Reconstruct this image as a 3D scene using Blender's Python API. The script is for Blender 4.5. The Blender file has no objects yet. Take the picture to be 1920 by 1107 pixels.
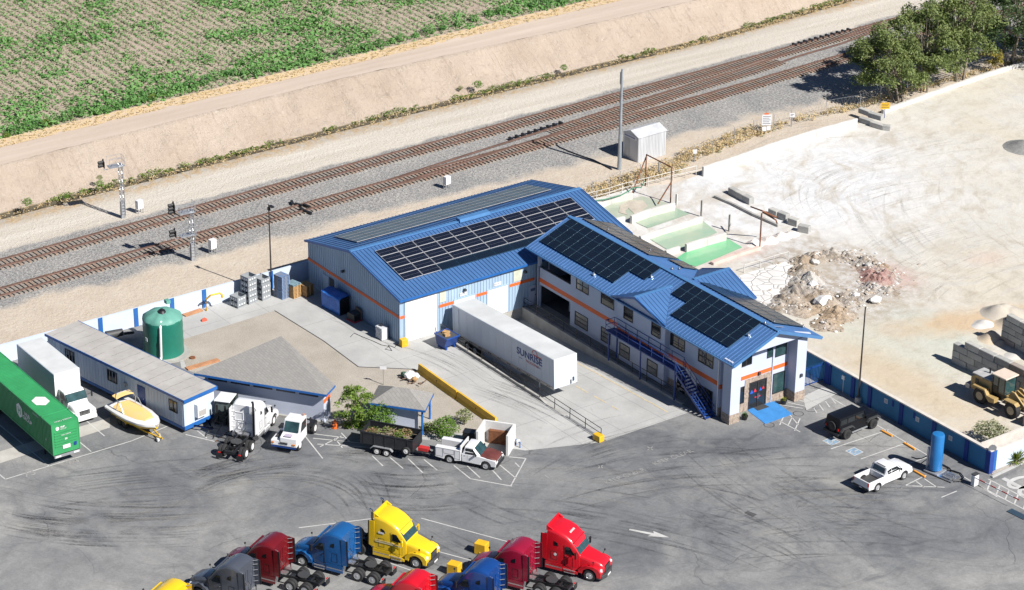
import bpy, bmesh, math, random
import numpy as np
from math import sin, cos, pi, radians, sqrt, atan2, floor
from mathutils import Vector, Matrix, noise

random.seed(7)
S = bpy.context.scene
COL = S.collection

# ------------------------------------------------------------------ camera
F, PIT, ROLL, YAW = 4718.0, radians(25.14), radians(0.633), radians(54.06)
CAM = Vector((178.3, -116.3, 105.0))
_W = Matrix.Rotation(YAW, 3, 'Z')
_d = Vector((0, cos(PIT), -sin(PIT))); _r = Vector((1, 0, 0)); _u = _r.cross(_d)
RR = _W @ (cos(ROLL) * _r + sin(ROLL) * _u)
UU = _W @ (-sin(ROLL) * _r + cos(ROLL) * _u)
DD = _W @ _d
cd = bpy.data.cameras.new('camera'); cam = bpy.data.objects.new('camera', cd); COL.objects.link(cam)
cd.sensor_width = 36; cd.lens = 36 * F / 1920; cd.clip_start = 1; cd.clip_end = 5000
m = Matrix((RR, UU, -DD)).transposed().to_4x4(); m.translation = CAM
cam.matrix_world = m
S.camera = cam

# ------------------------------------------------------------------ light
SUN_AZ, SUN_EL = radians(15.5), radians(42)
w = bpy.data.worlds.new('World'); S.world = w; w.use_nodes = True
wn = w.node_tree; bg = wn.nodes['Background']
sk = wn.nodes.new('ShaderNodeTexSky'); sk.sky_type = 'NISHITA'; sk.sun_disc = False
sk.sun_elevation = SUN_EL; sk.sun_rotation = pi / 2 - SUN_AZ
sk.air_density = 0.6; sk.dust_density = 0.15; sk.ozone_density = 4.0
wn.links.new(sk.outputs[0], bg.inputs[0]); bg.inputs[1].default_value = 0.05
sl = bpy.data.lights.new('sun', 'SUN'); sl.energy = 5.0; sl.angle = radians(0.5); sl.color = (1.0, 0.955, 0.89)
so = bpy.data.objects.new('sun', sl); COL.objects.link(so)
so.rotation_euler = Vector((cos(SUN_EL) * cos(SUN_AZ), cos(SUN_EL) * sin(SUN_AZ), sin(SUN_EL))).to_track_quat('Z', 'Y').to_euler()
S.view_settings.view_transform = 'Standard'; S.view_settings.look = 'None'
S.view_settings.gamma = 1; S.view_settings.exposure = 0.86; S.view_settings.use_curve_mapping = False
S.render.engine = 'CYCLES'

# ------------------------------------------------------------------ survey helpers: photograph pixel -> point of the place
def ray(px, py): return DD * F + RR * (px - 960) - UU * (py - 553.5)
def G(px, py, z=0.0):
    v = ray(px, py); return CAM + v * ((z - CAM.z) / v.z)
def PW(px, py, ax, val):
    v = ray(px, py); return CAM + v * ((val - CAM[ax]) / v[ax])

# ------------------------------------------------------------------ materials
ALB = 0.77      # one common factor: base colours below are written relative to white paper
class NT:
    def __init__(s, name, rough=0.8, metal=0.0):
        s.m = bpy.data.materials.new(name); s.m.use_nodes = True
        s.t = s.m.node_tree; s.n = s.t.nodes; s.l = s.t.links
        s.b = s.n['Principled BSDF']; s.b.inputs['Roughness'].default_value = rough; s.b.inputs['Metallic'].default_value = metal
        s.co = s.n.new('ShaderNodeTexCoord').outputs['Object']
    def lk(s, a, inp):
        if hasattr(a, 'is_output'): s.l.new(a, inp)
        elif isinstance(a, (tuple, list)): inp.default_value = tuple(a) + (1,) if len(a) == 3 and len(inp.default_value) == 4 else a
        else: inp.default_value = a
    def map(s, sc=(1, 1, 1), rot=(0, 0, 0), loc=(0, 0, 0), v=None):
        k = s.n.new('ShaderNodeMapping'); s.lk(v or s.co, k.inputs[0])
        k.inputs[1].default_value = loc; k.inputs[2].default_value = rot; k.inputs[3].default_value = sc
        return k.outputs[0]
    def noise(s, scale, detail=4, rough=0.55, v=None, dist=0.0):
        k = s.n.new('ShaderNodeTexNoise'); s.lk(v or s.co, k.inputs['Vector'])
        k.inputs['Scale'].default_value = scale; k.inputs['Detail'].default_value = detail
        k.inputs['Roughness'].default_value = rough; k.inputs['Distortion'].default_value = dist
        return k.outputs['Fac']
    def vor(s, scale, feat='F1', v=None, rnd=1.0, out='Distance'):
        k = s.n.new('ShaderNodeTexVoronoi'); k.feature = feat; s.lk(v or s.co, k.inputs['Vector'])
        k.inputs['Scale'].default_value = scale; k.inputs['Randomness'].default_value = rnd
        return k.outputs[out]
    def mt(s, op, a, b=0.0, c=None, clamp=False):
        k = s.n.new('ShaderNodeMath'); k.operation = op; k.use_clamp = clamp
        s.lk(a, k.inputs[0]); s.lk(b, k.inputs[1])
        if c is not None: s.lk(c, k.inputs[2])
        return k.outputs[0]
    def rmp(s, f, lo, hi, a=0.0, b=1.0):
        k = s.n.new('ShaderNodeMapRange'); k.clamp = True; s.lk(f, k.inputs[0])
        k.inputs[1].default_value = lo; k.inputs[2].default_value = hi; k.inputs[3].default_value = a; k.inputs[4].default_value = b
        return k.outputs[0]
    def mix(s, f, a, b):
        k = s.n.new('ShaderNodeMix'); k.data_type = 'RGBA'
        s.lk(f, k.inputs[0]); s.lk(a, k.inputs[6]); s.lk(b, k.inputs[7]); return k.outputs[2]
    def mul(s, c, f):
        k = s.n.new('ShaderNodeMix'); k.data_type = 'RGBA'; k.blend_type = 'MULTIPLY'; k.inputs[0].default_value = 1
        s.lk(c, k.inputs[6]); s.lk(f, k.inputs[7]); return k.outputs[2]
    def sep(s, v=None):
        k = s.n.new('ShaderNodeSeparateXYZ'); s.lk(v or s.co, k.inputs[0]); return k.outputs
    def comb(s, x, y, z=0.0):
        k = s.n.new('ShaderNodeCombineXYZ'); s.lk(x, k.inputs[0]); s.lk(y, k.inputs[1]); s.lk(z, k.inputs[2]); return k.outputs[0]
    def bump(s, h, dist=0.05, st=1.0):
        k = s.n.new('ShaderNodeBump'); k.inputs['Distance'].default_value = dist; k.inputs['Strength'].default_value = st
        s.lk(h, k.inputs['Height']); s.l.new(k.outputs[0], s.b.inputs['Normal'])
    def col(s, c): s.lk(s.mul(c, (ALB,)*3), s.b.inputs['Base Color']); return s
    def swirl(s, cx, cy, fr=2.0, fa=1.2, seed=0.0):
        """streaks that run round a centre (tyre sweeps)"""
        x, y, _ = s.sep()[:3]
        dx = s.mt('SUBTRACT', x, cx); dy = s.mt('SUBTRACT', y, cy)
        r = s.mt('ADD', s.mt('SQRT', s.mt('ADD', s.mt('MULTIPLY', dx, dx), s.mt('MULTIPLY', dy, dy))), s.mt('MULTIPLY', s.noise(0.07, 3), 14.0))
        a = s.mt('ARCTAN2', dy, dx)
        return s.noise(1.0, 5, 0.6, v=s.comb(s.mt('MULTIPLY', r, fr), s.mt('MULTIPLY', a, fa), seed)), r

MATS = {}
def mat(name, c, rough=0.6, metal=0.0, var=0.10, vs=1.5, bump=0.0, bs=20.0, c2=None, streak=False, coat=0.0, spec=None, fine=0.0):
    if name in MATS: return MATS[name]
    t = NT(name, rough, metal)
    f = t.noise(vs, 5, 0.6, v=t.map((1, 1, 0.12)) if streak else None)
    f = t.rmp(f, 0.3, 0.7)
    hi = tuple(min(1, k * (1 + var)) for k in c); lo = c2 or tuple(k * (1 - var) for k in c)
    o = t.mix(f, lo, hi)
    if fine: o = t.mix(t.rmp(t.noise(14, 3, 0.7), 0.35, 0.65), t.mul(o, (1 - fine,) * 3), o)
    t.col(o)
    if bump: t.bump(t.noise(bs, 3), bump)
    if coat: t.b.inputs['Coat Weight'].default_value = coat; t.b.inputs['Coat Roughness'].default_value = 0.08
    if spec is not None: t.b.inputs['Specular IOR Level'].default_value = spec
    MATS[name] = t.m; return t.m

def paint(name, c, rough=0.32): return mat(name, c, rough, 0.0, 0.05, 0.8, coat=0.6, fine=0.05)

RUB = mat('tyre rubber', (0.022, 0.022, 0.024), 0.85, var=0.35, vs=3)
BLK = mat('black paint', (0.016, 0.017, 0.02), 0.45)
DGR = mat('dark grey plastic', (0.05, 0.052, 0.056), 0.6)
STE = mat('galvanised steel', (0.48, 0.5, 0.53), 0.42, 0.55, 0.15)
ALU = mat('bright aluminium', (0.75, 0.76, 0.78), 0.25, 0.85, 0.06)
CHR = mat('chrome', (0.8, 0.8, 0.82), 0.12, 1.0, 0.02)
WHT = mat('white painted metal', (0.78, 0.79, 0.80), 0.35, var=0.06, vs=0.7, fine=0.04, coat=0.3)
GLS = mat('dark window glass', (0.012, 0.016, 0.02), 0.06, var=0.3, vs=0.6, spec=0.8)
GLG = mat('green tinted glass', (0.03, 0.07, 0.075), 0.07, var=0.4, vs=1.5, spec=0.8)
CON = mat('weathered concrete', (0.42, 0.41, 0.385), 0.85, var=0.2, vs=0.9, bump=0.01, bs=9, fine=0.12)
RUST = mat('rusty steel', (0.23, 0.085, 0.035), 0.85, var=0.4, vs=4, fine=0.3)
YEL = mat('safety yellow', (0.80, 0.47, 0.02), 0.5, var=0.1, vs=2, fine=0.12)
RED = mat('red lens', (0.6, 0.01, 0.01), 0.3)
AMB = mat('amber lens', (0.8, 0.25, 0.01), 0.3)
LMP = mat('headlamp glass', (0.7, 0.72, 0.75), 0.12, spec=0.8)
NAVY = mat('navy blue steel paint', (0.012, 0.055, 0.25), 0.4, var=0.12, vs=1.0)
BLUE = mat('blue trim paint', (0.02, 0.13, 0.42), 0.42, var=0.1, vs=0.9)
ORG = mat('orange stripe paint', (0.80, 0.15, 0.03), 0.6, var=0.06)
WOOD = mat('raw pallet wood', (0.52, 0.32, 0.14), 0.85, var=0.3, vs=5, fine=0.2)
SIGNW = mat('white sign sheet', (0.75, 0.76, 0.78), 0.5, var=0.04)

# ------------------------------------------------------------------ mesh builder
class MB:
    def __init__(s): s.v = []; s.f = []; s.mi = []
    def add(s, vs, fs, mi=0, M=None):
        b = len(s.v)
        if M is not None: vs = [M @ Vector(v) for v in vs]
        s.v += [tuple(v) for v in vs]; s.f += [tuple(b + i for i in f) for f in fs]; s.mi += [mi] * len(fs)
        return s
    def box(s, x0, x1, y0, y1, z0, z1, mi=0, M=None):
        if x0 > x1: x0, x1 = x1, x0
        if y0 > y1: y0, y1 = y1, y0
        if z0 > z1: z0, z1 = z1, z0
        return s.add([(x0,y0,z0),(x1,y0,z0),(x1,y1,z0),(x0,y1,z0),(x0,y0,z1),(x1,y0,z1),(x1,y1,z1),(x0,y1,z1)],
              [(0,3,2,1),(4,5,6,7),(0,1,5,4),(1,2,6,5),(2,3,7,6),(3,0,4,7)], mi, M)
    def cb(s, c, d, mi=0, rz=0.0, ry=0.0, rx=0.0):
        M = Matrix.Translation(c) @ Matrix.Rotation(rz, 4, 'Z') @ Matrix.Rotation(ry, 4, 'Y') @ Matrix.Rotation(rx, 4, 'X')
        return s.box(-d[0]/2, d[0]/2, -d[1]/2, d[1]/2, -d[2]/2, d[2]/2, mi, M)
    def poly(s, pts, mi=0): return s.add(pts, [tuple(range(len(pts)))], mi)
    def prism(s, poly, a, b, ax=1, mi=0):
        """2-D outline extruded along ax (0: outline in y,z; 1: x,z; 2: x,y)"""
        def P(p, t): return (t, p[0], p[1]) if ax == 0 else (p[0], t, p[1]) if ax == 1 else (p[0], p[1], t)
        n = len(poly)
        vs = [P(p, a) for p in poly] + [P(p, b) for p in poly]
        return s.add(vs, [tuple(range(n))[::-1], tuple(range(n, 2 * n))] + [(i, (i + 1) % n, n + (i + 1) % n, n + i) for i in range(n)], mi)
    def bar(s, a, b, w=0.05, h=None, mi=0):
        """square bar from a to b"""
        a = Vector(a); b = Vector(b); d = b - a; L = d.length
        if L < 1e-6: return s
        q = d.to_track_quat('X', 'Z').to_matrix().to_4x4(); M = Matrix.Translation((a + b) / 2) @ q
        h = h or w
        return s.box(-L/2, L/2, -w/2, w/2, -h/2, h/2, mi, M)
    def cyl(s, a, b, r, r2=None, n=10, mi=0, cap=True):
        a = Vector(a); b = Vector(b); r2 = r if r2 is None else r2
        q = (b - a).to_track_quat('Z', 'Y').to_matrix()
        vs = []
        for p, R in ((a, r), (b, r2)):
            for i in range(n):
                t = 2 * pi * i / n; vs.append(p + q @ Vector((R * cos(t), R * sin(t), 0)))
        fs = [(i, (i + 1) % n, n + (i + 1) % n, n + i) for i in range(n)]
        if cap: fs += [tuple(range(n))[::-1], tuple(range(n, 2 * n))]
        return s.add(vs, fs, mi)
    def tube(s, pts, r, n=6, mi=0):
        pts = [Vector(p) for p in pts]; rings = []
        for i, p in enumerate(pts):
            d = (pts[min(i + 1, len(pts) - 1)] - pts[max(i - 1, 0)])
            q = d.to_track_quat('Z', 'Y').to_matrix()
            rr = r[i] if isinstance(r, (list, tuple)) else r
            rings.append([p + q @ Vector((rr * cos(2*pi*k/n), rr * sin(2*pi*k/n), 0)) for k in range(n)])
        return s.loft(rings, mi)
    def loft(s, rings, mi=0, cap=True):
        n = len(rings[0]); vs = [v for r in rings for v in r]; fs = []
        for j in range(len(rings) - 1):
            for i in range(n):
                fs.append((j*n+i, j*n+(i+1) % n, (j+1)*n+(i+1) % n, (j+1)*n+i))
        if cap: fs += [tuple(range(n))[::-1], tuple(range((len(rings)-1)*n, len(rings)*n))]
        return s.add(vs, fs, mi)
    def sphere(s, c, r, n=8, m=5, mi=0, sq=(1, 1, 1)):
        rings = []
        for j in range(m + 1):
            t = pi * (j + 0.02) / (m + 0.04); rings.append([(c[0]+r*sq[0]*sin(t)*cos(2*pi*i/n), c[1]+r*sq[1]*sin(t)*sin(2*pi*i/n), c[2]-r*sq[2]*cos(t)) for i in range(n)])
        return s.loft(rings, mi)
    def mesh(s, name, mats, smooth=False):
        me = bpy.data.meshes.new(name); me.from_pydata(s.v, [], s.f)
        for k in (mats if isinstance(mats, (list, tuple)) else [mats]): me.materials.append(k)
        if len(me.materials) > 1: me.polygons.foreach_set('material_index', s.mi)
        bm = bmesh.new(); bm.from_mesh(me); bmesh.ops.recalc_face_normals(bm, faces=bm.faces); bm.to_mesh(me); bm.free()
        if smooth: me.polygons.foreach_set('use_smooth', [True] * len(me.polygons)); me.set_sharp_from_angle(angle=radians(smooth if smooth is not True else 40))
        me.update(); return me
    def build(s, name, mats, parent=None, smooth=False, bevel=0, loc=None, rz=None, seg=2):
        o = obj(name, s.mesh(name, mats, smooth), parent, loc, rz)
        if bevel:
            b = o.modifiers.new('bevel', 'BEVEL'); b.width = bevel; b.segments = seg; b.limit_method = 'ANGLE'; b.angle_limit = radians(35)
        return o

def obj(name, me, parent=None, loc=None, rz=None):
    o = bpy.data.objects.new(name, me); COL.objects.link(o)
    if parent is not None: o.parent = parent
    if loc is not None: o.location = loc
    if rz is not None: o.rotation_euler = (0, 0, rz)
    return o
def tag(o, label, cat, group=None, kind=None):
    o['label'] = label; o['category'] = cat
    if group: o['group'] = group
    if kind: o['kind'] = kind
    return o
def thing(name, label, cat, loc=(0, 0, 0), rz=0.0, group=None):
    o = bpy.data.objects.new(name, None); COL.objects.link(o); o.empty_display_size = 0.5
    o.location = loc; o.rotation_euler = (0, 0, rz); return tag(o, label, cat, group)
def struct(o): o['kind'] = 'structure'; return o
def stuff(o): o['kind'] = 'stuff'; return o
def copytree(root, loc=None, rz=None, label=None, parent=None):
    c = root.copy(); COL.objects.link(c); c.parent = parent
    if loc is not None: c.location = loc
    if rz is not None: c.rotation_euler = (0, 0, rz)
    if label: c['label'] = label
    for k in list(root.children): copytree(k, parent=c)
    return c
def textmesh(s, size=1.0, ext=0.004, bold=0.0, shear=0.0, sx=1.0):
    cu = bpy.data.curves.new('lettering', 'FONT'); cu.body = s; cu.size = size; cu.extrude = ext; cu.align_x = 'CENTER'; cu.align_y = 'CENTER'; cu.offset = bold; cu.shear = shear
    o = bpy.data.objects.new('tmp', cu); COL.objects.link(o)
    dg = bpy.context.evaluated_depsgraph_get(); me = bpy.data.meshes.new_from_object(o.evaluated_get(dg))
    bpy.data.objects.remove(o); me.transform(Matrix.Scale(sx, 4, (1, 0, 0))); return me
def text(name, s, size, m, parent, loc, rot=(pi/2, 0, 0), **k):
    me = textmesh(s, size, **k); me.materials.clear(); me.materials.append(m)
    o = obj(name, me, parent, loc); o.rotation_euler = rot; return o
def rrect(x, w, z0, z1, r, tw=1.0, n=3):
    """closed ring at x: a body section of half-width w with rounded shoulders"""
    p = [(x, -w, z0), (x, w, z0)]
    W = w * tw
    p.append((x, w, z0 + (z1 - z0) * 0.45))
    for i in range(n + 1):
        a = pi / 2 * i / n; p.append((x, W - r + r * cos(a), z1 - r + r * sin(a)))
    for i in range(n + 1):
        a = pi / 2 * i / n; p.append((x, -(W - r) - r * sin(a), z1 - r + r * cos(a)))
    p.append((x, -w, z0 + (z1 - z0) * 0.45))
    return p
def each(name, boxes, m_, parent, **k):
    for bx_ in boxes: MB().box(*bx_).build(name, m_, parent, **k)
def fbm(x, y, z=0.0, o=4):
    return noise.fractal(Vector((x, y, z)), 1.0, 2.0, o)

# ================================================================== GROUND
def line_x(pts, z):
    """photograph points on one long line -> function y -> x in the place"""
    P = sorted(((G(a, b, z).y, G(a, b, z).x) for a, b in pts)); ys = [p[0] for p in P]; xs = [p[1] for p in P]
    def f(y):
        if y < ys[0]: k = (xs[1]-xs[0])/(ys[1]-ys[0]) * 0.5; return xs[0] + (y-ys[0])*k
        if y > ys[-1]: k = (xs[-1]-xs[-2])/(ys[-1]-ys[-2]) * 0.5; return xs[-1] + (y-ys[-1])*k
        return float(np.interp(y, ys, xs))
    return f
T1 = line_x([(0,492.5),(640,317.5),(1340,130.5),(1720,27)], 0.3)
T2 = line_x([(0,546.7),(640,367.5),(1340,177),(1600,101)], 0.3)
X3 = line_x([(735,341),(850,303.5),(1020,250),(1320,155.4),(1403,131),(1486.7,102),(1570,77.5),(1660,45)], 0.3)
X3A, X3B = G(735,341,0.3).y, G(1660,45,0.3).y
DIT = line_x([(0,410),(640,245),(1340,75),(1600,0)], -0.3)
BTOP = line_x([(0,312),(640,150),(1148,38)], 3)
FEDGE = line_x([(0,268),(640,117),(1148,-3)], 3)

# -- corridor material: beige dirt, grey ballast, pale track road, ditch litter
t = NT('corridor dirt and ballast', 0.95)
x, y, z = t.sep()[:3]
wob = t.mt('MULTIPLY', t.mt('SUBTRACT', t.noise(0.11, 5, 0.62), 0.5), 7.0)
xx = t.mt('ADD', x, wob)
# x measured from the far track so that zones follow its slight curve
curve = t.mt('MULTIPLY_ADD', y, 0.028, x); curve2 = t.mt('MULTIPLY_ADD', t.mt('SUBTRACT', t.noise(0.18, 5, 0.65), 0.5), 2.6, curve)
dirt = t.mix(t.rmp(t.noise(0.35, 6, 0.65), 0.3, 0.7), (0.47, 0.40, 0.325), (0.57, 0.51, 0.43))
dirt = t.mix(t.rmp(t.noise(2.5, 5, 0.7), 0.45, 0.75), dirt, (0.50, 0.405, 0.31))
stv = t.noise(3.6, 3, 0.95)
bal = t.mix(t.rmp(stv, 0.36, 0.66), (0.13, 0.135, 0.142), (0.46, 0.455, 0.445))
bal = t.mul(bal, t.mix(t.rmp(t.noise(0.22, 4, 0.6), 0.35, 0.7), (0.92, 0.91, 0.90), (1.2, 1.17, 1.12)))
road = t.mix(t.rmp(t.noise(0.6, 5, 0.6, v=t.map((1.0, 0.06, 1))), 0.3, 0.7), (0.53, 0.48, 0.41), (0.66, 0.62, 0.55))
low = t.mt('ADD', xx, t.mt('MULTIPLY', y, -0.02))
near = t.rmp(low, -28.6, -27.0)                       # ballast -> dirt on the yard side
far = t.rmp(curve2, -41.3, -40.7, 1, 0)              # ballast -> pale road beyond the tracks
c = t.mix(near, bal, dirt)
c = t.mix(far, c, road)
dl = t.rmp(curve2, -47.6, -46.0, 1, 0)
straw = t.mix(t.rmp(t.noise(3.0, 4), 0.3, 0.7), (0.5, 0.33, 0.16), (0.66, 0.54, 0.38))
c = t.mix(t.mt('MULTIPLY', dl, t.rmp(t.noise(0.9, 4), 0.35, 0.6)), c, straw)
c = t.mix(t.rmp(z, -0.02, -0.2), c, (0.09, 0.075, 0.05))
t.col(c)
h = t.mt('ADD', t.mt('MULTIPLY', stv, t.mt('SUBTRACT', 1.0, near)), t.noise(2.0, 5, 0.7))
t.bump(h, 0.16, 0.8); CORR = t.m

t = NT('eroded bank earth', 0.95)
x, y, z = t.sep()[:3]
run = t.noise(1.0, 6, 0.68, v=t.map((0.22, 1.7, 0.22)), dist=0.5)
c = t.mix(t.rmp(t.noise(0.13, 5, 0.6), 0.3, 0.7), (0.52, 0.42, 0.335), (0.62, 0.52, 0.43))
c = t.mix(t.rmp(run, 0.56, 0.75), c, (0.42, 0.33, 0.26))
c = t.mix(t.rmp(run, 0.38, 0.26), c, (0.56, 0.475, 0.395))
c = t.mix(t.rmp(t.noise(1.4, 6, 0.8), 0.54, 0.70), c, (0.43, 0.34, 0.265))
c = t.mix(t.rmp(t.noise(0.9, 5, 0.8, v=t.map(loc=(8,3,1))), 0.62, 0.70), c, (0.68, 0.60, 0.51))
t.col(c); t.bump(t.mt('ADD', t.mt('MULTIPLY', run, 1.0), t.mt('MULTIPLY', t.noise(1.3, 7, 0.85), 1.8)), 0.26, 0.95); BANK = t.m

t = NT('packed dirt road', 0.95)
c = t.mix(t.rmp(t.noise(0.5, 6, 0.62, v=t.map((1.3, 0.08, 1))), 0.3, 0.7), (0.50, 0.405, 0.33), (0.60, 0.505, 0.425))
c = t.mix(t.rmp(t.noise(1.6, 5, 0.7), 0.6, 0.8), c, (0.44, 0.35, 0.28))
t.col(c); t.bump(t.noise(1.5, 5), 0.06, 0.6); DROAD = t.m

t = NT('dry grass verge earth', 0.95)
c = t.mix(t.rmp(t.noise(1.4, 5, 0.7), 0.35, 0.65), (0.62, 0.46, 0.24), (0.60, 0.48, 0.36))
t.col(c); t.bump(t.noise(4, 5), 0.1); VERGE = t.m

t = NT('field soil', 0.95)
c = t.mix(t.rmp(t.noise(0.9, 6, 0.7), 0.3, 0.7), (0.36, 0.285, 0.225), (0.48, 0.395, 0.325))
t.col(c); t.bump(t.noise(2.5, 6, 0.7), 0.2, 0.8); SOIL = t.m

def strip(name, lines, mt_, ys, disp=None, kind='structure'):
    """lofted ground strip; lines = [(f(y)->x, z, nsub to next)]"""
    xs = []
    for i, (f, zz, n) in enumerate(lines):
        if i == len(lines) - 1: xs.append((f, f, 0.0, zz, zz)); break
        g, z2 = lines[i+1][0], lines[i+1][1]
        for k in range(n): xs.append((f, g, k / n, zz, z2))
    vs = []; nx = len(xs)
    for y in ys:
        for f, g, t_, za, zb in xs:
            X = f(y) * (1-t_) + g(y) * t_; Z = za * (1-t_) + zb * t_
            if disp: Z += disp(X, y, t_, za, zb)
            vs.append((X, y, Z))
    fs = [(j*nx+i, j*nx+i+1, (j+1)*nx+i+1, (j+1)*nx+i) for j in range(len(ys)-1) for i in range(nx-1)]
    me = bpy.data.meshes.new(name); me.from_pydata(vs, [], fs); me.materials.append(mt_)
    me.polygons.foreach_set('use_smooth', [True]*len(fs)); me.update()
    o = obj(name, me); o['kind'] = kind; return o
YS = list(np.arange(-330, -60, 6.0)) + list(np.arange(-60, 190, 0.8)) + list(np.arange(190, 520, 6.0))
def dcorr(X, y, t_, za, zb): return 0.0 if (za == 0 and zb == 0 and t_ == 0) else 0.03 * fbm(X*0.4, y*0.4)
strip('corridor_ground', [(lambda y: -17.8, 0, 3), (lambda y: -26.0, 0.0, 3), (lambda y: T2(y)+2.0, 0.02, 2), (lambda y: T1(y)-2.2, 0.02, 3),
      (lambda y: DIT(y)+0.9, 0.0, 2), (lambda y: DIT(y)+0.15, -0.45, 1), (lambda y: DIT(y)-0.5, -0.45, 1), (lambda y: DIT(y)-0.9, -0.1, 1)], CORR, YS, dcorr)
def dbank(X, y, t_, za, zb):
    if t_ <= 0: return 0.05 * fbm(1.0, y*0.5)
    r = fbm(y*0.55, X*0.12, 3.3); return (0.35 * r - 0.55 * max(0, abs(fbm(y*0.8, X*0.15, 9.1, 5))-.08) + 0.16*fbm(X*1.1, y*1.3) - .5*max(0, fbm(X*.3, y*.3, 7.7, 5)-.35)) * sin(pi * min(1, max(0, t_)))**0.6
strip('embankment', [(lambda y: DIT(y)-0.9, -0.1, 14), (BTOP, 3.0, 1), (lambda y: BTOP(y)-0.3, 3.05, 1)], BANK, YS, dbank)
strip('farm_road', [(lambda y: BTOP(y)-0.3, 3.05, 3), (lambda y: FEDGE(y)+0.9, 3.0, 1)], DROAD, YS, lambda X,y,t_,a,b: 0.04*fbm(X*.3,y*.3)*(1 if t_>0 else 1))
strip('grass_verge_ground', [(lambda y: FEDGE(y)+1.3, 3.02, 2), (lambda y: FEDGE(y)-1.0, 3.03, 1)], VERGE, YS, lambda X,y,t_,a,b: 0.03*fbm(X,y))
strip('field_soil', [(lambda y: FEDGE(y)-0.9, 3.0, 3), (lambda y: FEDGE(y)-60, 3.0, 2), (lambda y: -420, 3.0, 1)], SOIL, YS, lambda X,y,t_,a,b: 0.04*fbm(X*.4,y*.4))

def blob(t, px, py, r0, r1, sx=1.0, sy=1.0, wob=1.2, ws=0.35, rot=0.0):
    g = G(px, py); x, y, _ = t.sep()[:3]
    dx = t.mt('SUBTRACT', x, g.x); dy = t.mt('SUBTRACT', y, g.y)
    ca, sa = cos(rot), sin(rot)
    u = t.mt('MULTIPLY_ADD', dx, ca/sx, t.mt('MULTIPLY', dy, sa/sx)); v = t.mt('MULTIPLY_ADD', dx, -sa/sy, t.mt('MULTIPLY', dy, ca/sy))
    r = t.mt('SQRT', t.mt('ADD', t.mt('MULTIPLY', u, u), t.mt('MULTIPLY', v, v)))
    n = t.mt('MULTIPLY', t.mt('SUBTRACT', t.noise(ws, 5, 0.65), 0.5), wob * 4)
    return t.rmp(t.mt('ADD', r, n), r0, r1, 1, 0)
# -- yard surfaces
def sheet(name, polys, mt_, z=0.0, kind='structure'):
    b = MB()
    for p in polys: b.poly([(q[0], q[1], q[2] if len(q) > 2 else z) for q in p])
    o = b.build(name, mt_); o['kind'] = kind; return o
def R4(x0, x1, y0, y1): return [(x0,y0),(x1,y0),(x1,y1),(x0,y1)]
RX1, RY0, RY1 = 26.0, 4.35, 14.1          # loading ramp pit
def gx(px, py, z=0.0): g = G(px, py, z); return (g.x, g.y)

t = NT('beige ground', 0.95); t.col(t.mix(t.rmp(t.noise(0.3, 6, 0.65), 0.3, 0.7), (0.50, 0.43, 0.35), (0.66, 0.59, 0.50))); t.bump(t.noise(2, 5), 0.05); BASE = t.m
sheet('ground', [R4(-17.8, 0, -330, 520), R4(0, 400, -330, RY0), R4(0, 400, RY1, 520), R4(RX1, 400, RY0, RY1)], BASE, -0.03)

t = NT('worn asphalt', 0.9)
n1 = t.noise(0.09, 6, 0.62, dist=0.8)
c = t.mix(t.rmp(n1, 0.36, 0.66), (0.185, 0.192, 0.205), (0.36, 0.357, 0.345))
for bx_, by_, r0_, r1_, sx_, sy_, ro_ in ((620,900,3,12,1.6,1,.5),(1130,930,4,14,2.2,1,.4),(300,880,2,9,2.0,1,.2),(1000,1000,3,11,1.8,1,1.0),(1700,960,3,10,1.5,1,.2),(1300,830,2,8,1.6,1,.8)): c = t.mix(t.mt('MULTIPLY', blob(t, bx_, by_, r0_, r1_, sx_, sy_, 2.2, .22, ro_), .62), c, t.mul(c, (0.60, 0.63, 0.68)))
c = t.mix(t.rmp(t.noise(1.1, 6, 0.7), 0.36, 0.68), t.mul(c, (0.86,)*3), c)
c = t.mix(t.rmp(t.noise(4.0, 5, 0.85), 0.35, 0.68), t.mul(c, (0.84,)*3), t.mul(c, (1.12,)*3))
c = t.mix(t.rmp(t.noise(0.45, 7, 0.8, v=t.map((1,.35,1), (0,0,.6))), 0.52, 0.60), c, t.mul(c, (0.88,)*3))
a0 = G(200, 960); s1, _ = t.swirl(a0.x - 30, a0.y + 62, 0.75, 6.0)
c = t.mix(t.rmp(s1, 0.54, 0.72), c, t.mul(c, (0.66, 0.67, 0.70)))
a1 = G(560, 930)
s2, r2 = t.swirl(a1.x, a1.y, 1.3, 2.6, 5.0)
c = t.mix(t.mt('MULTIPLY', t.rmp(s2, 0.48, 0.70), t.rmp(r2, 10, 3)), c, t.mul(c, (0.66, 0.67, 0.70)))
a2 = G(1100, 960); s3, r3 = t.swirl(a2.x + 10, a2.y + 14, 0.9, 7.0, 9.0)
c = t.mix(t.mt('MULTIPLY', t.rmp(s3, 0.50, 0.68), t.rmp(r3, 34, 12)), c, t.mul(c, (0.70, 0.71, 0.74)))
c = t.mix(t.rmp(t.noise(0.16, 5, 0.6, v=t.map(loc=(9, 4, 0))), 0.60, 0.72), c, t.mix(0.5, c, (0.36, 0.35, 0.32)))
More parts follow.
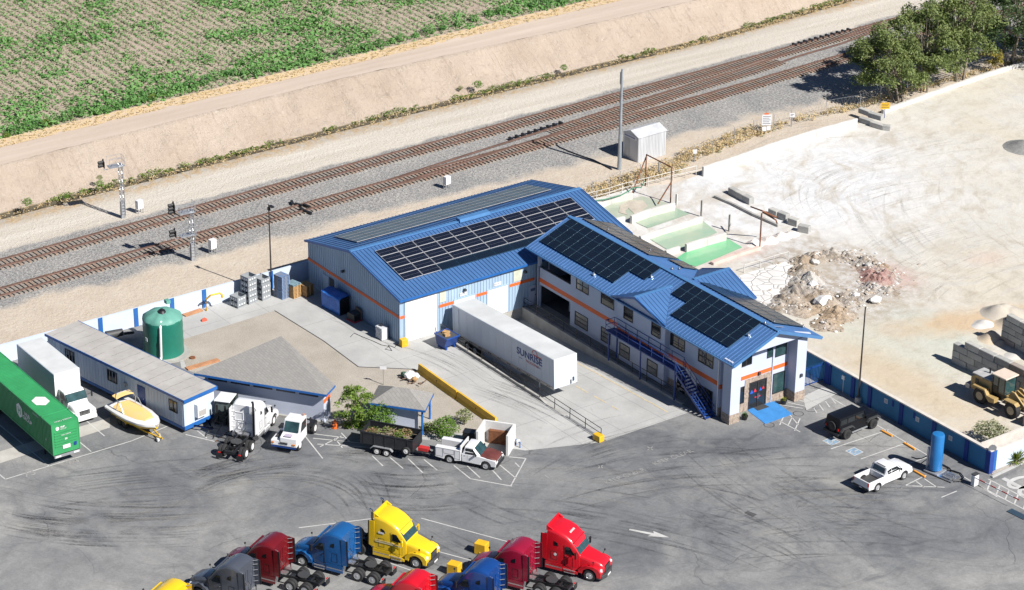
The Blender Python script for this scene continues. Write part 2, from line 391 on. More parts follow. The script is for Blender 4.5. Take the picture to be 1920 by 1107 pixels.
# thin wandering cracks
ck = t.vor(0.16, 'DISTANCE_TO_EDGE', v=t.map(v=None)) if False else None
wv = t.n.new('ShaderNodeVectorMath'); wv.operation = 'ADD'; wv.inputs[0].default_value = (0, 0, 0)
nz = t.n.new('ShaderNodeTexNoise'); nz.inputs['Scale'].default_value = 0.35; nz.inputs['Detail'].default_value = 5; t.l.new(t.co, nz.inputs['Vector'])
sc = t.n.new('ShaderNodeVectorMath'); sc.operation = 'SCALE'; sc.inputs['Scale'].default_value = 2.0; t.l.new(nz.outputs['Color'], sc.inputs[0])
t.l.new(t.co, wv.inputs[0]); t.l.new(sc.outputs[0], wv.inputs[1])
ck = t.vor(0.065, 'DISTANCE_TO_EDGE', v=wv.outputs[0])
cm = t.mt('MULTIPLY', t.rmp(ck, 0.004, 0.001), t.rmp(t.noise(0.12, 3), 0.45, 0.6))
c = t.mix(t.mt('MULTIPLY', cm, 0.4), c, (0.05, 0.05, 0.055))
t.col(c); t.bump(t.mt('ADD', t.noise(9, 4, 0.8), t.mt('MULTIPLY', cm, -1.0)), 0.03, 0.5); ASPH = t.m
sheet('asphalt_yard', [R4(-17.5, 0, -95, -17.8), R4(0, 95, -95, RY0), R4(0, 95, RY1, 28.1), R4(RX1, 95, RY0, RY1), [(49.6,28.1),(95,28.1),(95,70),(49.6,70)]], ASPH, -0.004)

t = NT('yard concrete', 0.85)
c = t.mix(t.rmp(t.noise(0.25, 6, 0.62), 0.3, 0.7), (0.37, 0.375, 0.37), (0.51, 0.51, 0.50))
c = t.mix(t.rmp(t.noise(0.8, 6, 0.72, v=t.map((0.35, 1.2, 1)), dist=1.0), 0.60, 0.72), c, (0.37, 0.365, 0.35))
x, y, z = t.sep()[:3]
def joint(t, v, per, w): return t.mt('LESS_THAN', t.mt('ABSOLUTE', t.mt('SUBTRACT', t.mt('FRACT', t.mt('DIVIDE', v, per)), 0.5)), w / per)
jn = t.mt('MAXIMUM', joint(t, x, 5.6, 0.025), joint(t, y, 4.4, 0.025))
c = t.mix(t.mt('MULTIPLY', jn, 0.55), c, (0.17, 0.17, 0.17))
c = t.mix(t.rmp(t.noise(0.55, 5, 0.7, v=t.map(loc=(3, 8, 0))), 0.68, 0.76), c, (0.26, 0.255, 0.25))
c = t.mix(t.rmp(t.noise(5.0, 4, 0.8), 0.35, 0.7), t.mul(c, (0.93,)*3), t.mul(c, (1.04,)*3))
t.col(c); t.bump(t.mt('SUBTRACT', t.noise(7, 3), t.mt('MULTIPLY', jn, 1.0)), 0.012, 0.6); CONC = t.m
capr = [(-17.4,-18.2),(-17.4,0.6),(-0.05,0.6),(-0.05,4.05),(26,4.05),(26.05,3.5)] + [gx(985,845), gx(965,842), gx(700,815), gx(340,690), gx(325,600)]
sheet('concrete_apron', [capr], CONC, 0.002)
# ramp floor, walls of the pit
sheet('loading_ramp', [[(0,RY0,-1.15),(2.0,RY0,-1.12),(RX1+.2,RY0,0.004),(RX1+.2,RY1,0.004),(2.0,RY1,-1.12),(0,RY1,-1.15)]], CONC)
mk = MB()
def rz(x): return -1.115 + (x-2.0)/(RX1-2.0)*1.12 + 0.006
for yy, x0, x1 in ((12.2, 2.5, 25.6), (9.0, 12, 22)):
    for k in range(int((x1-x0)/0.9)):
        if yy == 9.0 and k % 3 == 0: continue
        a = x0 + k*0.9; b_ = a + 0.9; j = random.uniform(-.02,.02)
        mk.poly([(a,yy-.06+j,rz(a)),(b_,yy-.06+j,rz(b_)),(b_,yy+.06+j,rz(b_)),(a,yy+.06+j,rz(a))])
o = mk.build('faded_lane_lines', mat('faded yellow road paint', (0.62, 0.50, 0.30), 0.9, var=0.2, vs=4)); o['kind'] = 'structure'

t = NT('pea gravel', 0.95)
c = t.mix(t.rmp(t.noise(11, 3, 0.9), 0.3, 0.7), (0.27, 0.245, 0.215), (0.55, 0.515, 0.46))
c = t.mul(c, t.mix(t.rmp(t.noise(0.35, 4, 0.6), 0.3, 0.7), (0.86, 0.84, 0.8), (1.08, 1.06, 1.04)))
t.col(c); t.bump(t.noise(11, 3, 0.9), 0.06, 0.8); GRAV = t.m
gp = [gx(515,583), gx(607,640), gx(672,688.5), gx(778,693), gx(932,797), gx(900,812), gx(800,815), gx(640,803), gx(612,775), gx(560,760), gx(372,702), gx(350,690), gx(333,640)]
sheet('gravel_bed', [gp], GRAV, 0.008)
bb = MB()   # dark edging along the gravel
for a, b_ in zip(gp[:4], gp[1:5]): bb.bar((a[0],a[1],.015), (b_[0],b_[1],.015), 0.09, 0.03)
bb.build('gravel_edging', DGR)['kind'] = 'structure'

t = NT('bare lot concrete band', 0.9)
c = t.mix(t.rmp(t.noise(0.7, 6, 0.65), 0.3, 0.7), (0.40, 0.385, 0.355), (0.53, 0.515, 0.48)); t.col(c)
sheet('concrete_band', [[gx(-120,884), gx(-120,908), gx(206,802), gx(206,783)]], t.m, 0.002)

# -- quarry ground
t = NT('quarry ground', 0.93)
c = t.mix(t.rmp(t.noise(0.12, 6, 0.62), 0.3, 0.7), (0.61, 0.585, 0.53), (0.72, 0.695, 0.645))
c = t.mix(t.rmp(t.noise(0.05, 4, 0.6, v=t.map(loc=(4, 7, 0))), 0.42, 0.6), c, (0.65, 0.60, 0.51))
c = t.mix(blob(t, 1400, 330, 14, 26), c, t.mix(t.rmp(t.noise(0.5, 5, 0.7), 0.3, 0.7), (0.66, 0.665, 0.68), (0.82, 0.82, 0.82)))
q = G(1480, 310); sw, sr = t.swirl(q.x + 2, q.y - 3, .8, 4.5)
c = t.mix(t.mt('MULTIPLY', t.rmp(sw, 0.52, 0.68), 0.5), c, (0.56, 0.56, 0.555))
q = G(1900, 420); sw2, sr2 = t.swirl(q.x + 16, q.y + 30, 0.5, 9.0, 4.0)
c = t.mix(t.mt('MULTIPLY', t.rmp(sw2, 0.50, 0.68), t.rmp(sr2, 5, 20, 0, .8)), c, (0.53, 0.48, 0.40))
c = t.mix(blob(t, 1690, 640, 4.5, 7.5, 1.5, 1.0, 0.9), c, (0.60, 0.59, 0.51))
c = t.mix(blob(t, 1740, 620, 2.5, 5.0, 1.6, 0.8, 1.0), c, (0.585, 0.60, 0.53))
c = t.mix(t.mt('MULTIPLY', blob(t, 1640, 600, 1.5, 4.5, 1.8, 0.7, 1.1), 0.6), c, (0.56, 0.50, 0.41))
c = t.mix(t.mt('MULTIPLY', blob(t, 1700, 720, 2.0, 6.5, 2.4, 0.7, 1.2, 0.5), 0.8), c, (0.60, 0.49, 0.35))
c = t.mix(t.mt('MULTIPLY', blob(t, 1850, 600, 1.5, 4.5, 0.8, 2.8, 1.0, 0.5, radians(-20)), 0.95), c, (0.62, 0.47, 0.31))
c = t.mix(t.mt('MULTIPLY', blob(t, 1560, 520, 4, 8.5, 1.5, 1.1, 1.0), 0.85), c, t.mix(t.rmp(t.noise(0.9, 5, 0.7), 0.4, 0.6), (0.36, 0.295, 0.23), (0.66, 0.65, 0.65)))
c = t.mix(t.mt('MULTIPLY', blob(t, 1670, 515, 0.8, 3.0, 1.6, 1, 0.8, 0.8), 0.6), c, (0.60, 0.36, 0.31))
c = t.mix(t.mt('MULTIPLY', blob(t, 1850, 485, 0.2, 2.2, 1, 1.5, 0.8, 0.8), 0.45), c, (0.64, 0.46, 0.38))
c = t.mix(t.mt('MULTIPLY', blob(t, 1385, 477, 0.3, 2.2, 0.8, 2.6, 0.7, 0.8), 0.5), c, (0.62, 0.36, 0.30))
for bx_, by_, r0_, r1_, sx_, sy_, am_ in ((1345,372,.3,2.2,1,2.2,.7),(1300,405,.2,1.6,1,2.0,.55),(1270,388,.2,1.5,1,1.6,.6),(1345,435,.2,1.5,1,2,.55),(1230,372,.5,2.5,1,2,.7),(1385,440,.2,1.3,2,1,.5),(1240,350,.4,2.0,1,2,.5),(1530,500,.5,3,2,1,.6),(1660,560,.5,2.5,2,.8,.5)):
    c = t.mix(t.mt('MULTIPLY', blob(t, bx_, by_, r0_, r1_, sx_, sy_, .7, .7), am_), c, (0.50,0.44,0.36))
c = t.mix(t.rmp(t.noise(2.6, 5, 0.75), 0.60, 0.80), c, t.mul(c, (0.80, 0.77, 0.74)))
c = t.mix(t.rmp(t.noise(0.5, 7, 0.75, v=t.map(loc=(2,6,0))), 0.50, 0.72), c, t.mul(c, (0.84, 0.81, 0.77)))
c = t.mul(c, (0.885, 0.89, 0.89))
t.col(c); t.bump(t.mt('ADD', t.noise(0.8, 6, 0.7), t.mt('MULTIPLY', sw, 0.7)), 0.12, 0.7); QUA = t.m
qp = [(-17.6,27.2),(-17.6,42)] + [gx(1262,345), gx(1330,322), gx(1610,232), gx(1690,195), gx(1920,118), gx(2250,0)] + [(90,160),(90,70),(49.2,40),(49.2,28.2),(22,28.2),(22,26.5),(0,26.0),(0,27.2)]
sheet('quarry_yard', [qp], QUA, 0.012)
t = NT('dried cracked mud', 0.95)
ce = t.vor(0.75, 'DISTANCE_TO_EDGE', v=t.map(v=None)); c = t.mix(t.rmp(t.noise(0.5, 5), 0.3, 0.7), (0.60, 0.59, 0.58), (0.74, 0.73, 0.72))
c = t.mix(t.rmp(ce, 0.03, 0.005), c, (0.42, 0.40, 0.37)); t.col(c); t.bump(t.rmp(ce, 0, 0.06), 0.05); 
sheet('cracked_mud', [[gx(1385,518), gx(1440,500), gx(1500,483), gx(1530,520), gx(1480,565), gx(1440,600), gx(1400,570)]], t.m, 0.02)

# -- painted markings
PW1 = mat('white road paint', (0.56, 0.56, 0.55), 0.85, var=0.18, vs=1.2, fine=0.15)
FAD = mat('faded white road paint', (0.32, 0.32, 0.315), 0.9, var=0.2, vs=1.5, fine=0.2)
def lines(name, segs, w, m_, z=0.004):
    b = MB()
    for p, q in segs:
        A = G(*p); B = G(*q); d = (B - A).normalized(); n = Vector((-d.y, d.x, 0)) * w / 2
        b.poly([(A.x-n.x, A.y-n.y, z), (B.x-n.x, B.y-n.y, z), (B.x+n.x, B.y+n.y, z), (A.x+n.x, A.y+n.y, z)])
    o = b.build(name, m_); o['kind'] = 'structure'; return o
lines('bay_lines', [((10,899),(247,827)), ((10,899),(-30,866)), ((92,874),(-60,748)), ((171,847),(120,805)), ((247,827),(320,797)), ((145,775),(196,818)),
  ((348,815),(402,828)), ((370,808),(388,822)), ((350,800),(430,823)),
  ((790,972),(952,1016)), ((560,990),(735,968)), ((820,1034),(1010,1085)), ((690,1042),(870,1104)),
  ((1540,735),(1870,932)), ((1558,842),(1667,806)), ((1614,861),(1702,830)), ((1700,871),(1740,857)),
  ((1697,911),(1737,891)), ((1697,911),(1771,914)), ((1718,903),(1733,914)), ((1733,898),(1757,914)),
  ((1765,933),(1794,921)),
  ((575,812),(645,821)), ((640,812),(655,828)), ((600,838),(640,818)), ((587,822),(688,832)), ((595,833),(705,840)), ((628,822),(642,840)), ((550,790),(605,860)), 
  ((698,855),(718,874)), ((731,858),(756,879)), ((765,860),(793,887)), ((795,862),(820,882)), ((851,873),(882,898)), ((876,874),(900,896)),((916,874),(940,900)), ((937,872),(966,896)), ((955,857),(986,860)), ((986,860),(958,911)), ((966,868),(974,876)), ((882,898),(960,912))], 0.11, PW1)
lines('thick_lines', [((1881,897),(1960,938))], 0.45, PW1)
lines('hatch_lines', [((1503,744),(1531,758)), ((1515,738),(1540,743)), ((1493,749),(1533,760)), ((1478,755),(1519,764)), ((1462,759),(1505,766)),
  ((1526,765),(1532,775)), ((1536,759),(1544,770)), ((1548,753),(1556,764)), ((1559,747),(1567,757)), ((1478,775),(1497,797)), ((1470,780),(1462,797)), ((1485,783),(1478,797)), ((1500,785),(1490,808)), ((1462,790),(1500,810))], 0.10, PW1)
lines('faded_lettering', [((1214,838),(1224,844)), ((1224,838),(1214,844)), ((1122,873),(1130,878)), ((1130,873),(1122,878)), ((1022,892),(1030,897))] +
  [], 0.12, FAD)
mk = MB()   # direction arrow
A = G(1180,993); B = G(1255,1008); d = (B-A).normalized(); n = Vector((-d.y,d.x,0)); L = (B-A).length
def ap(u, v): p = A + d*u*L + n*v; return (p.x, p.y, 0.005)
mk.poly([ap(0,-.12), ap(.55,-.16), ap(.5,-.5), ap(1,0), ap(.55,.5), ap(.6,.16), ap(0,.1)]); mk.build('direction_arrow', PW1)['kind'] = 'structure'
def gtext(s, px, py, size, rz_, m_, name='painted_number', **k):
    g = G(px, py, 0.006); o = text(name, s, size, m_, None, g, (0, 0, rz_), ext=0.002, **k); o['kind'] = 'structure'; return o
gtext('73', 55, 889, 1.15, radians(90), FAD, bold=0.02); gtext('74', 136, 866, 1.15, radians(90), FAD, bold=0.02)
gtext('KEEP CLEAR', 1262, 858, 0.8, radians(90), FAD, 'painted_words', sx=1.0); gtext('KEEP CLEAR', 1172, 893, 0.8, radians(90), FAD, 'painted_words')
bx = mat('blue accessible bay paint', (0.22, 0.33, 0.45), 0.9, var=0.25, vs=3)
for (cx, cy) in ((1602,847), (1559,828)):
    g = G(cx, cy); M = Matrix.Translation(g) @ Matrix.Rotation(radians(3), 4, 'Z') @ Matrix.Diagonal((.72,.72,1,1))
    b = MB(); b.add([(-.75,-.75,.003),(.75,-.75,.003),(.75,.75,.003),(-.75,.75,.003)], [(0,1,2,3)], 0, M)
    for u0,u1,v0,v1 in ((-.8,.8,-.8,-.68),(-.8,.8,.68,.8),(-.8,-.68,-.68,.68),(.68,.8,-.68,.68),(-.1,.05,-.2,.4),(-.1,.3,-.1,.02)): b.add([(u0,v0,.007),(u1,v0,.007),(u1,v1,.007),(u0,v1,.007)], [(0,1,2,3)], 1, M)
    for k in range(10):
        a_ = pi*0.9 + k*0.45; b.add([(.32*cos(a_),-.25+.32*sin(a_),.007),(.42*cos(a_),-.25+.42*sin(a_),.007),(.42*cos(a_+.45),-.25+.42*sin(a_+.45),.007),(.32*cos(a_+.45),-.25+.32*sin(a_+.45),.007)], [(0,1,2,3)], 1, M)
    b.add([(-.12,.42,.007),(.08,.42,.007),(.08,.6,.007),(-.12,.6,.007)], [(0,1,2,3)], 1, M)
    b.build('accessible_bay_symbol', [bx, PW1])['kind'] = 'structure'
b = MB()   # exit-lane lettering, cut by the frame
for k in range(3):
    g = G(1915 + k*20, 905 + k*14); 
    for i in range(16):
        a_ = i*pi/8; b.poly([(g.x+.55*cos(a_), g.y+1.1*sin(a_), .006), (g.x+.95*cos(a_), g.y+1.5*sin(a_), .006), (g.x+.95*cos(a_+pi/8), g.y+1.5*sin(a_+pi/8), .006), (g.x+.55*cos(a_+pi/8), g.y+1.1*sin(a_+pi/8), .006)])
b.build('lane_lettering', PW1)['kind'] = 'structure'
b = MB()   # manhole rings
for p in ((1442,797),(1497,776),(1520,768)):
    g = G(*p)
    for i in range(16):
        a_ = i*pi/8; b.poly([(g.x+.42*cos(a_), g.y+.42*sin(a_), .003), (g.x+.5*cos(a_), g.y+.5*sin(a_), .003), (g.x+.5*cos(a_+pi/8), g.y+.5*sin(a_+pi/8), .003), (g.x+.42*cos(a_+pi/8), g.y+.42*sin(a_+pi/8), .003)])
b.build('manhole_rings', DGR)['kind'] = 'structure'
sheet('oil_stain', [[gx(1318+a*18*cos(k*.7)*1.0, 970+0*k) for k in range(0)] or [gx(1395,962), gx(1402,958), gx(1420,965), gx(1411,970)]], mat('dark steel plate', (0.08,0.08,0.085), 0.8), 0.004)

# -- railway
TIE = mat('weathered timber tie', (0.31, 0.265, 0.225), 0.9, var=0.35, vs=1.3, fine=0.3)
TIE2 = mat('rusty stained tie', (0.33, 0.235, 0.175), 0.9, var=0.3, vs=1.3, fine=0.3)
RAIL = mat('rusty rail', (0.15, 0.088, 0.07), 0.7, 0.3, var=0.25, vs=0.8)
tie_me = [MB().box(-.13,.13,-1.3,1.3,0,.16).mesh('tie', m_) for m_ in (TIE, TIE2)]
plate = MB(); 
def track(label, f, ya, yb, va, vb, skip=None):
    root = thing('railway_track', label, 'railway track', (f((va+vb)/2), (va+vb)/2, 0), group='tracks of the railway line')
    ox, oy = root.location.x, root.location.y
    N = 160; ysr = [ya + (yb-ya)*i/N for i in range(N+1)]
    for s in (-1, 1):
        b = MB(); rings = []
        for i, y in enumerate(ysr):
            dx = (f(y+.5)-f(y-.5)); L = sqrt(1+dx*dx); X = f(y) + s*.7535/L; Y = y - s*.7535*dx/L
            prof = [(-.07,.15),(.07,.15),(.035,.2),(.036,.33),(-.036,.33),(-.035,.2)]
            rings.append([(X+a/L-ox, Y-a*dx/L-oy, z_) for a, z_ in prof])
        b.loft(rings).build('rail', RAIL, root)
    far_ = MB(); y = ya; k = 0; cnt = 0
    while y < yb:
        dx = f(y+.5)-f(y-.5); ang = -atan2(dx, 1) + random.uniform(-.015, .015)
        if not (skip and skip(y)):
            X = f(y)+random.uniform(-.06,.06)-ox; z_ = -.015+random.uniform(-.01,.015)
            if va < y < vb and cnt < 298:
                o = obj('tie', tie_me[random.random() < 0.35], root, (X, y-oy, z_), ang + pi/2); cnt += 1
            else: far_.box(-.13,.13,-1.3,1.3,0,.16, 0, Matrix.Translation((X, y-oy, z_)) @ Matrix.Rotation(ang+pi/2, 4, 'Z'))
        y += 0.505; k += 1
    if far_.v: stuff(far_.build('ties', TIE, root))
    return root
track('farther straight track, beside the pale dirt road', T1, -120, 300, -28, 120)
track('nearer straight track, passing behind the blue roofed warehouse', T2, -120, 300, -30, 116)
tr3 = track('crossover track slanting between the two straight tracks', X3, X3A, X3B, X3A, X3B, skip=lambda y: abs(X3(y)-T2(y)) < 1.9 or abs(X3(y)-T1(y)) < 1.9)
def trackbits(lab, f, y0, n, side):
    me = MB().box(-.55,.12,-.13,.13,.12,.40).mesh('switch_block', BLK)
    r = thing('switch_blocks', lab, 'switch blocks', (f(y0)+side, y0, 0), group='dark block rows on the track switches')
    for i in range(n): obj('block', me, r, (f(y0+i*.95)-f(y0), i*.95, 0))
trackbits('row of dark blocks at the switch nearest the metal shed', X3, G(957,264).y, 9, -1.0)
trackbits('row of dark blocks on the farthest track near the trees', T1, G(1488,87).y, 11, -.75)
b = MB()
for px, py in ((568,398),(578,402),(560,388),(575,390),(548,384)):
    g = G(px, py); b.cb((g.x, g.y, .2), (.9, .25, .3), rz=random.uniform(-.4,.4))
for p0, p1 in (((560,388),(578,402)),((548,384),(575,390))): P, Q = G(*p0), G(*p1); b.bar((P.x,P.y,.15),(Q.x,Q.y,.15),.12)
tag(b.build('switch_machine', BLK), 'black switch machine beside the nearer track left of the warehouse', 'switch machine')

def tyre_marks(name, runs, m_, seed, z=0.008):
    """pairs of scuffed tyre sweeps lying on the ground, as thin ribbons"""
    rs = random.Random(seed); b = MB()
    for (px0,py0,px1,py1,bow,n,spread) in runs:
        A = G(px0,py0); B = G(px1,py1); d = B-A; L = d.length; d.normalize(); nn = Vector((-d.y,d.x,0))
        for k in range(n):
            o = rs.gauss(0,spread); o2 = o + rs.gauss(0,spread*.5); bw = bow*L*rs.uniform(.8,1.2); w = rs.uniform(.05,.17); f0 = rs.uniform(0,.35); f1 = rs.uniform(.6,1.0)
            for s in (0, 2.0 if rs.random() < .6 else None):
                if s is None: continue
                pts = []
                for i in range(25):
                    f = f0+(f1-f0)*i/24; pts.append(A + d*L*f + nn*(bw*4*f*(1-f) + o*(1-f)+o2*f + s))
                for i in range(24):
                    p, q = pts[i], pts[i+1]; t_ = (q-p).normalized(); m2 = Vector((-t_.y,t_.x,0))*w*min(1,.2+3*min(i,24-i)/24)
                    m3 = Vector((-t_.y,t_.x,0))*w*min(1,.2+3*min(i+1,23-i)/24)
                    b.add([(p.x-m2.x,p.y-m2.y,z),(q.x-m3.x,q.y-m3.y,z),(q.x+m3.x,q.y+m3.y,z),(p.x+m2.x,p.y+m2.y,z)], [(0,1,2,3)])
    o = b.build(name, m_); o['kind'] = 'structure'; return o
def scuff(name, c, amt):
    t = NT(name, .9); t.col(c); k = t.n.new('ShaderNodeBsdfTransparent'); mx = t.n.new('ShaderNodeMixShader')
    f = t.mt('MULTIPLY', t.rmp(t.noise(.25,5,.7), .38, .7), t.rmp(t.noise(5,3,.8), .3, .6)); f = t.mt('MULTIPLY', f, amt)
    t.l.new(f, mx.inputs[0]); t.l.new(k.outputs[0], mx.inputs[1]); t.l.new(t.b.outputs[0], mx.inputs[2]); t.l.new(mx.outputs[0], t.n['Material Output'].inputs[0]); return t.m
tyre_marks('tyre_scuffs', [(-60,950,420,985,-.10,16,2.2),(0,990,330,1000,-.06,14,1.6),(300,960,640,870,.18,10,1.6),(420,900,700,1000,.35,9,1.5),(620,905,960,900,-.16,12,2.0),(700,900,1250,1090,-.14,10,3.0),
  (1020,930,1500,880,.12,12,2.5),(1250,850,1700,1090,-.1,10,3.5),(1300,1000,1900,1000,.1,14,4.0),(1150,960,1600,1107,.16,9,3),(80,910,500,880,.05,8,1.5),(500,860,900,880,.05,8,1.0),(1000,900,1300,800,.1,8,1.5),(880,960,1400,1060,.08,8,2)], scuff('tyre scuff black', (.05,.052,.058), .42), 3)
tyre_marks('pale_dust_trails', [(0,930,700,850,-.1,8,2.5),(850,930,1400,1000,.1,8,3),(1300,900,1800,960,-.1,8,3),(200,1000,600,930,.1,5,2)], scuff('pale dust trail', (.42,.40,.37), .45), 5, .010)
tyre_marks('apron_scuffs', [(700,640,900,740,.1,6,.8),(860,720,1060,800,.05,7,.7),(620,590,760,660,.05,5,.6)], scuff('tyre scuff grey', (.16,.16,.16), .5), 8, .013)
tyre_marks('quarry_wheel_ruts', [(1390,320,1700,260,.2,10,2.0),(1560,430,1750,300,.3,10,2.0),(1500,440,1900,330,.15,10,3),(1650,520,1920,420,.12,12,3),(1700,570,1920,470,.10,10,2.5),(1600,330,1920,260,.1,8,3),(1700,300,1900,560,-.15,8,3)], scuff('quarry rut', (.48,.45,.41), .30), 13, .022)

# ================================================================== BUILDINGS
ROOFB = mat('blue standing seam roof', (0.075, 0.18, 0.40), 0.38, 0.15, var=0.10, vs=0.35, fine=0.04)
ROOFL = mat('lighter blue ridge metal', (0.085, 0.23, 0.48), 0.35, 0.15, var=0.08)
WALLM = mat('pale corrugated wall sheet', (0.38, 0.51, 0.66), 0.55, 0.05, var=0.10, vs=0.8, streak=True, fine=0.05)
STUC = mat('pale grey stucco', (0.52, 0.57, 0.69), 0.9, var=0.05, vs=0.5, bump=0.006, bs=30)
DOORW = mat('white sectional door', (0.82, 0.82, 0.82), 0.5, var=0.03)
BRZ = mat('dark bronze frame', (0.03, 0.028, 0.03), 0.45)
BLIND = mat('pale blinds behind glass', (0.22, 0.22, 0.21), 0.25, var=0.3, vs=2, spec=0.7)
STON = mat('tan stacked stone', (0.42, 0.34, 0.28), 0.9, var=0.35, vs=3.5, bump=0.02, bs=14, fine=0.2)
INT = mat('painted interior shade', (0.06, 0.065, 0.075), 0.9)  # near-black colour stands in for the shade inside openings

def panel_mat(name, base, line, per_x, per_y, w, rough, L, Wd, mid=True, frame=0.03):
    t = NT(name, rough); x, y, z = t.sep()[:3]
    c = t.mix(t.rmp(t.noise(0.8, 2), 0.3, 0.7), base, tuple(k*1.25 for k in base))
    m1 = t.mt('MAXIMUM', joint(t, x, per_x, w), joint(t, y, per_y, w))
    c = t.mix(t.mt('MULTIPLY', m1, 0.35), c, line)
    if mid:
        mm = t.mt('LESS_THAN', t.mt('ABSOLUTE', t.mt('SUBTRACT', y if mid == 'y' else x, (Wd if mid == 'y' else L)/2)), 0.012)
        c = t.mix(t.mt('MULTIPLY', mm, 0.8), c, tuple(min(1, k) for k in line))
    t.col(c); t.b.inputs['Specular IOR Level'].default_value = 0.5; return t.m
PSIL = panel_mat('dark blue solar cells', (0.006, 0.009, 0.020), (0.14, 0.15, 0.18), 0.335, 0.17, 0.003, 0.14, 2.08, 1.02, 'y')
PBLK = panel_mat('black solar cells', (0.006, 0.011, 0.022), (0.05, 0.11, 0.17), 0.19, 0.19, 0.003, 0.18, 1.13, 1.98, 'y')
PFR = mat('white panel frame', (0.50, 0.51, 0.54), 0.4); PFB = mat('black panel frame', (0.03, 0.075, 0.12), 0.35, 0.3)
def panel_mesh(name, L, Wd, cell, fr, fw=0.02):
    b = MB(); b.box(fw, L-fw, fw, Wd-fw, 0.02, 0.05, 0)
    b.box(0, L, 0, fw, 0, .06, 1).box(0, L, Wd-fw, Wd, 0, .06, 1).box(0, fw, fw, Wd-fw, 0, .06, 1).box(L-fw, L, fw, Wd-fw, 0, .06, 1)
    return b.mesh(name, [cell, fr])
SPL = panel_mesh('solar_panel', 2.08, 1.02, PSIL, PFR); SPR = panel_mesh('solar_panel', 2.10, 1.04, PSIL, mat('thin grey panel frame', (0.30,0.30,0.31), .4), .012); SPB = panel_mesh('solar_panel', 2.08, 1.02, PBLK, PFB); SPP = panel_mesh('solar_panel', 1.14, 1.97, PBLK, PFB, .014)
def place_panel(parent, me, o, ex, ey, lift=0.1):
    """o: lower-left point on the roof plane, ex along the eave, ey up the slope"""
    ex = Vector(ex).normalized(); ey = Vector(ey).normalized(); ez = ex.cross(ey)
    M = Matrix((ex, ey, ez)).transposed().to_4x4(); M.translation = Vector(o) + ez * lift
    q = obj('solar_panel', me, parent); q.matrix_local = M; return q

def window(parent, ax, c, u0, u1, z0, z1, out=1, cols=1, rows=1, glass=GLS, fw=0.06, label=None):
    """ax 1: in a wall facing y (c = y of wall face), ax 0: facing x"""
    def bx(b, a0, a1, q0, q1, d0, d1, mi=0):
        d0, d1 = sorted((c + out*d0, c + out*d1))
        return b.box(a0, a1, d0, d1, q0, q1, mi) if ax == 1 else b.box(d0, d1, a0, a1, q0, q1, mi)
    b = MB()
    bx(b, u0-fw, u1+fw, z0-fw, z0, .0, .06); bx(b, u0-fw, u1+fw, z1, z1+fw, .0, .06); bx(b, u0-fw, u0, z0, z1, .0, .06); bx(b, u1, u1+fw, z0, z1, .0, .06)
    for i in range(1, cols): k = u0+(u1-u0)*i/cols; bx(b, k-.03, k+.03, z0, z1, .012, .055)
    for i in range(1, rows): k = z0+(z1-z0)*i/rows; bx(b, u0, u1, k-.03, k+.03, .012, .05)
    w_ = b.build('window', BRZ, parent)
    g = MB(); bx(g, u0, u1, z0, z1, .002, .012); g.build('pane', glass, w_)
    return w_
def stones(parent, boxes):
    """stacked stone facing as uneven pieces; boxes = (axis, face, out, u0,u1,z0,z1)"""
    b = MB()
    for ax, c, out, u0, u1, z0, z1 in boxes:
        z_ = z0
        while z_ < z1 - 0.02:
            h = min(random.choice((.1, .14, .18)), z1 - z_); u = u0
            while u < u1 - 0.01:
                L = min(random.uniform(.2, .55), u1 - u); d = random.uniform(.02, .06)
                d0, d1 = sorted((c, c + out*d))
                if ax == 0: b.box(d0, d1, u+.006, u+L-.006, z_+.006, z_+h-.006)
                else: b.box(u+.006, u+L-.006, d0, d1, z_+.006, z_+h-.006)
                u += L
            z_ += h
    return stuff(b.build('stone_facing', STON, parent))

# ---------------- warehouse
wh = thing('warehouse', 'long low warehouse with blue metal roof covered in solar panels and white roll-up doors', 'warehouse')
EX, EZ, RXX, RZZ, BX = 0.35, 4.62, -8.25, 6.5, -16.6
sl_ = (RZZ-EZ)/(EX-RXX)
MB().prism([(-16.4,0),(0,0),(0,4.66),(RXX,6.42),(-16.4,4.66)], 0, 27, 1).build('wall', WALLM, wh)
def roof_slab(name, a, b_, y0, y1, th=.1, mt_=ROOFB, parent=None):
    return MB().prism([(a[0],a[1]-th),(a[0],a[1]),(b_[0],b_[1]),(b_[0],b_[1]-th)], y0, y1, 1).build(name, mt_, parent)
roof_slab('roof', (EX,EZ+.06), (RXX,RZZ+.06), -.25, 27.35, parent=wh); roof_slab('roof', (BX,EZ+.06), (RXX-.002,RZZ+.06), -.25, 27.35, parent=wh)
b = MB()
y = -.1
while y < 27.3:
    for e in (EX-.01, BX+.01): b.bar((e, y, EZ+.085), (RXX, y, RZZ+.085), .035, .07)
    y += .42
stuff(b.build('roof_seams', ROOFB, wh))
MB().box(RXX-.22,RXX+.22,-.27,27.37,RZZ+.06,RZZ+.16).build('ridge_cap', ROOFL, wh, bevel=.03)
MB().prism([(RXX-.4,RZZ+.1),(RXX-.3,RZZ+.42),(RXX+.3,RZZ+.42),(RXX+.4,RZZ+.1)], 12.3, 15.9, 1).build('ridge_vent', ROOFL, wh)
MB().box(EX-.02,EX+.1,-.27,27.37,EZ-.12,EZ+.05).build('gutter', BLUE, wh)
for X_, Y_ in ((EX,-.28),(BX,-.28),(EX,27.38)): MB().bar((X_,Y_,EZ+.02),(RXX,Y_,RZZ+.02),.05,.22).build('rake_trim', BLUE, wh)
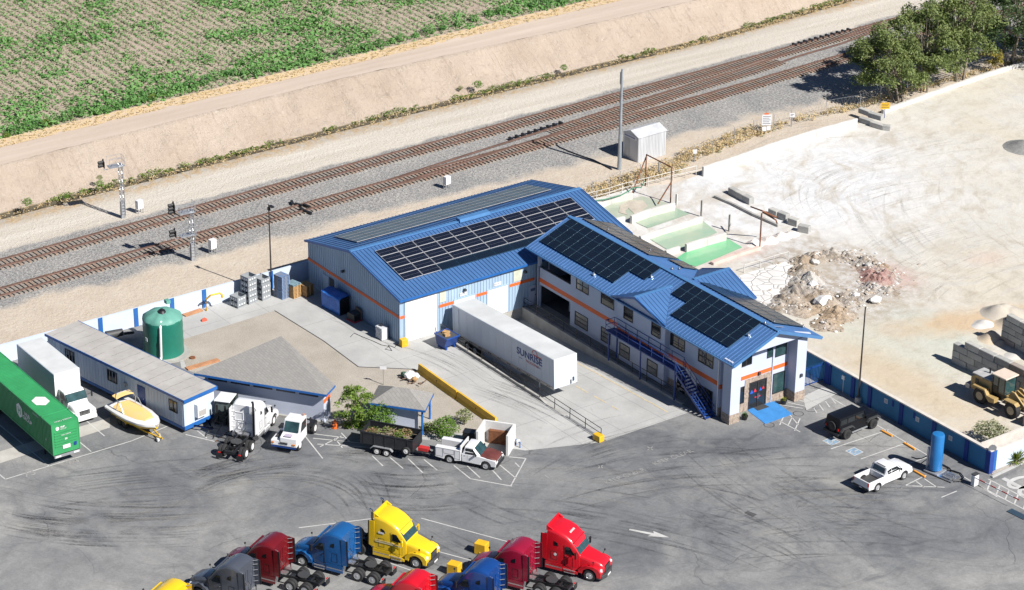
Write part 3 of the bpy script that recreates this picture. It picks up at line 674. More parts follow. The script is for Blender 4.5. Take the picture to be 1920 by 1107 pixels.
# wall corrugation
b = MB(); x = -16.3
while x < -.05:
    top = 4.6 + (1.72*(1-abs(x-RXX)/8.2)); b.box(x, x+.07, -.045, .0, 0.05, top-.05); x += .34
y = .25
holes = [(.5,4.3,0,4.26), (6.1,8.7,0,2.95), (9.95,12.55,0,2.98), (14.9,16.0,0,2.2)]
y = .05
while y < 16.0:
    segs = [(0.05, 4.5)]
    for h0,h1,z0,z1 in holes:
        if h0-.07 < y < h1: segs = [(z1, 4.5)]
    for z0, z1 in segs: b.box(0, .045, y, y+.07, z0, z1)
    y += .34
stuff(b.build('wall_ribs', WALLM, wh))
for (y0,y1,z1) in ((.62,4.2,4.2),(6.2,8.6,2.88),(10.05,12.45,2.9)):
    d = MB(); n = 6
    for i in range(n): d.box(.0,.03,y0,y1,.03+z1*i/n,.03+z1*(i+1)/n-.015-(.03 if i==n-1 else 0))
    stuff_ = d.build('roll_up_door', DOORW, wh)
    MB().box(0,.07,y0-.1,y0,0,z1+.1).box(0,.07,y1,y1+.1,0,z1+.1).box(0,.07,y0,y1,z1,z1+.1).build('door_frame', WALLM, wh)
each('orange_stripe', [(.046,.056,0.0,.5,2.58,2.88),(.046,.056,4.4,6.08,2.58,2.88),(.046,.056,8.72,9.93,2.58,2.88),(.046,.056,12.58,15.6,2.58,2.88),(-16.4,.05,-.056,-.046,2.6,2.9)], ORG, wh)
each('sun_faded_patch', [(.046,.05,4.5,5.2,3.1,4.4),(.046,.05,13.1,14.1,3.0,4.5)], mat('faded yellow patch', (0.55,0.57,0.47),0.8), wh)
dd = MB().box(0,.05,14.98,15.85,0.0,2.05).build('side_door', STUC, wh); MB().box(.05,.056,15.15,15.7,1.45,1.75).build('notice', mat('notice print', (0.1,0.14,0.25), 0.6), dd)
MB().box(.05,.09,15.72,15.8,.95,1.05).build('handle', BLK, dd)
dd = MB().box(-13.65,-12.6,-.07,-.0,0,2.2).build('side_door', WALLM, wh, )
MB().box(-12.45,-11.6,-.055,-.046,.9,2.25).build('doorway_shade_panel', INT, wh)  # dark panel on the solid wall, painted as the shaded opening
for (P, q) in (((-9.7,-.2,3.9),1),((.2,7.3,3.75),0),((.2,14.4,3.8),0)):
    MB().cb(P, (.22,.3,.2) if q else (.3,.22,.2)).cb((P[0]-(0 if q else .1), P[1]+(.1 if q else 0), P[2]+.05), (.1,.1,.1)).build('wall_light', DGR, wh)
for y_, s_ in ((7.2,'2'),(11.2,'3')):
    sg = MB().box(.046,.06,y_-.4,y_+.4,3.15,3.5).build('dock_sign', SIGNW, wh)
    text('sign_text', 'DOCK '+s_, .2, BLK, sg, (.062,y_,3.32), (pi/2,0,pi/2), ext=.001)
MB().box(-.02,.05,-.06,.0,0,4.6).box(0,.05,-.01,.06,0,4.6).build('corner_trim', WALLM, wh)
for i in range(11):      # street-side array: five rows, the last one black beyond the second column
    for j in range(5):
        Y = 1.9 + i*2.125; X = -2.05 - j*1.03
        kx = X + 0.0; zz = EZ + (EX - kx) * sl_ + .06
        if i == 10 and j == 0: continue
        place_panel(wh, SPL if (i < 2 or j > 0) else SPB, (kx, Y, zz), (0,1,0), (-1,0,sl_), .11 if (i < 2 or j > 0) else .05)
for i in range(11):
    for j in range(4):
        Y = 1.95 + i*2.125; X = -14.55 + j*1.05; zz = EZ + (X - BX) * (RZZ-EZ)/(RXX-BX) + .06
        place_panel(wh, SPR, (X, Y+2.08, zz), (0,-1,0), (1,0,sl_), .11)

# ---------------- loading pit walls
def wallthing(name, label, cat, parts, m_, **k):
    b = MB()
    for p in parts: b.box(*p)
    return tag(b.build(name, m_, **k), label, cat)
wallthing('dock_wall', 'grey concrete wall below the two dock doors of the warehouse', 'dock wall', [(-.35,-.01,4.05,14.4,-1.3,.0)], CON)
t = wallthing('retaining_wall', 'stained grey concrete wall of the ramp, along the office side', 'retaining wall', [(.02,24.6,14.1,14.4,-1.25,.10)], CON, bevel=.015)
b = MB(); x = .8
b.prism([(.02,-1.3),(RX1,-1.3),(RX1,-.05),(17.5,.02),(16.3,.22),(.5,.22),(.02,.22)], 4.05, 4.35, 1)
tag(b.build('kerb_wall', CON, bevel=.015), 'low pale concrete kerb on the left side of the loading ramp', 'kerb')
# railings
def railing(label, x0, x1, y, zb, h=1.0, post=2.2, m_=BLK, mid=1, name='railing'):
    r = thing(name, label, 'railing', (x0, y, 0))
    n = max(1, int(round((x1-x0)/post)))
    for i in range(n+1):
        X = (x1-x0)*i/n; zz = zb(x0+X) if callable(zb) else zb
        MB().box(X-.025,X+.025,-.025,.025,zz,zz+h).build('post', m_, r)
    for k in range(mid+1):
        f = 1 - k/(mid+1); z0 = zb(x0) if callable(zb) else zb; z1 = zb(x1) if callable(zb) else zb
        MB().bar((0,0,z0+h*f),(x1-x0,0,z1+h*f),.045).build('rail', m_, r)
    return r
railing('black railing on the kerb between the white trailer and the yard', .6, 25.6, 4.2, lambda x: .2 if x < 16 else 0.0)
railing('black railing on the retaining wall in front of the office ground floor', .2, 23.6, 14.25, .1)
def yblock(label, px, py, rz_, d=(.75,.5,.5)):
    g = G(px, py); return tag(MB().box(-d[0]/2,d[0]/2,-d[1]/2,d[1]/2,0,d[2]).box(-.1,.1,-d[1]/2-.02,d[1]/2+.02,.12,.3).build('yellow_block', YEL, None, bevel=.05, loc=(g.x,g.y,0), rz=rz_), label, 'concrete block', 'yellow blocks standing in the yard')
yblock('yellow block at the outer end of the ramp railing', 1122, 826, 0.1, (.9,.6,.6)); yblock('yellow block at the front corner of the warehouse', 757, 649, 1.5, (.7,.6,.75))
yblock('upper yellow block, just left of the crimson tractor hood', 903, 1037, radians(28), (1.0,.8,1.0)); yblock('lower yellow block, beside the deep blue tractor hood', 852, 1076, radians(28), (1.0,.8,1.0))

# ---------------- office
of = thing('office_building', 'two-storey grey office wing with blue gabled roof, black solar panels and orange stripe', 'office building')
b = MB()
b.box(5.85,28.8,15.6,24.4,-.2,6.05)
b.box(.62,5.85,15.6,15.8,2.45,4.30); b.box(.62,.86,15.6,15.84,0,6.0)
b.box(.62,5.85,23.4,24.4,0,6.05); b.box(.3,.62,17,24.4,2.4,6.05)
b.prism([(15.6,6.05),(24.4,6.05),(20.1,7.75)], .7, 28.7, 0)
b.box(13.7,20.75,15.08,15.6,0,6.05)
b.prism([(13.7,6.0),(20.75,6.0),(17.2,7.42)], 15.08, 15.6, 1)
b.build('wall', STUC, of)
MB().box(.3,5.85,16.4,23.4,-.05,.02).box(.3,5.85,16.0,23.4,2.4,2.5).box(.35,.4,15.9,23.4,0,2.4).box(5.8,5.845,15.9,23.3,0,5.9).box(.6,5.8,23.3,23.39,0,5.9).build('porch_interior', INT, of)  # porch walls and floors coloured near black for their shade
MB().box(3.3,3.5,17.4,17.6,0,2.4).build('porch_column', STUC, of)
MB().box(1.0,5.8,15.55,15.85,4.30,4.36).build('porch_sill', BRZ, of)
each('pillar', [(28.95,30.05,15.1,16.2,.92,6.15),(28.4,30.0,22.8,23.95,.92,6.3),(28.0,28.3,15.3,15.6,.9,6.0)], STUC, of)
MB().prism([(16.2,6.38),(24.3,6.38),(24.3,6.5),(20.1,7.85),(15.9,6.3),(16.2,6.3)], 29.75, 30.0, 0).build('gable_beam', STUC, of)
MB().box(28.8,29.8,16.2,24.3,6.25,6.36).build('soffit', STUC, of)
MB().box(28.8,29.1,23.95,24.35,0,6.2).build('corner_return', STUC, of)
stones(of, [(0,30.05,1,15.06,16.24,0,.92),(1,15.1,-1,28.93,30.09,0,.92),(0,30.0,1,22.76,23.99,0,.92),(1,22.8,-1,28.42,30.04,0,.92),
  (0,28.8,1,16.2,17.8,0,.9),(0,28.8,1,21.0,22.8,0,.8),(0,28.8,1,17.8,18.35,0,3.15),(0,28.8,1,20.35,21.0,0,3.15),(0,28.8,1,18.35,20.35,2.65,3.15),(1,15.3,-1,27.98,28.32,0,.9),(1,15.6,-1,18.3,24.5,0,.75)])
MB().box(28.95,30.05,15.1,16.2,0,.92).box(28.4,30.0,22.8,23.95,0,.92).box(28.0,28.3,15.3,15.6,0,.9).build('pillar_base', STON, of)
each('orange_stripe', [(.6,28.0,15.585,15.598,2.72,3.18),(28.0,28.3,15.287,15.299,2.72,3.18),(28.302,28.314,15.287,15.6,2.72,3.18),(13.69,20.76,15.065,15.078,2.72,3.18),(28.802,28.815,17.25,22.8,3.2,3.58)], ORG, of)
for u0,u1,z0,z1,c_,r_ in ((6.8,8.6,4.32,5.45,2,2),(10.65,12.5,4.28,5.42,1,2),(20.98,22.9,4.16,5.38,1,1),(24.95,26.9,4.14,5.38,2,2),
                    (6.7,8.6,.55,1.82,1,3),(10.8,12.1,.5,1.82,1,3)):
    window(of, 1, 15.6, u0, u1, z0, z1, -1, c_, r_, GLS if z0 > 2 else BLIND)
for u0,u1,z0,z1,g_ in ((14.75,16.0,4.5,5.78,GLS),(18.85,20.05,4.48,5.75,GLS),(14.3,15.7,.5,1.75,BLIND),(18.4,19.8,.5,1.72,BLIND)): window(of, 1, 15.08, u0, u1, z0, z1, -1, 1 if z0 > 3 else 1, 2 if z0 < 3 else 2, g_)
for u0,u1,z0,z1 in ((17.27,17.72,4.62,5.72),(17.88,18.42,4.65,5.92),(20.33,21.0,4.68,5.98),(21.3,22.5,4.5,6.15),(17.25,17.7,.95,2.5),(21.2,22.5,.8,2.72)): window(of, 0, 28.8, u0, u1, z0, z1, 1, 1, 1, GLG if u0 > 20 else GLS)
d = MB().box(28.8,28.83,18.38,20.32,0,2.62).build('entrance_door', GLS, of)
MB().box(28.83,28.87,18.3,18.42,0,2.7).box(28.83,28.87,20.28,20.4,0,2.7).box(28.83,28.87,18.42,20.28,2.58,2.7).box(28.83,28.87,19.31,19.39,0,2.58).build('door_frame', BRZ, d)
lb = mat('door decal blue', (.03,.12,.6), .5); lr = mat('door decal red', (.7,.03,.05), .5)
b = MB(); 
for yy, zz, s_, mi in ((18.65,1.75,.2,0),(19.05,1.8,.18,1),(19.7,1.75,.17,0),(20.0,1.83,.16,1)): b.add([(28.845,yy-s_,zz-s_),(28.845,yy+s_,zz-s_),(28.845,yy,zz+s_)], [(0,1,2)], mi)
for yy in (19.15,19.6): b.box(28.84,28.85,yy-.1,yy+.1,1.0,1.12,1)
b.build('door_decal', [lb, lr], d)
MB().cyl((28.95,19.28,.9),(28.95,19.28,1.4),.02).cyl((28.95,19.42,.9),(28.95,19.42,1.4),.02).build('handle', STE, d)
for yy, zz, xx in ((16.8,2.4,28.9),(23.4,2.55,30.1),(19.4,3.4,28.9)): MB().cb((xx,yy,zz),(.16,.22,.28)).build('wall_light', DGR, of)
MB().cyl((11.8,15.52,2.95),(11.8,15.6,2.95),.1).build('wall_light', DGR, of)
MB().box(28.82,28.9,20.93,21.0,0,6.2).build('downpipe', STUC, of); MB().cyl((28.15,15.22,.1),(28.15,15.22,5.9),.06).build('downpipe', WHT, of); MB().cyl((.75,15.5,0),(.75,15.5,5.9),.06).build('downpipe', STUC, of)
for x0,x1,z1 in ((22.2,23.2,2.0),(25.0,27.0,1.8)):
    d = MB().box(x0,x1,15.56,15.6,0,z1).build('ground_floor_door', GLS, of); MB().box(x0-.07,x0,15.53,15.6,0,z1+.07).box(x1,x1+.07,15.53,15.6,0,z1+.07).box(x0,x1,15.53,15.6,z1,z1+.07).build('door_frame', BRZ, d)
# roof
K = 0.385; RY, RZ = 20.1, 8.0
def zf(y): return RZ - abs(y-RY)*K
def roofy(a, b_, x0, x1): return MB().prism([(a,zf(a)-.12),(a,zf(a)),(b_,zf(b_)),(b_,zf(b_)-.12)], x0, x1, 0).build('roof', ROOFB, of)
roofy(14.98, RY, -.6, 30.4); roofy(25.3, RY+.002, -.6, 30.4)
b = MB(); x = -.5
while x < 30.3:
    b.bar((x,15.0,zf(15.0)+.02),(x,RY,RZ+.02),.03,.06); b.bar((x,25.28,zf(25.28)+.02),(x,RY,RZ+.02),.03,.06); x += .42
stuff(b.build('roof_seams', ROOFB, of))
MB().box(-.62,30.42,RY-.2,RY+.2,RZ-.03,RZ+.07).build('ridge_cap', ROOFL, of, bevel=.03)
b = MB(); b.bar((30.43,14.95,zf(14.95)-.1),(30.43,RY,RZ-.1),.06,.28); b.bar((30.43,25.33,zf(25.33)-.1),(30.43,RY,RZ-.1),.06,.28)
b.box(-.6,30.42,14.86,14.97,zf(14.97)-.16,zf(14.97)-.02); b.box(-.6,30.42,25.3,25.42,zf(25.3)-.16,zf(25.3)-.02); b.build('roof_trim', ROOFL, of)
def cross_gable(side):
    # ridge along y at z 7.5, from the main slope out to the gable end
    yo = 14.45 if side < 0 else 25.75
    xc, hw, zr, ze = 16.95, 3.95, 7.5, 6.0
    yi = RY + side*(RZ-zr)/K; ye = RY + side*(RZ-ze)/K
    for s in (-1, 1):
        A = [(xc, yo, zr), (xc+s*hw, yo + (.55 if side<0 else 0), ze), (xc+s*hw, ye, ze), (xc, yi, zr)]
        b = MB(); top = [Vector(p)+Vector((0,0,.07)) for p in A]; low = [Vector(p)-Vector((0,0,.05)) for p in A]
        b.add(top+low, [(0,1,2,3),(7,6,5,4),(0,4,5,1),(1,5,6,2),(2,6,7,3),(3,7,4,0)]); b.build('gable_roof', ROOFB, of)
        b = MB(); n = 9
        for i in range(1, n+1):
            f = i/n; p0 = A[0] ; 
            q = Vector(A[0]).lerp(Vector(A[1]), 0)  # seams run down the slope
            yy = yo + (yi-yo)*f*0.98 if False else None
        k = yo + (.2 if side < 0 else -.2)
        while (k < yi + 2.0) if side < 0 else (k > yi - 2.0):
            # seam starts on ridge (if before the valley) or on the valley
            def valley_u(k_):   # fraction down-slope where the valley crosses this y
                u = (k_-yi)/(ye-yi) if abs(ye-yi) > 1e-6 else 0
                return u
            u0 = 0.0
            inside = (k < yi) if side < 0 else (k > yi)
            if not inside: break
            uv = min(1.0, max(0.0, 1.0)) if ((k < ye) if side < 0 else (k > ye)) else (yi-k)/(yi-ye)
            b.bar((xc, k, zr+.08), (xc+s*hw*uv, k, zr-(zr-ze)*uv+.08), .03, .06)
            k += .42 * (1 if side < 0 else -1)
        if b.v: stuff(b.build('roof_seams', ROOFB, of))
    MB().bar((xc-.02,yo,zr+.1),(xc-.02,yi,zr+.1),.3,.08).build('ridge_cap', ROOFL, of)
    b = MB()
    for s in (-1,1): b.bar((xc, yo-.03*-side*-1, zr-.0), (xc+s*hw, yo+(.55 if side<0 else 0)-.0, ze-.0), .07, .24)
    b.build('roof_trim', BLUE, of)
cross_gable(-1); cross_gable(1)
MB().box(13.8,20.4,24.4,25.4,0,5.9).prism([(13.8,5.9),(20.4,5.9),(17.0,7.25)], 24.4, 25.5, 1).build('rear_bay_wall', STUC, of)
def arr(x0, cols, y0, rows, side, skip=()):
    for i in range(cols):
        for j in range(rows):
            if (i, j) in skip: continue
            if side < 0: y_ = y0 + j*2.0*cos(math.atan(K)); place_panel(of, SPP, (x0+i*1.16, y_, zf(y_)), (1,0,0), (0,1,K), .1)
            else: y_ = y0 - j*2.0*cos(math.atan(K)); place_panel(of, SPP, (x0+i*1.16+1.14, y_, zf(y_)), (-1,0,0), (0,-1,K), .1)
arr(.1, 12, 16.2, 2, -1, ((10,0),(11,0)))
arr(17.8, 9, 16.25, 2, -1, ((0,0),(1,0)))
arr(.0, 9, 25.0, 2, 1); arr(11.0, 2, 25.0, 1, 1); arr(17.9, 9, 25.0, 2, 1)
b = MB()
for x, y in ((14.2,18.6),(14.4,20.9),(13.9,22.2),(28.5,18.2),(28.6,20.0),(28.0,21.6),(28.3,24.9),(9.0,15.9),(2.8,22.3),(8.5,23)): b.cyl((x,y,zf(y)),(x,y,zf(y)+.35),.05).cb((x,y,zf(y)+.12),(.25,.2,.12))
b.build('roof_vents', ALU, of)['kind'] = 'stuff'
MB().tube([(28.6,20.0,8.1),(28.9,20.0,8.14),(29.4,20.4,8.0),(29.5,21.0,7.8),(29.3,21.6,7.55)], .03).build('conduit', ALU, of)

# steel balcony and stairs
st = thing('steel_balcony_and_stairs', 'blue steel walkway on posts with open stairs along the shaded office wall', 'external stairs', (13.4, 14.0, 0))
ox, oy = 13.4, 14.0
MB().box(0,10.3,0.0,1.06,2.88,2.98).build('walkway_floor', NAVY, st)
for X in (.5,5.2,10.2):
    for Y in ((0,) if X != .5 else (0,.95)): MB().box(X-.05,X+.05,Y,Y+.1,0,2.9).build('post', NAVY, st)
for Y in (0.02, 1.03):
    n = 6
    for i in range(n+1): MB().box(i*10.2/n-.02,i*10.2/n+.02,Y-.02,Y+.02,2.98,4.05).build('baluster', NAVY, st)
    for zz in (3.5,4.03): MB().box(0,10.25,Y-.02,Y+.02,zz-.02,zz+.02).build('handrail', NAVY, st)
MB().box(-.02,.02,0,1.05,3.98,4.02).box(-.02,.02,0,1.05,3.5,3.54).build('handrail', NAVY, st)
for k in range(15):
    f = (k+.5)/15; X = 10.3 + 4.3*f; Z = 2.95*(1-f)
    MB().box(X,X+.27,.0,.98,Z-.03,Z+.01).build('step', NAVY, st)
for Y in (-.03,1.01):
    MB().bar((10.2,Y,2.9),(14.75,Y,-.0),.05,.24).build('stringer', NAVY, st)
    MB().bar((10.2,Y,3.95),(14.7,Y,1.0),.04).build('handrail', NAVY, st); MB().bar((10.2,Y,3.5),(14.7,Y,.55),.03).build('handrail', NAVY, st)
    for k in range(6): f = (k+.3)/5.6; X = 10.2+4.5*f; MB().box(X-.02,X+.02,Y-.02,Y+.02,2.95*(1-f),2.95*(1-f)+1.0).build('baluster', NAVY, st)
st.location.z = 0
# entrance pad, mat, pots
pp = [G(x,y) for x,y in ((1402,768.5),(1433,757),(1452,753),(1486,777),(1435,795.5),(1404,772))]
LB = mat('bright blue painted pad', (0.04, 0.24, 0.60), 0.75, var=0.12, vs=1.5, fine=0.1)
b = MB(); b.add([(p.x,p.y,.03) for p in pp]+[(p.x,p.y,0) for p in pp], [(0,1,2,3,4,5)]+[(i,(i+1)%6,6+(i+1)%6,6+i) for i in range(6)]); tag(b.build('entrance_pad', LB), 'bright blue painted ramp pad in front of the entrance', 'entrance pad')
pp = [G(x,y) for x,y in ((1411,764),(1430,757.5),(1442,764),(1421,771))]
b = MB(); b.add([(p.x,p.y,.055) for p in pp]+[(p.x,p.y,.03) for p in pp], [(0,1,2,3)]+[(i,(i+1)%4,4+(i+1)%4,4+i) for i in range(4)]); tag(b.build('door_mat', DGR), 'grey doormat on the blue pad at the entrance', 'doormat')
LEAFY = mat('yellow green leaves', (0.30, 0.32, 0.05), 0.7, var=0.35, vs=6); LEAFG = mat('green shrub leaves', (0.07, 0.14, 0.03), 0.7, var=0.4, vs=5)
for (px,py,lab,m_) in ((1396,787,'round black pot with a green plant left of the entrance',LEAFG),(1469,758,'round black pot with a yellow flowering plant right of the entrance',LEAFY)):
    g = G(px,py); r = thing('potted_plant', lab, 'plant pot', (g.x,g.y,0), group='pots beside the entrance')
    MB().cyl((0,0,0),(0,0,.4),.2,.32,12).build('pot', BLK, r, smooth=True)
    b = MB()
    for i in range(60):
        a = random.uniform(0,2*pi); e = random.uniform(.2,1.3); d = Vector((cos(a)*cos(e),sin(a)*cos(e),sin(e)))*random.uniform(.2,.45); q = Vector((0,0,.4))+d; n = Vector((-sin(a),cos(a),0))*.04
        b.poly([(0,0,.4), tuple(q*.6+Vector((0,0,.16))-n), tuple(q), tuple(q*.6+Vector((0,0,.16))+n)])
    b.build('foliage', m_, r)

# ---------------- modular office trailer
TRP = mat('pale worn trailer wall', (0.60, 0.67, 0.77), 0.5, var=0.07, vs=1.3, streak=True, c2=(0.42,0.52,0.64))
t = NT('patched trailer roof', 0.9); c = t.mix(t.rmp(t.noise(0.5,5,.65), .3, .7), (0.36,0.345,0.33), (0.47,0.455,0.43)); x,y,z = t.sep()[:3]
c = t.mix(t.mt('MULTIPLY', joint(t, t.mt('ADD', x, t.mt('MULTIPLY', t.noise(0.8,3), .6)), 1.2, .03), t.rmp(t.noise(1.2,3),.35,.6)), c, (0.2,0.19,0.18)); t.col(c); TRR = t.m
md = thing('modular_office', 'long white modular office with grey flat roof between the boat and green tank', 'modular office', (4.3,-25.3,0), radians(192))
Lm, Wm = 19.0, 3.5
# local x runs along the length away from the near end, local y is then towards -y side: use negative y for the far side
MB().box(0.1,Lm,-Wm,0,.45,3.25).build('wall', TRP, md)
b = MB(); x = .3
while x < Lm-.1: b.box(x,x+.04,0,.025,.5,3.2); x += .41
stuff(b.build('wall_battens', TRP, md))
MB().box(-.15,Lm+.1,-Wm-.15,.15,3.3,3.42).build('roof', TRR, md)
b = MB(); b.box(-.2,-.15,-Wm-.18,.2,3.14,3.44).box(-.2,Lm+.14,.15,.2,3.2,3.44).box(-.2,Lm+.14,-Wm-.2,-Wm-.15,3.14,3.44); b.box(.02,.1,-Wm,.03,.35,.72).box(.02,Lm,.0,.05,.35,.62); b.build('blue_trim', BLUE, md)
for u0,u1 in ((1.0,2.0),(9.2,10.4),(15.2,16.4)):
    window(md, 1, 0, u0, u1, 1.75, 2.75, 1, 2, 1)
d = MB().box(5.3,6.3,0,.05,.5,2.7).build('door', NAVY, md); MB().box(5.4,5.5,.05,.1,1.5,1.6).build('handle', STE, d)
MB().box(7.8,8.1,0,.2,2.0,2.3).build('wall_box', STE, md)
ac = MB().box(-.35,.1,-2.3,-1.2,1.2,2.5).build('air_conditioner', WHT, md, bevel=.03); MB().box(-.37,-.35,-2.15,-1.35,1.35,1.9).build('grille', TRR, ac)
for k in range(6): MB().box(.4+k*3.4,.8+k*3.4,-Wm+.2,-.2,0,.45).build('pier', DGR, md); MB().bar((-1.6,-Wm/2,.45),(0.2,-Wm/2-.8,.45),.12).bar((-1.6,-Wm/2,.45),(.2,-Wm/2+.8,.45),.12).build('hitch', NAVY, md)

# ---------------- hip-roofed utility building and shelter
SHI = NT('grey asphalt shingles', 0.95); x,y,z = SHI.sep()[:3]
br = SHI.n.new('ShaderNodeTexBrick'); br.inputs['Scale'].default_value = 1.0; br.inputs['Brick Width'].default_value = .55; br.inputs['Row Height'].default_value = .26; br.inputs['Mortar Size'].default_value = .018
br.inputs['Color1'].default_value = (0.30,0.29,0.275,1); br.inputs['Color2'].default_value = (0.25,0.243,0.232,1); br.inputs['Mortar'].default_value = (0.17,0.165,0.16,1)
SHI.l.new(SHI.co, br.inputs['Vector']); SHI.col(SHI.mix(0.35, br.outputs['Color'], SHI.mix(SHI.rmp(SHI.noise(3,3), .3,.7), (0.235,0.228,0.22),(0.32,0.31,0.295)))); SHI = SHI.m
ub = thing('utility_building', 'low pale utility building with a steep pointed grey shingle roof behind the white tractor', 'utility building')
E1, E2, E3, E4 = (Vector(v) for v in ((-.07,-21.9,3.2),(10.15,-14.4,3.2),(9.0,-12.75,3.2),(-1.6,-20.4,3.2)))
AP = PW(527,630,2,4.3)
AP2 = AP + (E1-E2).normalized()*0.5
BK = Vector((-6.5,-13.5,3.2)); BK2 = Vector((AP.x+2.5, AP.y+4.5, 3.2))
def slab(pts, th, name, m_, parent):
    b = MB(); n = len(pts); b.add([tuple(p) for p in pts]+[(p[0],p[1],p[2]-th) for p in pts], [tuple(range(n)), tuple(range(n,2*n))[::-1]]+[(i,(i+1)%n,n+(i+1)%n,n+i) for i in range(n)]); return b.build(name, m_, parent)
slab([E1,E2,AP], .08, 'roof', SHI, ub); slab([E2,E3,AP], .08, 'roof', SHI, ub); 
AN = AP
d12 = (E2-E1).normalized(); n12 = Vector((d12.y,-d12.x,0)); 
w1 = E1 + d12*.8 - n12*.55; w2 = E2 - d12*.5 - n12*.55; w3 = E3 - d12*.5; w5 = AP.lerp((E1+E2+E3)/3, .12); w4 = w1.lerp(w5, .5)
b = MB(); foot = [w1,w2,w3,w5,w4]; n = 5
b.add([(p.x,p.y,-.03) for p in foot]+[(p.x,p.y,(3.0,3.05,3.05,3.95,3.45)[i]) for i,p in enumerate(foot)], [tuple(range(n)),tuple(range(n,2*n))]+[(i,(i+1)%n,n+(i+1)%n,n+i) for i in range(n)]); b.build('wall', STUC, ub)
b = MB()
for k in range(5):
    a = w1 + (w2-w1)*(.03+.192*k); c_ = w1 + (w2-w1)*(.19+.192*k); b.bar((a.x+n12.x*.01,a.y+n12.y*.01,2.72),(c_.x+n12.x*.01,c_.y+n12.y*.01,2.72),.08,.42)
b.build('vent_opening', BRZ, ub)['kind'] = 'stuff'
MB().bar(E1+Vector((0,0,-.12)),E2+Vector((0,0,-.12)),.06,.2).build('fascia', BLUE, ub); MB().bar(E2+Vector((0,0,-.12)),E3+Vector((0,0,-.12)),.06,.2).build('fascia', BLUE, ub); MB().bar(E3+Vector((0,0,-.12)),AP+Vector((0,0,-.14)),.05,.14).build('fascia', DGR, ub)
e = (w3-w2); nn = Vector((e.y,-e.x,0)).normalized()*.012; a_ = w2+nn; c_ = w3+nn; b = MB().add([(a_.x,a_.y,1.9),(c_.x,c_.y,1.9),(c_.x,c_.y,2.3),(a_.x,a_.y,2.3)], [(0,1,2,3)]); b.build('orange_stripe', ORG, ub)
MB().bar((w1.x,w1.y,.1),(w2.x,w2.y,.1),.5,.25).build('foundation', CON, ub)

sh = thing('small_shelter', 'small shelter with grey hip roof and blue posts beside the round bushes', 'shelter')
zc = 2.6; c1,c2,c3,c4 = (G(x,y,zc) for x,y in ((693,755),(797,770),(813,737),(728,713)))
c4 = c1 + (c3 - c2)
pk1 = PW(752,714,2,3.5); mid = (c1+c2+c3+c4)/4; pk1 = Vector((mid.x-.55, mid.y-.45, 3.6)); pk2 = Vector((mid.x+.55, mid.y+.45, 3.6))
slab([c1,c2,pk2,pk1], .07, 'roof', SHI, sh); slab([c2,c3,pk2], .07, 'roof', SHI, sh); slab([c3,c4,pk1,pk2], .07, 'roof', SHI, sh); slab([c4,c1,pk1], .07, 'roof', SHI, sh)
for a_, c_ in ((c1,c2),(c2,c3),(c3,c4),(c4,c1)): MB().bar(a_-Vector((0,0,.12)), c_-Vector((0,0,.12)), .06, .18).build('fascia', BLUE, sh)
for p in (c1,c2,c3,c4):
    q = p.lerp(mid, .12); MB().box(q.x-.07,q.x+.07,q.y-.07,q.y+.07,0,2.55).build('post', BLUE if p in (c2,c3) else STUC, sh)
q1, q2, q4 = c1.lerp(mid,.2), c2.lerp(mid,.3), c4.lerp(mid,.2)
MB().bar((q1.x,q1.y,1.1),(q2.x,q2.y,1.1),.12,2.2).bar((q1.x,q1.y,1.1),(q4.x,q4.y,1.1),.12,2.2).build('low_wall', STUC, sh)
q5 = c2.lerp(mid,.3); 
b = MB(); b.add([(p.x,p.y,.05) for p in (c1,c2,c3,c4)], [(0,1,2,3)]); b.build('slab', CON, sh)

# ---------------- perimeter walls
PBL = mat('blue painted block wall', (0.045, 0.21, 0.40), 0.85, var=0.10, vs=0.7, bump=0.005); PDK = mat('dark blue pilaster paint', (0.01, 0.05, 0.27), 0.8, var=0.1)
PWH = mat('white painted block wall', (0.55, 0.63, 0.75), 0.9, var=0.06, vs=0.6)
CAPM = mat('dusty concrete cap', (0.62, 0.58, 0.53), 0.95, var=0.12, vs=1.5)
rw = thing('blue_perimeter_wall', 'blue painted wall with dark blue pilasters between the car park and the quarry', 'perimeter wall', (22,27.75,0))
MB().box(0,27.5,0,.25,0,2.05).build('wall', PBL, rw); MB().box(-.05,27.55,-.05,.32,2.05,2.17).build('cap', CAPM, rw)
for X in (7.2,10.35,12.55,16.6,20.7,24.7): MB().box(X-.22,X+.22,-.1,0,0,2.0).build('pilaster', PDK, rw)
for X in (6.9,27.3): MB().box(X-.25,X+.3,-.14,.33,0,2.1).build('pilaster', PDK, rw)
for X, z_ in ((14.6,1.45),(18.6,1.35),(22.7,1.3)):
    s_ = MB().box(X-.22,X+.22,-.02,-.002,z_-.22,z_+.22).build('parking_sign', SIGNW, rw); b = MB()
    for k in range(3): b.box(X-.16,X+.16,-.026,-.021,z_-.14+k*.1,z_-.09+k*.1)
    b.build('lettering', mat('grey print',(.25,.25,.3),.6), s_)
for X in (15.5,18.2): MB().box(X-.12,X+.12,-.03,-.002,1.3,1.85).build('bay_plaque', PDK, rw)
MB().box(8.9,9.25,-.12,0,1.3,1.7).box(9.05,9.1,-.05,0,0,1.3).build('control_box', WHT, rw)
vw = thing('white_boundary_wall', 'white wall leading away from the blue corner, behind the spiky plant', 'boundary wall', (49.35,27.75,0))
MB().box(-.25,0,.3,18,0,2.0).build('wall', PWH, vw); MB().box(-.3,.05,.3,18,2.0,2.12).build('cap', CAPM, vw); MB().box(-.02,.04,.25,.9,0,1.95).build('blue_end_band', BLUE, vw)
pl = thing('raised_planter', 'raised concrete planter edge inside the wall corner', 'planter', (47.6,28.1,0))
MB().box(0,.2,.3,14,1.0,1.95).box(-4,1.4,0,.05,0,1.9).build('edge', CAPM, pl); 
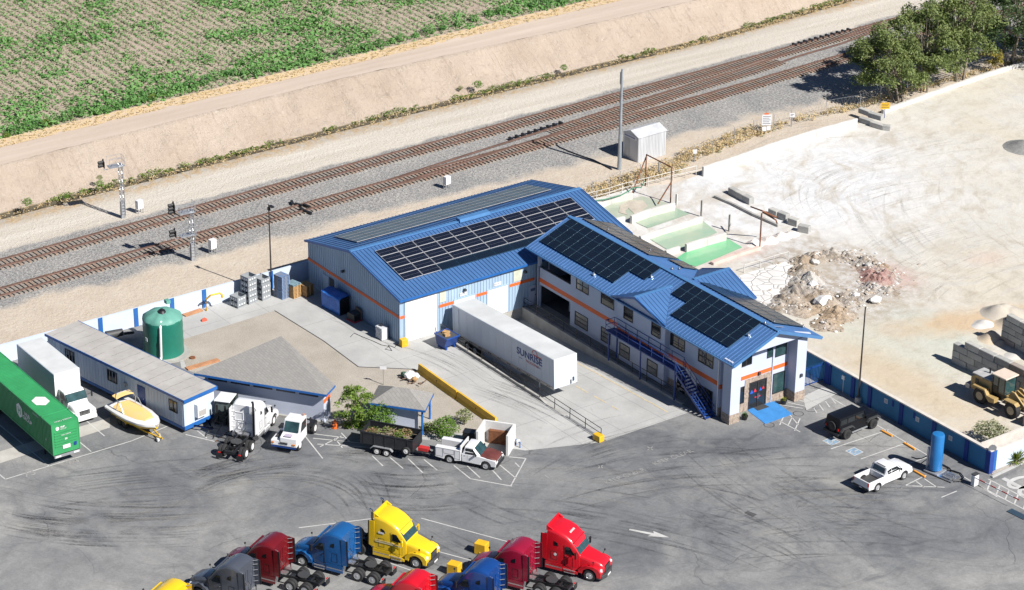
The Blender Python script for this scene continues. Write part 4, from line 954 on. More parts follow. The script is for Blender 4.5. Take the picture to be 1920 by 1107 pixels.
gt = thing('steel_gate', 'blue picket gate between the office pillar and the blue wall', 'gate', (28.35,25.0,0))
for zz in (.15,1.75): MB().box(-.03,.03,0,3.0,zz-.04,zz+.04).build('rail', NAVY, gt)
for k in range(17): MB().box(-.015,.015,k*.18+.02,k*.18+.05,.15,2.0).build('picket', BLUE, gt)
sheet('gate_path', [[gx(1505,745),gx(1540,727),gx(1575,735),gx(1512,770)], [(24,24.6),(28.3,24.6),(28.3,27.6),(24,27.6)]], CONC, 0.006)
lw = thing('white_perimeter_wall', 'long white wall with blue pilasters between the yard and the railway dirt strip', 'perimeter wall', (-17.55,-60,0))
MB().box(-.12,.13,0,61.4,0,1.85).build('wall', PWH, lw)
for Y in (-32.9,-22.35,-18.6,-14.7,-11.2,-3.7,.9): MB().box(.13,.2,Y+60-.22,Y+60+.22,0,1.9).build('pilaster', BLUE, lw)

# ================================================================== VEHICLES
def tyre_mesh(name, r, w, rim_m, rr=0.58, dual=False, n=20, hub=.25, dish=.06):
    b = MB(); ws = (0, w + .04) if dual else (0,)
    for o_ in ws:   # outer face at y = 0, tyre goes inward (-y)
        pr = [(-w, r*rr), (-w, r*.93), (-w*.85, r), (-w*.15, r), (0, r*.93), (0, r*rr)]
        b.loft([[(R*cos(2*pi*i/n), y_ - o_, R*sin(2*pi*i/n)) for i in range(n)] for y_, R in pr], 0, cap=True)
    tyre = b.mesh(name, RUB, 35)
    b = MB(); R = r*rr
    b.loft([[(q*cos(2*pi*i/n), y_, q*sin(2*pi*i/n)) for i in range(n)] for y_, q in ((.005, R*1.02), (.012, R*.95), (-dish, R*.8), (-dish*.9, R*.45), (.02, R*.38), (.03, R*hub))], 0)
    for k in range(8):
        a = 2*pi*k/8+.2; b.cyl((R*.62*cos(a), -dish+.005, R*.62*sin(a)), (R*.62*cos(a), -dish+.012, R*.62*sin(a)), R*.09, n=6, mi=1)
    return tyre, b.mesh('rim', [rim_m, BLK], 30)
RIMS = mat('dull alloy rim', (0.62, 0.63, 0.65), 0.3, 0.5, var=0.05); RIMW = mat('white steel rim', (0.75, 0.75, 0.74), 0.4)
W_TS = tyre_mesh('tyre', .51, .29, RIMS, .56); W_TD = tyre_mesh('tyre', .51, .27, RIMS, .56, dual=True, dish=.14)
W_TDW = tyre_mesh('tyre', .51, .27, RIMW, .56, dual=True, dish=.14); W_TSW = tyre_mesh('tyre', .51, .29, RIMW, .56)
W_CAR = tyre_mesh('tyre', .39, .24, RIMS, .6, dish=.03); W_JEEP = tyre_mesh('tyre', .44, .29, mat('black alloy rim', (.03,.03,.032), .3, .3), .56, dish=.04)
W_SM = tyre_mesh('tyre', .36, .22, RIMW, .58, dish=.03); W_BT = tyre_mesh('tyre', .33, .2, BLK, .55, dish=.02)
W_LD = tyre_mesh('tyre', .78, .55, mat('dusty yellow hub', (0.42,0.36,0.25), .8), .5, dish=.1)
def wheel(parent, W, x, y, z, side):
    """side +1: outer face towards +y"""
    w_ = obj('wheel', W[0], parent, (x, y, z)); 
    if side < 0: w_.rotation_euler = (0, 0, pi)
    obj('rim', W[1], w_); return w_
def side_poly(parent, name, pts, y, m_, side=1, th=.012):
    return MB().prism(pts, y, y + side*th, 1).build(name, m_, parent)

def semi(name, label, loc, rz_, m_, style='round', group='tractor units parked in the bottom rows', stack=False, decal=None, rims=('S',), visible=True):
    r = thing(name, label, 'semi tractor', loc, rz_, group)
    WD, WS = (W_TDW, W_TSW) if style == 'white' else (W_TD, W_TS)
    DK = BLK
    # frame
    b = MB()
    for s in (-1, 1): b.box(.1, 7.9, s*.43-.04, s*.43+.04, .72, .98)
    for X in (.15, .9, 1.6, 2.25, 3.0): b.box(X-.05, X+.05, -.4, .4, .76, .92)
    b.box(0,.1,-.5,.5,.7,.95)
    b.build('frame', DK, r)
    for X in (.9, 2.25):
        MB().cyl((X,-1.0,.51),(X,1.0,.51),.1,n=8).sphere((X,0,.51),.22,8,6).build('axle', DK, r)
        for s in (-1,1): wheel(r, WD, X, s*1.24, .51, s)
    for s in (-1,1): wheel(r, WS, 7.3, s*1.16, .51, s)
    fw = MB(); n = 14
    fw.prism([(1.62+.5*cos(a),.5*sin(a)) for a in [radians(205)+i*radians(310)/n for i in range(n+1)]], 1.08, 1.14, 2); fw.box(1.3,1.95,-.3,.3,.96,1.08)
    fw.build('fifth_wheel', DGR, r)
    for s in (-1,1):
        MB().prism([(.3,.98),(.45,1.10),(1.35,1.10),(1.5,.95)], s*.68 if s>0 else -1.2, 1.2 if s>0 else -.68, 1).build('mudguard', DGR, r) if style == 'white_guard' else None
        MB().cyl((3.55,s*.98,.66),(4.95,s*.98,.66),.30,n=14).build('fuel_tank', ALU, r, smooth=True)
        MB().box(.05,.1,s*.95-.12,s*.95+.12,.64,.74).build('tail_light', RED, r)
        MB().box(0.0,.04,s*.95-.3,s*.95+.3,.15,.62).build('mud_flap', BLK, r)
    MB().box(2.95,3.5,-.5,.5,.98,1.1).build('deck_plate', ALU, r)
    # cab shell
    zr = 3.72 if style in ('round','white') else 3.95
    b = MB()
    if style == 'low': S_ = [(3.6,1.2,zr-.55),(4.2,1.22,zr-.45),(5.2,1.22,zr-.6),(5.8,1.2,zr-.85),(6.0,1.16,2.9),(6.45,1.02,2.1)]
    elif style == 'high': S_ = [(3.6,1.2,3.88),(3.8,1.21,3.92),(4.6,1.22,3.78),(5.2,1.2,3.54),(5.65,1.17,3.22),(5.85,1.14,2.98),(6.38,1.04,2.12)]
    else: S_ = [(3.6,1.19,3.60),(4.1,1.21,3.76),(4.7,1.22,3.74),(5.2,1.2,3.5),(5.6,1.17,3.18),(5.82,1.14,2.92),(6.38,1.04,2.1)]
    b.loft([rrect(x, w_, .62 if x < 5.9 else .75, zt, .30 if zt > 2.5 else .12, .97 if zt > 2.8 else .99, 4) for x, w_, zt in S_])
    b.build('cab', m_, r, smooth=35)
    # hood
    b = MB()
    b.loft([rrect(x, w_, .8, zt, rr_, .96, 4) for x, w_, zt, rr_ in ((6.1,1.0,2.08,.2),(6.6,.98,1.98,.25),(7.3,.92,1.82,.28),(7.95,.84,1.62,.28),(8.25,.76,1.42,.25),(8.33,.72,1.25,.2))])
    hd = b.build('hood', m_, r, smooth=40)
    for s in (-1,1):   # fenders
        cx, cz = 7.3, .51; arch = [(cx+.66*cos(a), cz+.66*sin(a)) for a in [pi*i/8 for i in range(9)]]
        out = [(cx-.68-.25,.62),(cx-.68-.25,.95),(cx-.6,1.25),(cx-.2,1.36),(cx+.35,1.36),(cx+.8,1.2),(cx+.98,.9),(cx+.95,.55)]
        pts = out[::-1] ; ring = [(cx+.66,.55)] 
        poly = [(cx-.66,.6)] + [(cx-.66*cos(pi*i/8), cz+.66*sin(pi*i/8)) for i in range(9)] + [(cx+.95,.5),(cx+.98,.95),(cx+.75,1.24),(cx+.35,1.38),(cx-.25,1.38),(cx-.7,1.2),(cx-.95,.9),(cx-.95,.6)]
        MB().prism(poly, s*.72, s*1.2, 1).build('fender', m_, hd, bevel=.06)
        MB().cb((8.17,s*.86,1.06),(.22,.36,.2), rz=-s*.5).build('headlight', LMP, r, bevel=.04)
        MB().box(5.0,6.3,s*1.0,s*1.22,.38,.62).build('side_skirt', m_ if style != 'white' else WHT, r, bevel=.02)
        MB().box(3.5,5.0,s*1.24,s*1.27,.38,1.0).build('tank_fairing', m_, r) if style in ('round','high') else MB().box(5.0,6.0,s*1.05,s*1.3,.3,.36).build('step', ALU, r)
        st_ = MB().box(5.1,6.1,s*1.2,s*1.29,.60,.66).box(5.15,6.1,s*1.2,s*1.29,.36,.41).build('step', ALU, r)
        # rear extenders
        MB().prism([(3.12,1.2),(3.6,1.05),(3.62,3.45),(3.17,3.4)], s*1.17, s*1.21, 1).build('side_extender', m_, r); MB().prism([(3.02,1.2),(3.12,1.2),(3.17,3.4),(3.07,3.38)], s*1.16, s*1.22, 1).build('extender_edge', BLK if style != 'white' else WHT, r)
        # glass
        g = side_poly(r, 'door_window', [(5.25,2.05),(5.25,2.68),(5.62,2.68),(6.02,2.12),(6.0,2.02)], s*1.205, GLS, s, .02)
        side_poly(r, 'sleeper_window', [(4.25,2.55),(4.25,2.95),(4.55,2.8),(4.62,2.55)], s*1.212, GLS, s, .012)
        # door outline and hatch
        b = MB()
        for p0,p1 in (((5.15,.95),(5.15,2.8)),((6.12,.95),(6.12,2.0)),((5.15,.95),(6.12,.95)),((4.0,1.25),(4.0,2.0)),((4.5,1.25),(4.5,2.0)),((4.0,1.25),(4.5,1.25)),((4.0,2.0),(4.5,2.0)),((3.75,1.02),(5.1,1.02))):
            b.bar((p0[0],s*1.216,p0[1]),(p1[0],s*1.216,p1[1]),.018)
        b.build('door_gap', BLK, r)
        MB().box(5.22,5.36,s*1.2,s*1.25,1.75,1.8).build('door_handle', CHR, r)
        mr = MB().bar((6.15,s*1.1,2.35),(6.25,s*1.5,2.45),.035).box(6.15,6.27,s*1.42-.05*s,s*1.42+.1*s,1.9,2.45); mr.build('mirror', BLK if style != 'high' or not stack else m_, r)
        MB().bar((7.5,s*.95,1.35),(7.6,s*1.12,1.75),.025).sphere((7.62,s*1.14,1.8),.09,6,4).build('hood_mirror', BLK, r)
        if stack or (style == 'white' and s < 0): MB().cyl((3.3,s*.95,.9),(3.3,s*.95,4.1),.10,n=10).tube([(3.3,s*.95,4.1),(3.27,s*.95,4.25),(3.1,s*.95,4.32)],.09,8).build('exhaust_stack', CHR if stack else BLK, r, smooth=True)
    # windshield with centre post
    def ws(x, z, f): return (x, f, z)
    xa, za, wa = (5.86, 2.9, 1.0); xb, zb, wb = (6.36, 2.14, .96)
    b = MB(); b.add([(xa+.02,-wa,za),(xa+.02,wa,za),(xb+.04,wb,zb),(xb+.04,-wb,zb),(xa-.08,-wa,za-.02),(xa-.08,wa,za-.02),(xb-.08,wb,zb),(xb-.08,-wb,zb)], [(0,1,2,3),(4,7,6,5),(0,4,5,1),(1,5,6,2),(2,6,7,3),(3,7,4,0)])
    b.build('windshield', GLG, r); 
    for s in (-1,1): MB().bar((6.38,s*.5,2.14),(6.15,s*.15,2.5),.02).build('wiper', BLK, r)
    MB().bar((5.78,-1.02,3.02),(5.78,1.02,3.02),.24,.05).build('sun_visor', m_ if style != 'white' else BLK, r)
    # grille, bumper
    b = MB(); b.box(8.30,8.36,-.48,.48,.72,1.32)
    for k in range(6): b.box(8.36,8.38,-.46,.46,.76+k*.095,.80+k*.095,1)
    b.build('grille', [BLK, CHR], r)
    MB().prism([(7.9,-1.18),(8.35,-1.0),(8.52,-.5),(8.52,.5),(8.35,1.0),(7.9,1.18)], .3, .68, 2).build('bumper', DGR if style != 'white' else WHT, r, bevel=.05)
    MB().box(8.5,8.54,-.28,.28,.38,.52).build('number_plate', SIGNW, r)
    # cab rear wall detail: ribs, hoses
    b = MB(); yy = (-.75,-.1,.1,.75)
    for y0,y1,z0,z1 in ((-.95,-.12,2.1,2.9),(.12,.95,2.1,2.9),(-.7,.7,1.25,1.95)):
        for a_,c_,e_,f_ in ((y0,y1,z0,z0+.05),(y0,y1,z1-.05,z1),(y0,y0+.05,z0,z1),(y1-.05,y1,z0,z1)): b.box(3.56,3.6,a_,c_,e_,f_)
    b.build('rear_wall_ribs', m_, r)
    b = MB()
    for k,z_ in enumerate((1.5,2.0,2.5,3.0,3.35)): b.bar((3.58,.95,z_),(3.25,1.12,z_+.05),.04)
    for k,z_ in enumerate((1.5,2.0,2.5,3.0,3.35)): b.bar((3.58,-.95,z_),(3.25,-1.12,z_+.05),.04)
    b.build('extender_bracket', STE if style != 'white' else WHT, r)['kind'] = 'stuff'
    MB().tube([(3.56,.25,2.0),(3.3,.3,1.7),(3.25,.1,1.25),(3.5,0,1.1),(2.6,.05,1.15)],.03,6).tube([(3.56,-.1,2.0),(3.35,-.2,1.6),(3.3,0,1.2),(2.5,-.05,1.13)],.025,6).build('air_hose', BLK if style != 'white' else DGR, r)
    if style == 'high':
        b = MB(); b.prism([(3.55,3.78),(3.6,4.12),(4.05,3.88)], -1.1, -.98, 1).prism([(3.55,3.78),(3.6,4.12),(4.05,3.88)], .98, 1.1, 1).box(3.5,3.62,-1.12,1.12,3.7,4.14); b.build('roof_fin', m_, r, bevel=.02)
    for k in range(5): MB().box(5.5,5.58,-.8+k*.4-.06,-.8+k*.4+.06,zr-.42 if style!='low' else 3.0,zr-.30 if style!='low' else 3.08).build('marker_light', AMB, r) if style == 'low' else None
    if decal: decal(r)
    return r
RDB = paint('bright red truck paint', (0.62, 0.008, 0.02)); DKR = paint('dark red truck paint', (0.16, 0.008, 0.012)); CRM = paint('crimson truck paint', (0.30, 0.008, 0.035))
TBL = paint('metallic blue truck paint', (0.012, 0.10, 0.30)); DBL = paint('deep blue truck paint', (0.008, 0.055, 0.24)); GRY = paint('dark grey truck paint', (0.075, 0.085, 0.11)); YLP = paint('yellow truck paint', (0.85, 0.56, 0.015)); WTP = paint('white truck paint', (0.80, 0.81, 0.83))
H1, H2 = radians(29), radians(-151)
def nose_right(px, py):      # pixel: near front wheel on the ground (local 7.3, -1.16)
    g = G(px, py); d = Vector((cos(H1), sin(H1), 0)); n = Vector((-d.y, d.x, 0)); p = g - d*7.3 + n*1.1; return (p.x, p.y, 0)
def nose_left(px, py, z=3.45):   # pixel: upper rear corner of the cab, right-hand (local 3.1, +1.22 side nearest the frame's right)
    g = G(px, py, z); d = Vector((cos(H2), sin(H2), 0)); n = Vector((-d.y, d.x, 0)); p = g - d*3.1 + n*1.22; return (p.x, p.y, 0)
def dec_red(r):
    b = MB()
    for k in range(7): b.cb((5.28-.0+.0, -.45+k*.12, 3.60),(.16,.06,.02), ry=.5)
    b.build('roof_lettering', SIGNW, r); MB().cyl((4.35,-1.235,1.75),(4.35,-1.225,1.75),.13,n=10).build('door_emblem', SIGNW, r)
def dec_yel(r):
    MB().box(3.7,6.1,-1.245,-1.235,1.62,1.72).box(3.7,6.1,-1.245,-1.235,1.8,1.84).build('side_stripe', mat('pale stripe', (.75,.66,.4), .5), r)
    MB().box(4.0,4.5,-1.25,-1.235,2.45,2.6).build('side_lettering', SIGNW, r)
semi('semi_tractor', 'bright red high-roof tractor unit facing right, rightmost of the bottom row', nose_right(1105,1090), H1, RDB, 'high', decal=dec_red)
semi('semi_tractor', 'bright yellow tractor unit with chrome exhaust stack facing right', nose_right(780,1066), H1, YLP, 'high', stack=True, decal=dec_yel)
BRC = (678,985.6)
semi('semi_tractor', 'metallic blue tractor unit facing left, just left of the yellow tractor', nose_left(678,989), H2, TBL)
semi('semi_tractor', 'dark brownish red tractor unit facing left, between the grey and blue tractors', nose_left(552,1008), H2, DKR)
semi('semi_tractor', 'dark grey tractor unit facing left, in front of the dark brownish red tractor', nose_left(487,1049), H2, GRY)
semi('semi_tractor', 'crimson tractor unit facing left, directly left of the bright red high-roof tractor', nose_left(1016,1017), H2, CRM)
semi('semi_tractor', 'deep blue tractor unit facing left, in front of the crimson tractor', nose_left(951,1057), H2, DBL)
semi('semi_tractor', 'bright red tractor unit cut off by the bottom edge of the picture', nose_left(820,1078), H2, RDB)
semi('semi_tractor', 'yellow tractor unit of which only the roof shows at the bottom left', nose_left(362,1096), H2, YLP)

# white sleeper tractor seen from behind
g = G(430, 850); hw = radians(127)
d = Vector((cos(hw), sin(hw), 0)); 
g = G(460,860); n = Vector((-d.y,d.x,0)); p = g - d*.9 + n*1.1
ws_ = semi('semi_tractor', 'white sleeper tractor seen from behind with bare frame, left of the small yard truck', (p.x,p.y,0), hw, WTP, 'white', group=None)

# yard truck
g = G(583,838-20); hy = radians(-53)
yt = thing('yard_truck', 'small white single-cab yard truck with flag sticker beside the white sleeper tractor', 'yard truck', (0,0,0), hy)
fr = G(563,843); d = Vector((cos(hy), sin(hy), 0)); n = Vector((-d.y,d.x,0)); p = fr - d*3.6 - n*1.05; yt.location = (p.x,p.y,0)
b = MB()
for s in (-1,1): b.box(-.6,4.6,s*.4-.05,s*.4+.05,.7,.95)
b.build('frame', BLK, yt)
for s in (-1,1): wheel(yt, W_TSW, 3.7, s*1.1, .51, s); wheel(yt, W_TDW, .4, s*1.22, .51, s)
MB().prism([(-.15+.0,.9),(0.0,1.12),(.8,1.12),(1.0,.9)], -1.2, 1.2, 1).build('mudguard', BLK, yt); MB().cyl((1.6,.9,1.0),(1.6,.9,1.65),.26,n=12).build('air_cleaner', BLK, yt); MB().cyl((1.6,.9,1.65),(1.6,.9,1.72),.27,n=12).build('cleaner_cap', STE, yt)
cab_y0 = -.35
b = MB(); b.prism([(2.3,.8),(2.3,2.75),(3.55,2.78),(4.0,1.75),(4.75,1.55),(4.8,.75)], cab_y0, 1.2, 1); cb_ = b.build('cab', WTP, yt, bevel=.05)
b = MB(); b.prism([(2.4,.8),(2.4,1.15),(4.72,1.2),(4.8,.75)], -1.2, cab_y0-.001, 1); b.build('engine_deck', WTP, yt, bevel=.04)
MB().box(3.0,4.2,-1.0,-.5,1.18,1.26).build('deck_hatch', DGR, yt)
b = MB(); b.add([(3.60,cab_y0+.12,2.62),(3.60,1.08,2.62),(4.02,1.08,1.8),(4.02,cab_y0+.12,1.8)], [(0,1,2,3)]); 
o_ = b.build('windshield', GLG, yt); o_.location = (.03,0,.012)
for s, yv in ((1,1.205),(-1,cab_y0-.02)): MB().prism([(2.5,1.75),(2.5,2.55),(3.45,2.55),(3.8,1.75)], yv, yv+.015, 1).build('side_window', GLS, yt)
MB().box(4.79,4.83,-1.15,1.15,.6,.72).build('bumper', NAVY, yt); b = MB(); 
for k in range(7): b.box(4.81,4.84,-.35+k*.11,-.29+k*.11,.95,1.15)
b.build('grille', BLK, yt); MB().box(4.2,4.7,.0,.7,1.66,1.70).build('sticker', mat('flag sticker', (.35,.25,.4), .5, c2=(.6,.6,.65), vs=9), yt)
for yv in (-1.0,.95): MB().box(4.8,4.84,yv-.12,yv+.12,.95,1.08).build('headlight', AMB, yt)
MB().cyl((2.5,1.0,2.75),(2.5,1.0,2.95),.07).build('beacon', AMB, yt)

# ---------------- dock trailer
DTW = mat('white trailer skin', (0.64, 0.71, 0.80), 0.4, var=0.05, vs=0.8, streak=True, fine=0.03); DTR = mat('dusty trailer roof', (0.62, 0.64, 0.645), 0.6, var=0.12, vs=0.4)
tr = thing('semi_trailer', 'long white box trailer with a blue and red logo backed into the dock', 'trailer')
tl = 16.3; tr.location = (1.05, 6.68, -1.1); tr.rotation_euler = (0, -math.atan2(.85, tl), radians(-.4))
WH2 = 1.29
MB().box(0,tl,-WH2,WH2,1.22,4.1).build('box_body', DTW, tr, bevel=.03); MB().box(.03,tl-.04,-WH2+.04,WH2-.04,4.1,4.118).build('roof', DTR, tr)
b = MB(); x = 1.2
while x < tl-.5: b.box(x,x+.03,-WH2-.012,-WH2+.001,1.45,4.0).box(x,x+.03,WH2-.001,WH2+.012,1.45,4.0); x += 1.2
b.box(0,.25,-WH2-.02,-WH2,1.2,4.1); b.box(1.0,1.04,-WH2-.03,-WH2,1.2,4.05)
stuff(b.build('side_seams', DTW, tr))
MB().box(0,tl,-WH2-.03,-WH2,1.12,1.38).box(0,tl,WH2,WH2+.03,1.12,1.38).build('bottom_rail', mat('trailer bottom rail',(.55,.54,.5),.5,.3), tr)
b = MB()
for k in range(10):
    b.box(1.2+k*1.55,1.42+k*1.55,-WH2-.036,-WH2-.031,1.2,1.28); b.box(1.5+k*1.55,1.72+k*1.55,-WH2-.036,-WH2-.031,1.2,1.28)
stuff(b.build('reflector_strip', BLK, tr))
for X in (2.3,3.55):
    MB().cyl((X,-1.0,.51),(X,1.0,.51),.09,n=8).build('axle', BLK, tr)
    for s in (-1,1): wheel(tr, W_TDW, X, s*1.25, .51, s)
MB().prism([(4.6,1.15),(5.0,.45),(10.6,.6),(11.6,1.15)], -1.2, -1.17, 1).prism([(4.6,1.15),(5.0,.45),(10.6,.6),(11.6,1.15)], 1.17, 1.2, 1).build('side_skirt', mat('grey skirt', (.42,.45,.5), .5), tr)
for s in (-1,1): MB().box(13.2,13.35,s*.8-.07,s*.8+.07,.05,1.2).box(13.1,13.45,s*.8-.15,s*.8+.15,0,.06).build('landing_leg', STE, tr)
MB().box(1.0,6.0,-.9,.9,1.0,1.15).build('slider_frame', BLK, tr)
MB().box(tl,tl+.03,.75,.95,1.5,1.9).box(tl,tl+.05,.5,.62,1.3,1.7).build('hose_coupling', DGR, tr)
o = text('side_lettering', 'SUNRISE', .92, mat('logo blue',(.015,.05,.24),.5), tr, (12.5,-WH2-.02,3.1), ext=.003, bold=.018, sx=1.15)
o = text('side_lettering', 'TRUCKING', .34, mat('logo red',(.6,.06,.05),.5), tr, (12.9,-WH2-.02,2.52), ext=.003, shear=.2, sx=1.2)
b = MB(); cx, cz = 13.35, 3.6
for k in range(9):
    a = k*pi/8; b.add([(cx+.36*cos(a),-WH2-.02,cz+.36*sin(a)),(cx+.44*cos(a),-WH2-.02,cz+.44*sin(a)),(cx+.44*cos(a+pi/8),-WH2-.02,cz+.44*sin(a+pi/8)),(cx+.36*cos(a+pi/8),-WH2-.02,cz+.36*sin(a+pi/8))], [(0,1,2,3)]) if k < 8 else None
b.box(cx-.3,cx+1.0,-WH2-.022,-WH2-.018,cz-.12,cz-.02)
b.build('logo_sun', mat('logo red',(.6,.06,.05),.5), tr)
b = MB()
for k in range(2): b.box(11.9-.8+k*2.9-.3,11.9-.8+k*2.9+.3,-WH2-.022,-WH2-.018,2.5,2.54)
b.build('logo_rule', mat('logo blue',(.015,.05,.24),.5), tr)

# ---------------- green container on chassis
GRN = mat('green container paint', (0.035, 0.30, 0.105), 0.55, var=0.12, vs=0.8, streak=True, fine=0.06)
gc = thing('container_trailer', 'long green intermodal container on a chassis at the left edge', 'container trailer', (3.31,-36.2,0), radians(180))
# local +x runs away from the door end; local +y = world -y
Lg, Wg, z0, z1 = 16.1, 1.28, 1.15, 4.1
MB().box(.03,Lg-.03,-Wg+.04,Wg-.04,z0+.02,z1-.03).build('box_body', GRN, gc)
b = MB()
for X in (0,.0): pass
for X in (0.0, 1.9, 14.1, Lg-.15):
    for s in (-1,1): b.box(X,X+.15,s*Wg-.06*s,s*Wg,z0,z1)
for s in (-1,1): b.box(.15,Lg-.15,s*Wg-.06*s,s*Wg+.002*s,z1-.12,z1).box(.15,Lg-.15,s*Wg-.06*s,s*Wg+.002*s,z0,z0+.16)
for X in (0,2.0): b.box(X+.002,X+.12,-Wg+.06,Wg-.06,z1-.06,z1+.01)
b.build('container_frame', GRN, gc)
b = MB(); x = .25
while x < Lg-.2:
    if not (1.85 < x < 2.05):
        for s in (-1,1): b.box(x,x+.13,s*(Wg-.05),s*(Wg-.008),z0+.16,z1-.12)
        b.box(x,x+.12,-Wg+.1,Wg-.1,z1-.035,z1-.01)
    x += .27
stuff(b.build('corrugation', GRN, gc))
b = MB()
for k in range(6): b.box(-.03,.03,-1.05,1.05,z0+.75+k*.26,z0+.86+k*.26)
b.build('front_ribs', GRN, gc)['kind'] = 'stuff'
white_ = mat('white container print',(.75,.76,.76),.6)
b = MB(); hx, hy_ = 3.0, 0.0
b.add([(4.6+.95*cos(a),0+.75*sin(a),z1+.012) for a in [radians(0+60*k) for k in range(6)]], [(0,1,2,3,4,5)]); b.build('roof_hexagon', white_, gc)
b = MB(); b.add([(6.3+.62*sin(a),Wg+.012,z0+1.7+.72*cos(a)) for a in [radians(60*k) for k in range(6)]], [(0,1,2,3,4,5)]); b.build('side_hexagon', white_, gc)
b = MB(); b.box(6.05,6.15,Wg+.014,Wg+.02,z0+1.35,z0+2.05).box(6.45,6.55,Wg+.014,Wg+.02,z0+1.35,z0+2.05).box(6.15,6.45,Wg+.014,Wg+.02,z0+1.66,z0+1.76); b.build('side_emblem', GRN, gc)
for s_, zz in (('HUB', z0+1.85), ('GROUP', z0+1.4)): text('side_lettering', s_, .52, white_, gc, (4.75, Wg+.015, zz), (pi/2,0,pi), ext=.002, bold=.01)
text('side_number', 'HGIU 530274', .2, white_, gc, (3.0,Wg+.015,z1-.3), (pi/2,0,pi), ext=.002); text('side_number', '53', .24, white_, gc, (1.2,Wg+.015,z0+1.1), (pi/2,0,pi), ext=.002)
b = MB(); b.add([(-.04,.75+.18*sin(a),z1-.45+.2*cos(a)) for a in [radians(60*k) for k in range(6)]], [(0,1,2,3,4,5)]); b.build('end_hexagon', white_, gc)
text('end_lettering', 'HUB', .2, white_, gc, (-.04,.25,z1-.38), (pi/2,0,-pi/2), ext=.002, bold=.01); text('end_lettering', 'GROUP', .17, white_, gc, (-.04,.2,z1-.58), (pi/2,0,-pi/2), ext=.002); text('end_number', '53', .24, white_, gc, (-.035,.0,z0+1.36), (pi/2,0,-pi/2), ext=.002, bold=.01)
text('end_number', 'HGIU 530274', .16, white_, gc, (-.035,.0,z0+1.78), (pi/2,0,-pi/2), ext=.002); text('roof_number', 'HGIU 530274', .28, white_, gc, (.35,0,z1+.02), (0,0,-pi/2), ext=.002)
MB().box(-.035,-.031,-.35,.35,z0+.45,z0+.8).build('placard', white_, gc); MB().box(-.035,-.031,-.95,-.7,z0+.5,z0+.85).build('placard_holder', NAVY, gc)
b = MB(); b.box(.0,Lg,-.5,-.35,.85,1.12).box(.0,Lg,.35,.5,.85,1.12); 
for X in (0,4,8,12,15.8): b.box(X,X+.2,-1.2,1.2,.95,1.14)
b.build('chassis', BLK, gc); MB().box(-.08,.0,-1.2,1.2,.9,1.12).build('rear_bolster', STE, gc); MB().box(-.1,-.06,-1.1,-.6,.95,1.08).box(-.1,-.06,.6,1.1,.95,1.08).build('tail_light', SIGNW, gc)
for X in (12.0,13.3):
    for s in (-1,1): wheel(gc, W_TDW, X, s*1.22, .51, s)
for s in (-1,1): MB().box(2.6,2.75,s*.8-.07,s*.8+.07,.05,.9).build('landing_leg', BLK, gc)

# ---------------- box truck
bt = thing('box_truck', 'white box truck parked between the green container and the modular office', 'box truck', (-13.1,-31.6,0), 0)
BXW = mat('box truck body shade blue', (0.50,0.58,0.68), .45, var=.05, vs=.8)  # white body given the blue-grey of its shaded side as base colour
MB().box(0,7.5,-1.25,1.25,1.15,3.85).build('box_body', BXW, bt, bevel=.03); MB().box(.06,7.44,-1.2,1.2,3.85,3.87).build('roof', DTR, bt)
MB().box(7.48,7.53,-1.25,1.25,1.2,3.88).build('nose_panel', WTP, bt, bevel=.02)
b = MB(); b.loft([rrect(x,w_,.75,zt,.16,.93,3) for x,w_,zt in ((7.7,1.05,2.5),(8.6,1.05,2.5),(8.85,1.03,2.4),(9.35,1.02,1.75))]); b.build('cab', WTP, bt, smooth=35)
b = MB(); b.loft([rrect(x,w_,.7,zt,.22,.92,3) for x,w_,zt in ((9.2,1.02,1.72),(10.0,.98,1.6),(10.5,.92,1.45),(10.65,.86,1.2))]); b.build('hood', WTP, bt, smooth=40)
b = MB(); b.add([(8.9,-.92,2.36),(8.9,.92,2.36),(9.37,.94,1.78),(9.37,-.94,1.78)], [(0,1,2,3)]); o_ = b.build('windshield', GLG, bt); o_.location = (.03,0,.02)
for s in (-1,1):
    side_poly(bt, 'door_window', [(8.1,1.75),(8.1,2.32),(8.75,2.3),(9.1,1.78)], s*1.02, GLS, s, .03)
    poly = [(9.35,.5)] + [(9.95-.6*cos(pi*i/8), .5+.62*sin(pi*i/8)) for i in range(9)] + [(10.6,.5),(10.62,.95),(10.4,1.2),(9.5,1.2),(9.15,1.0),(9.1,.5)]
    MB().prism(poly, s*.8, s*1.15, 1).build('fender', WTP, bt, bevel=.05); wheel(bt, W_TSW, 9.95, s*1.12, .48, s); wheel(bt, W_TDW, 2.3, s*1.2, .5, s)
    MB().cb((10.58,s*.78,1.12),(.14,.24,.2)).build('headlight', LMP, bt, bevel=.03)
    MB().bar((9.2,s*1.05,2.0),(9.3,s*1.4,2.1),.03).box(9.22,9.32,s*1.38,s*1.5,1.75,2.2).build('mirror', BLK, bt)
b = MB(); b.box(10.63,10.68,-.5,.5,.9,1.32,0)
for k in range(8): b.box(10.68,10.70,-.48+k*.13,-.42+k*.13,.92,1.3,1)
b.build('grille', [BLK, CHR], bt); MB().box(10.6,10.82,-1.12,1.12,.42,.72).build('bumper', WTP, bt, bevel=.05)
b = MB(); b.box(0,9,-.45,-.35,.75,1.1).box(0,9,.35,.45,.75,1.1).box(0,.1,-1,1,.5,.65); b.build('frame', BLK, bt)

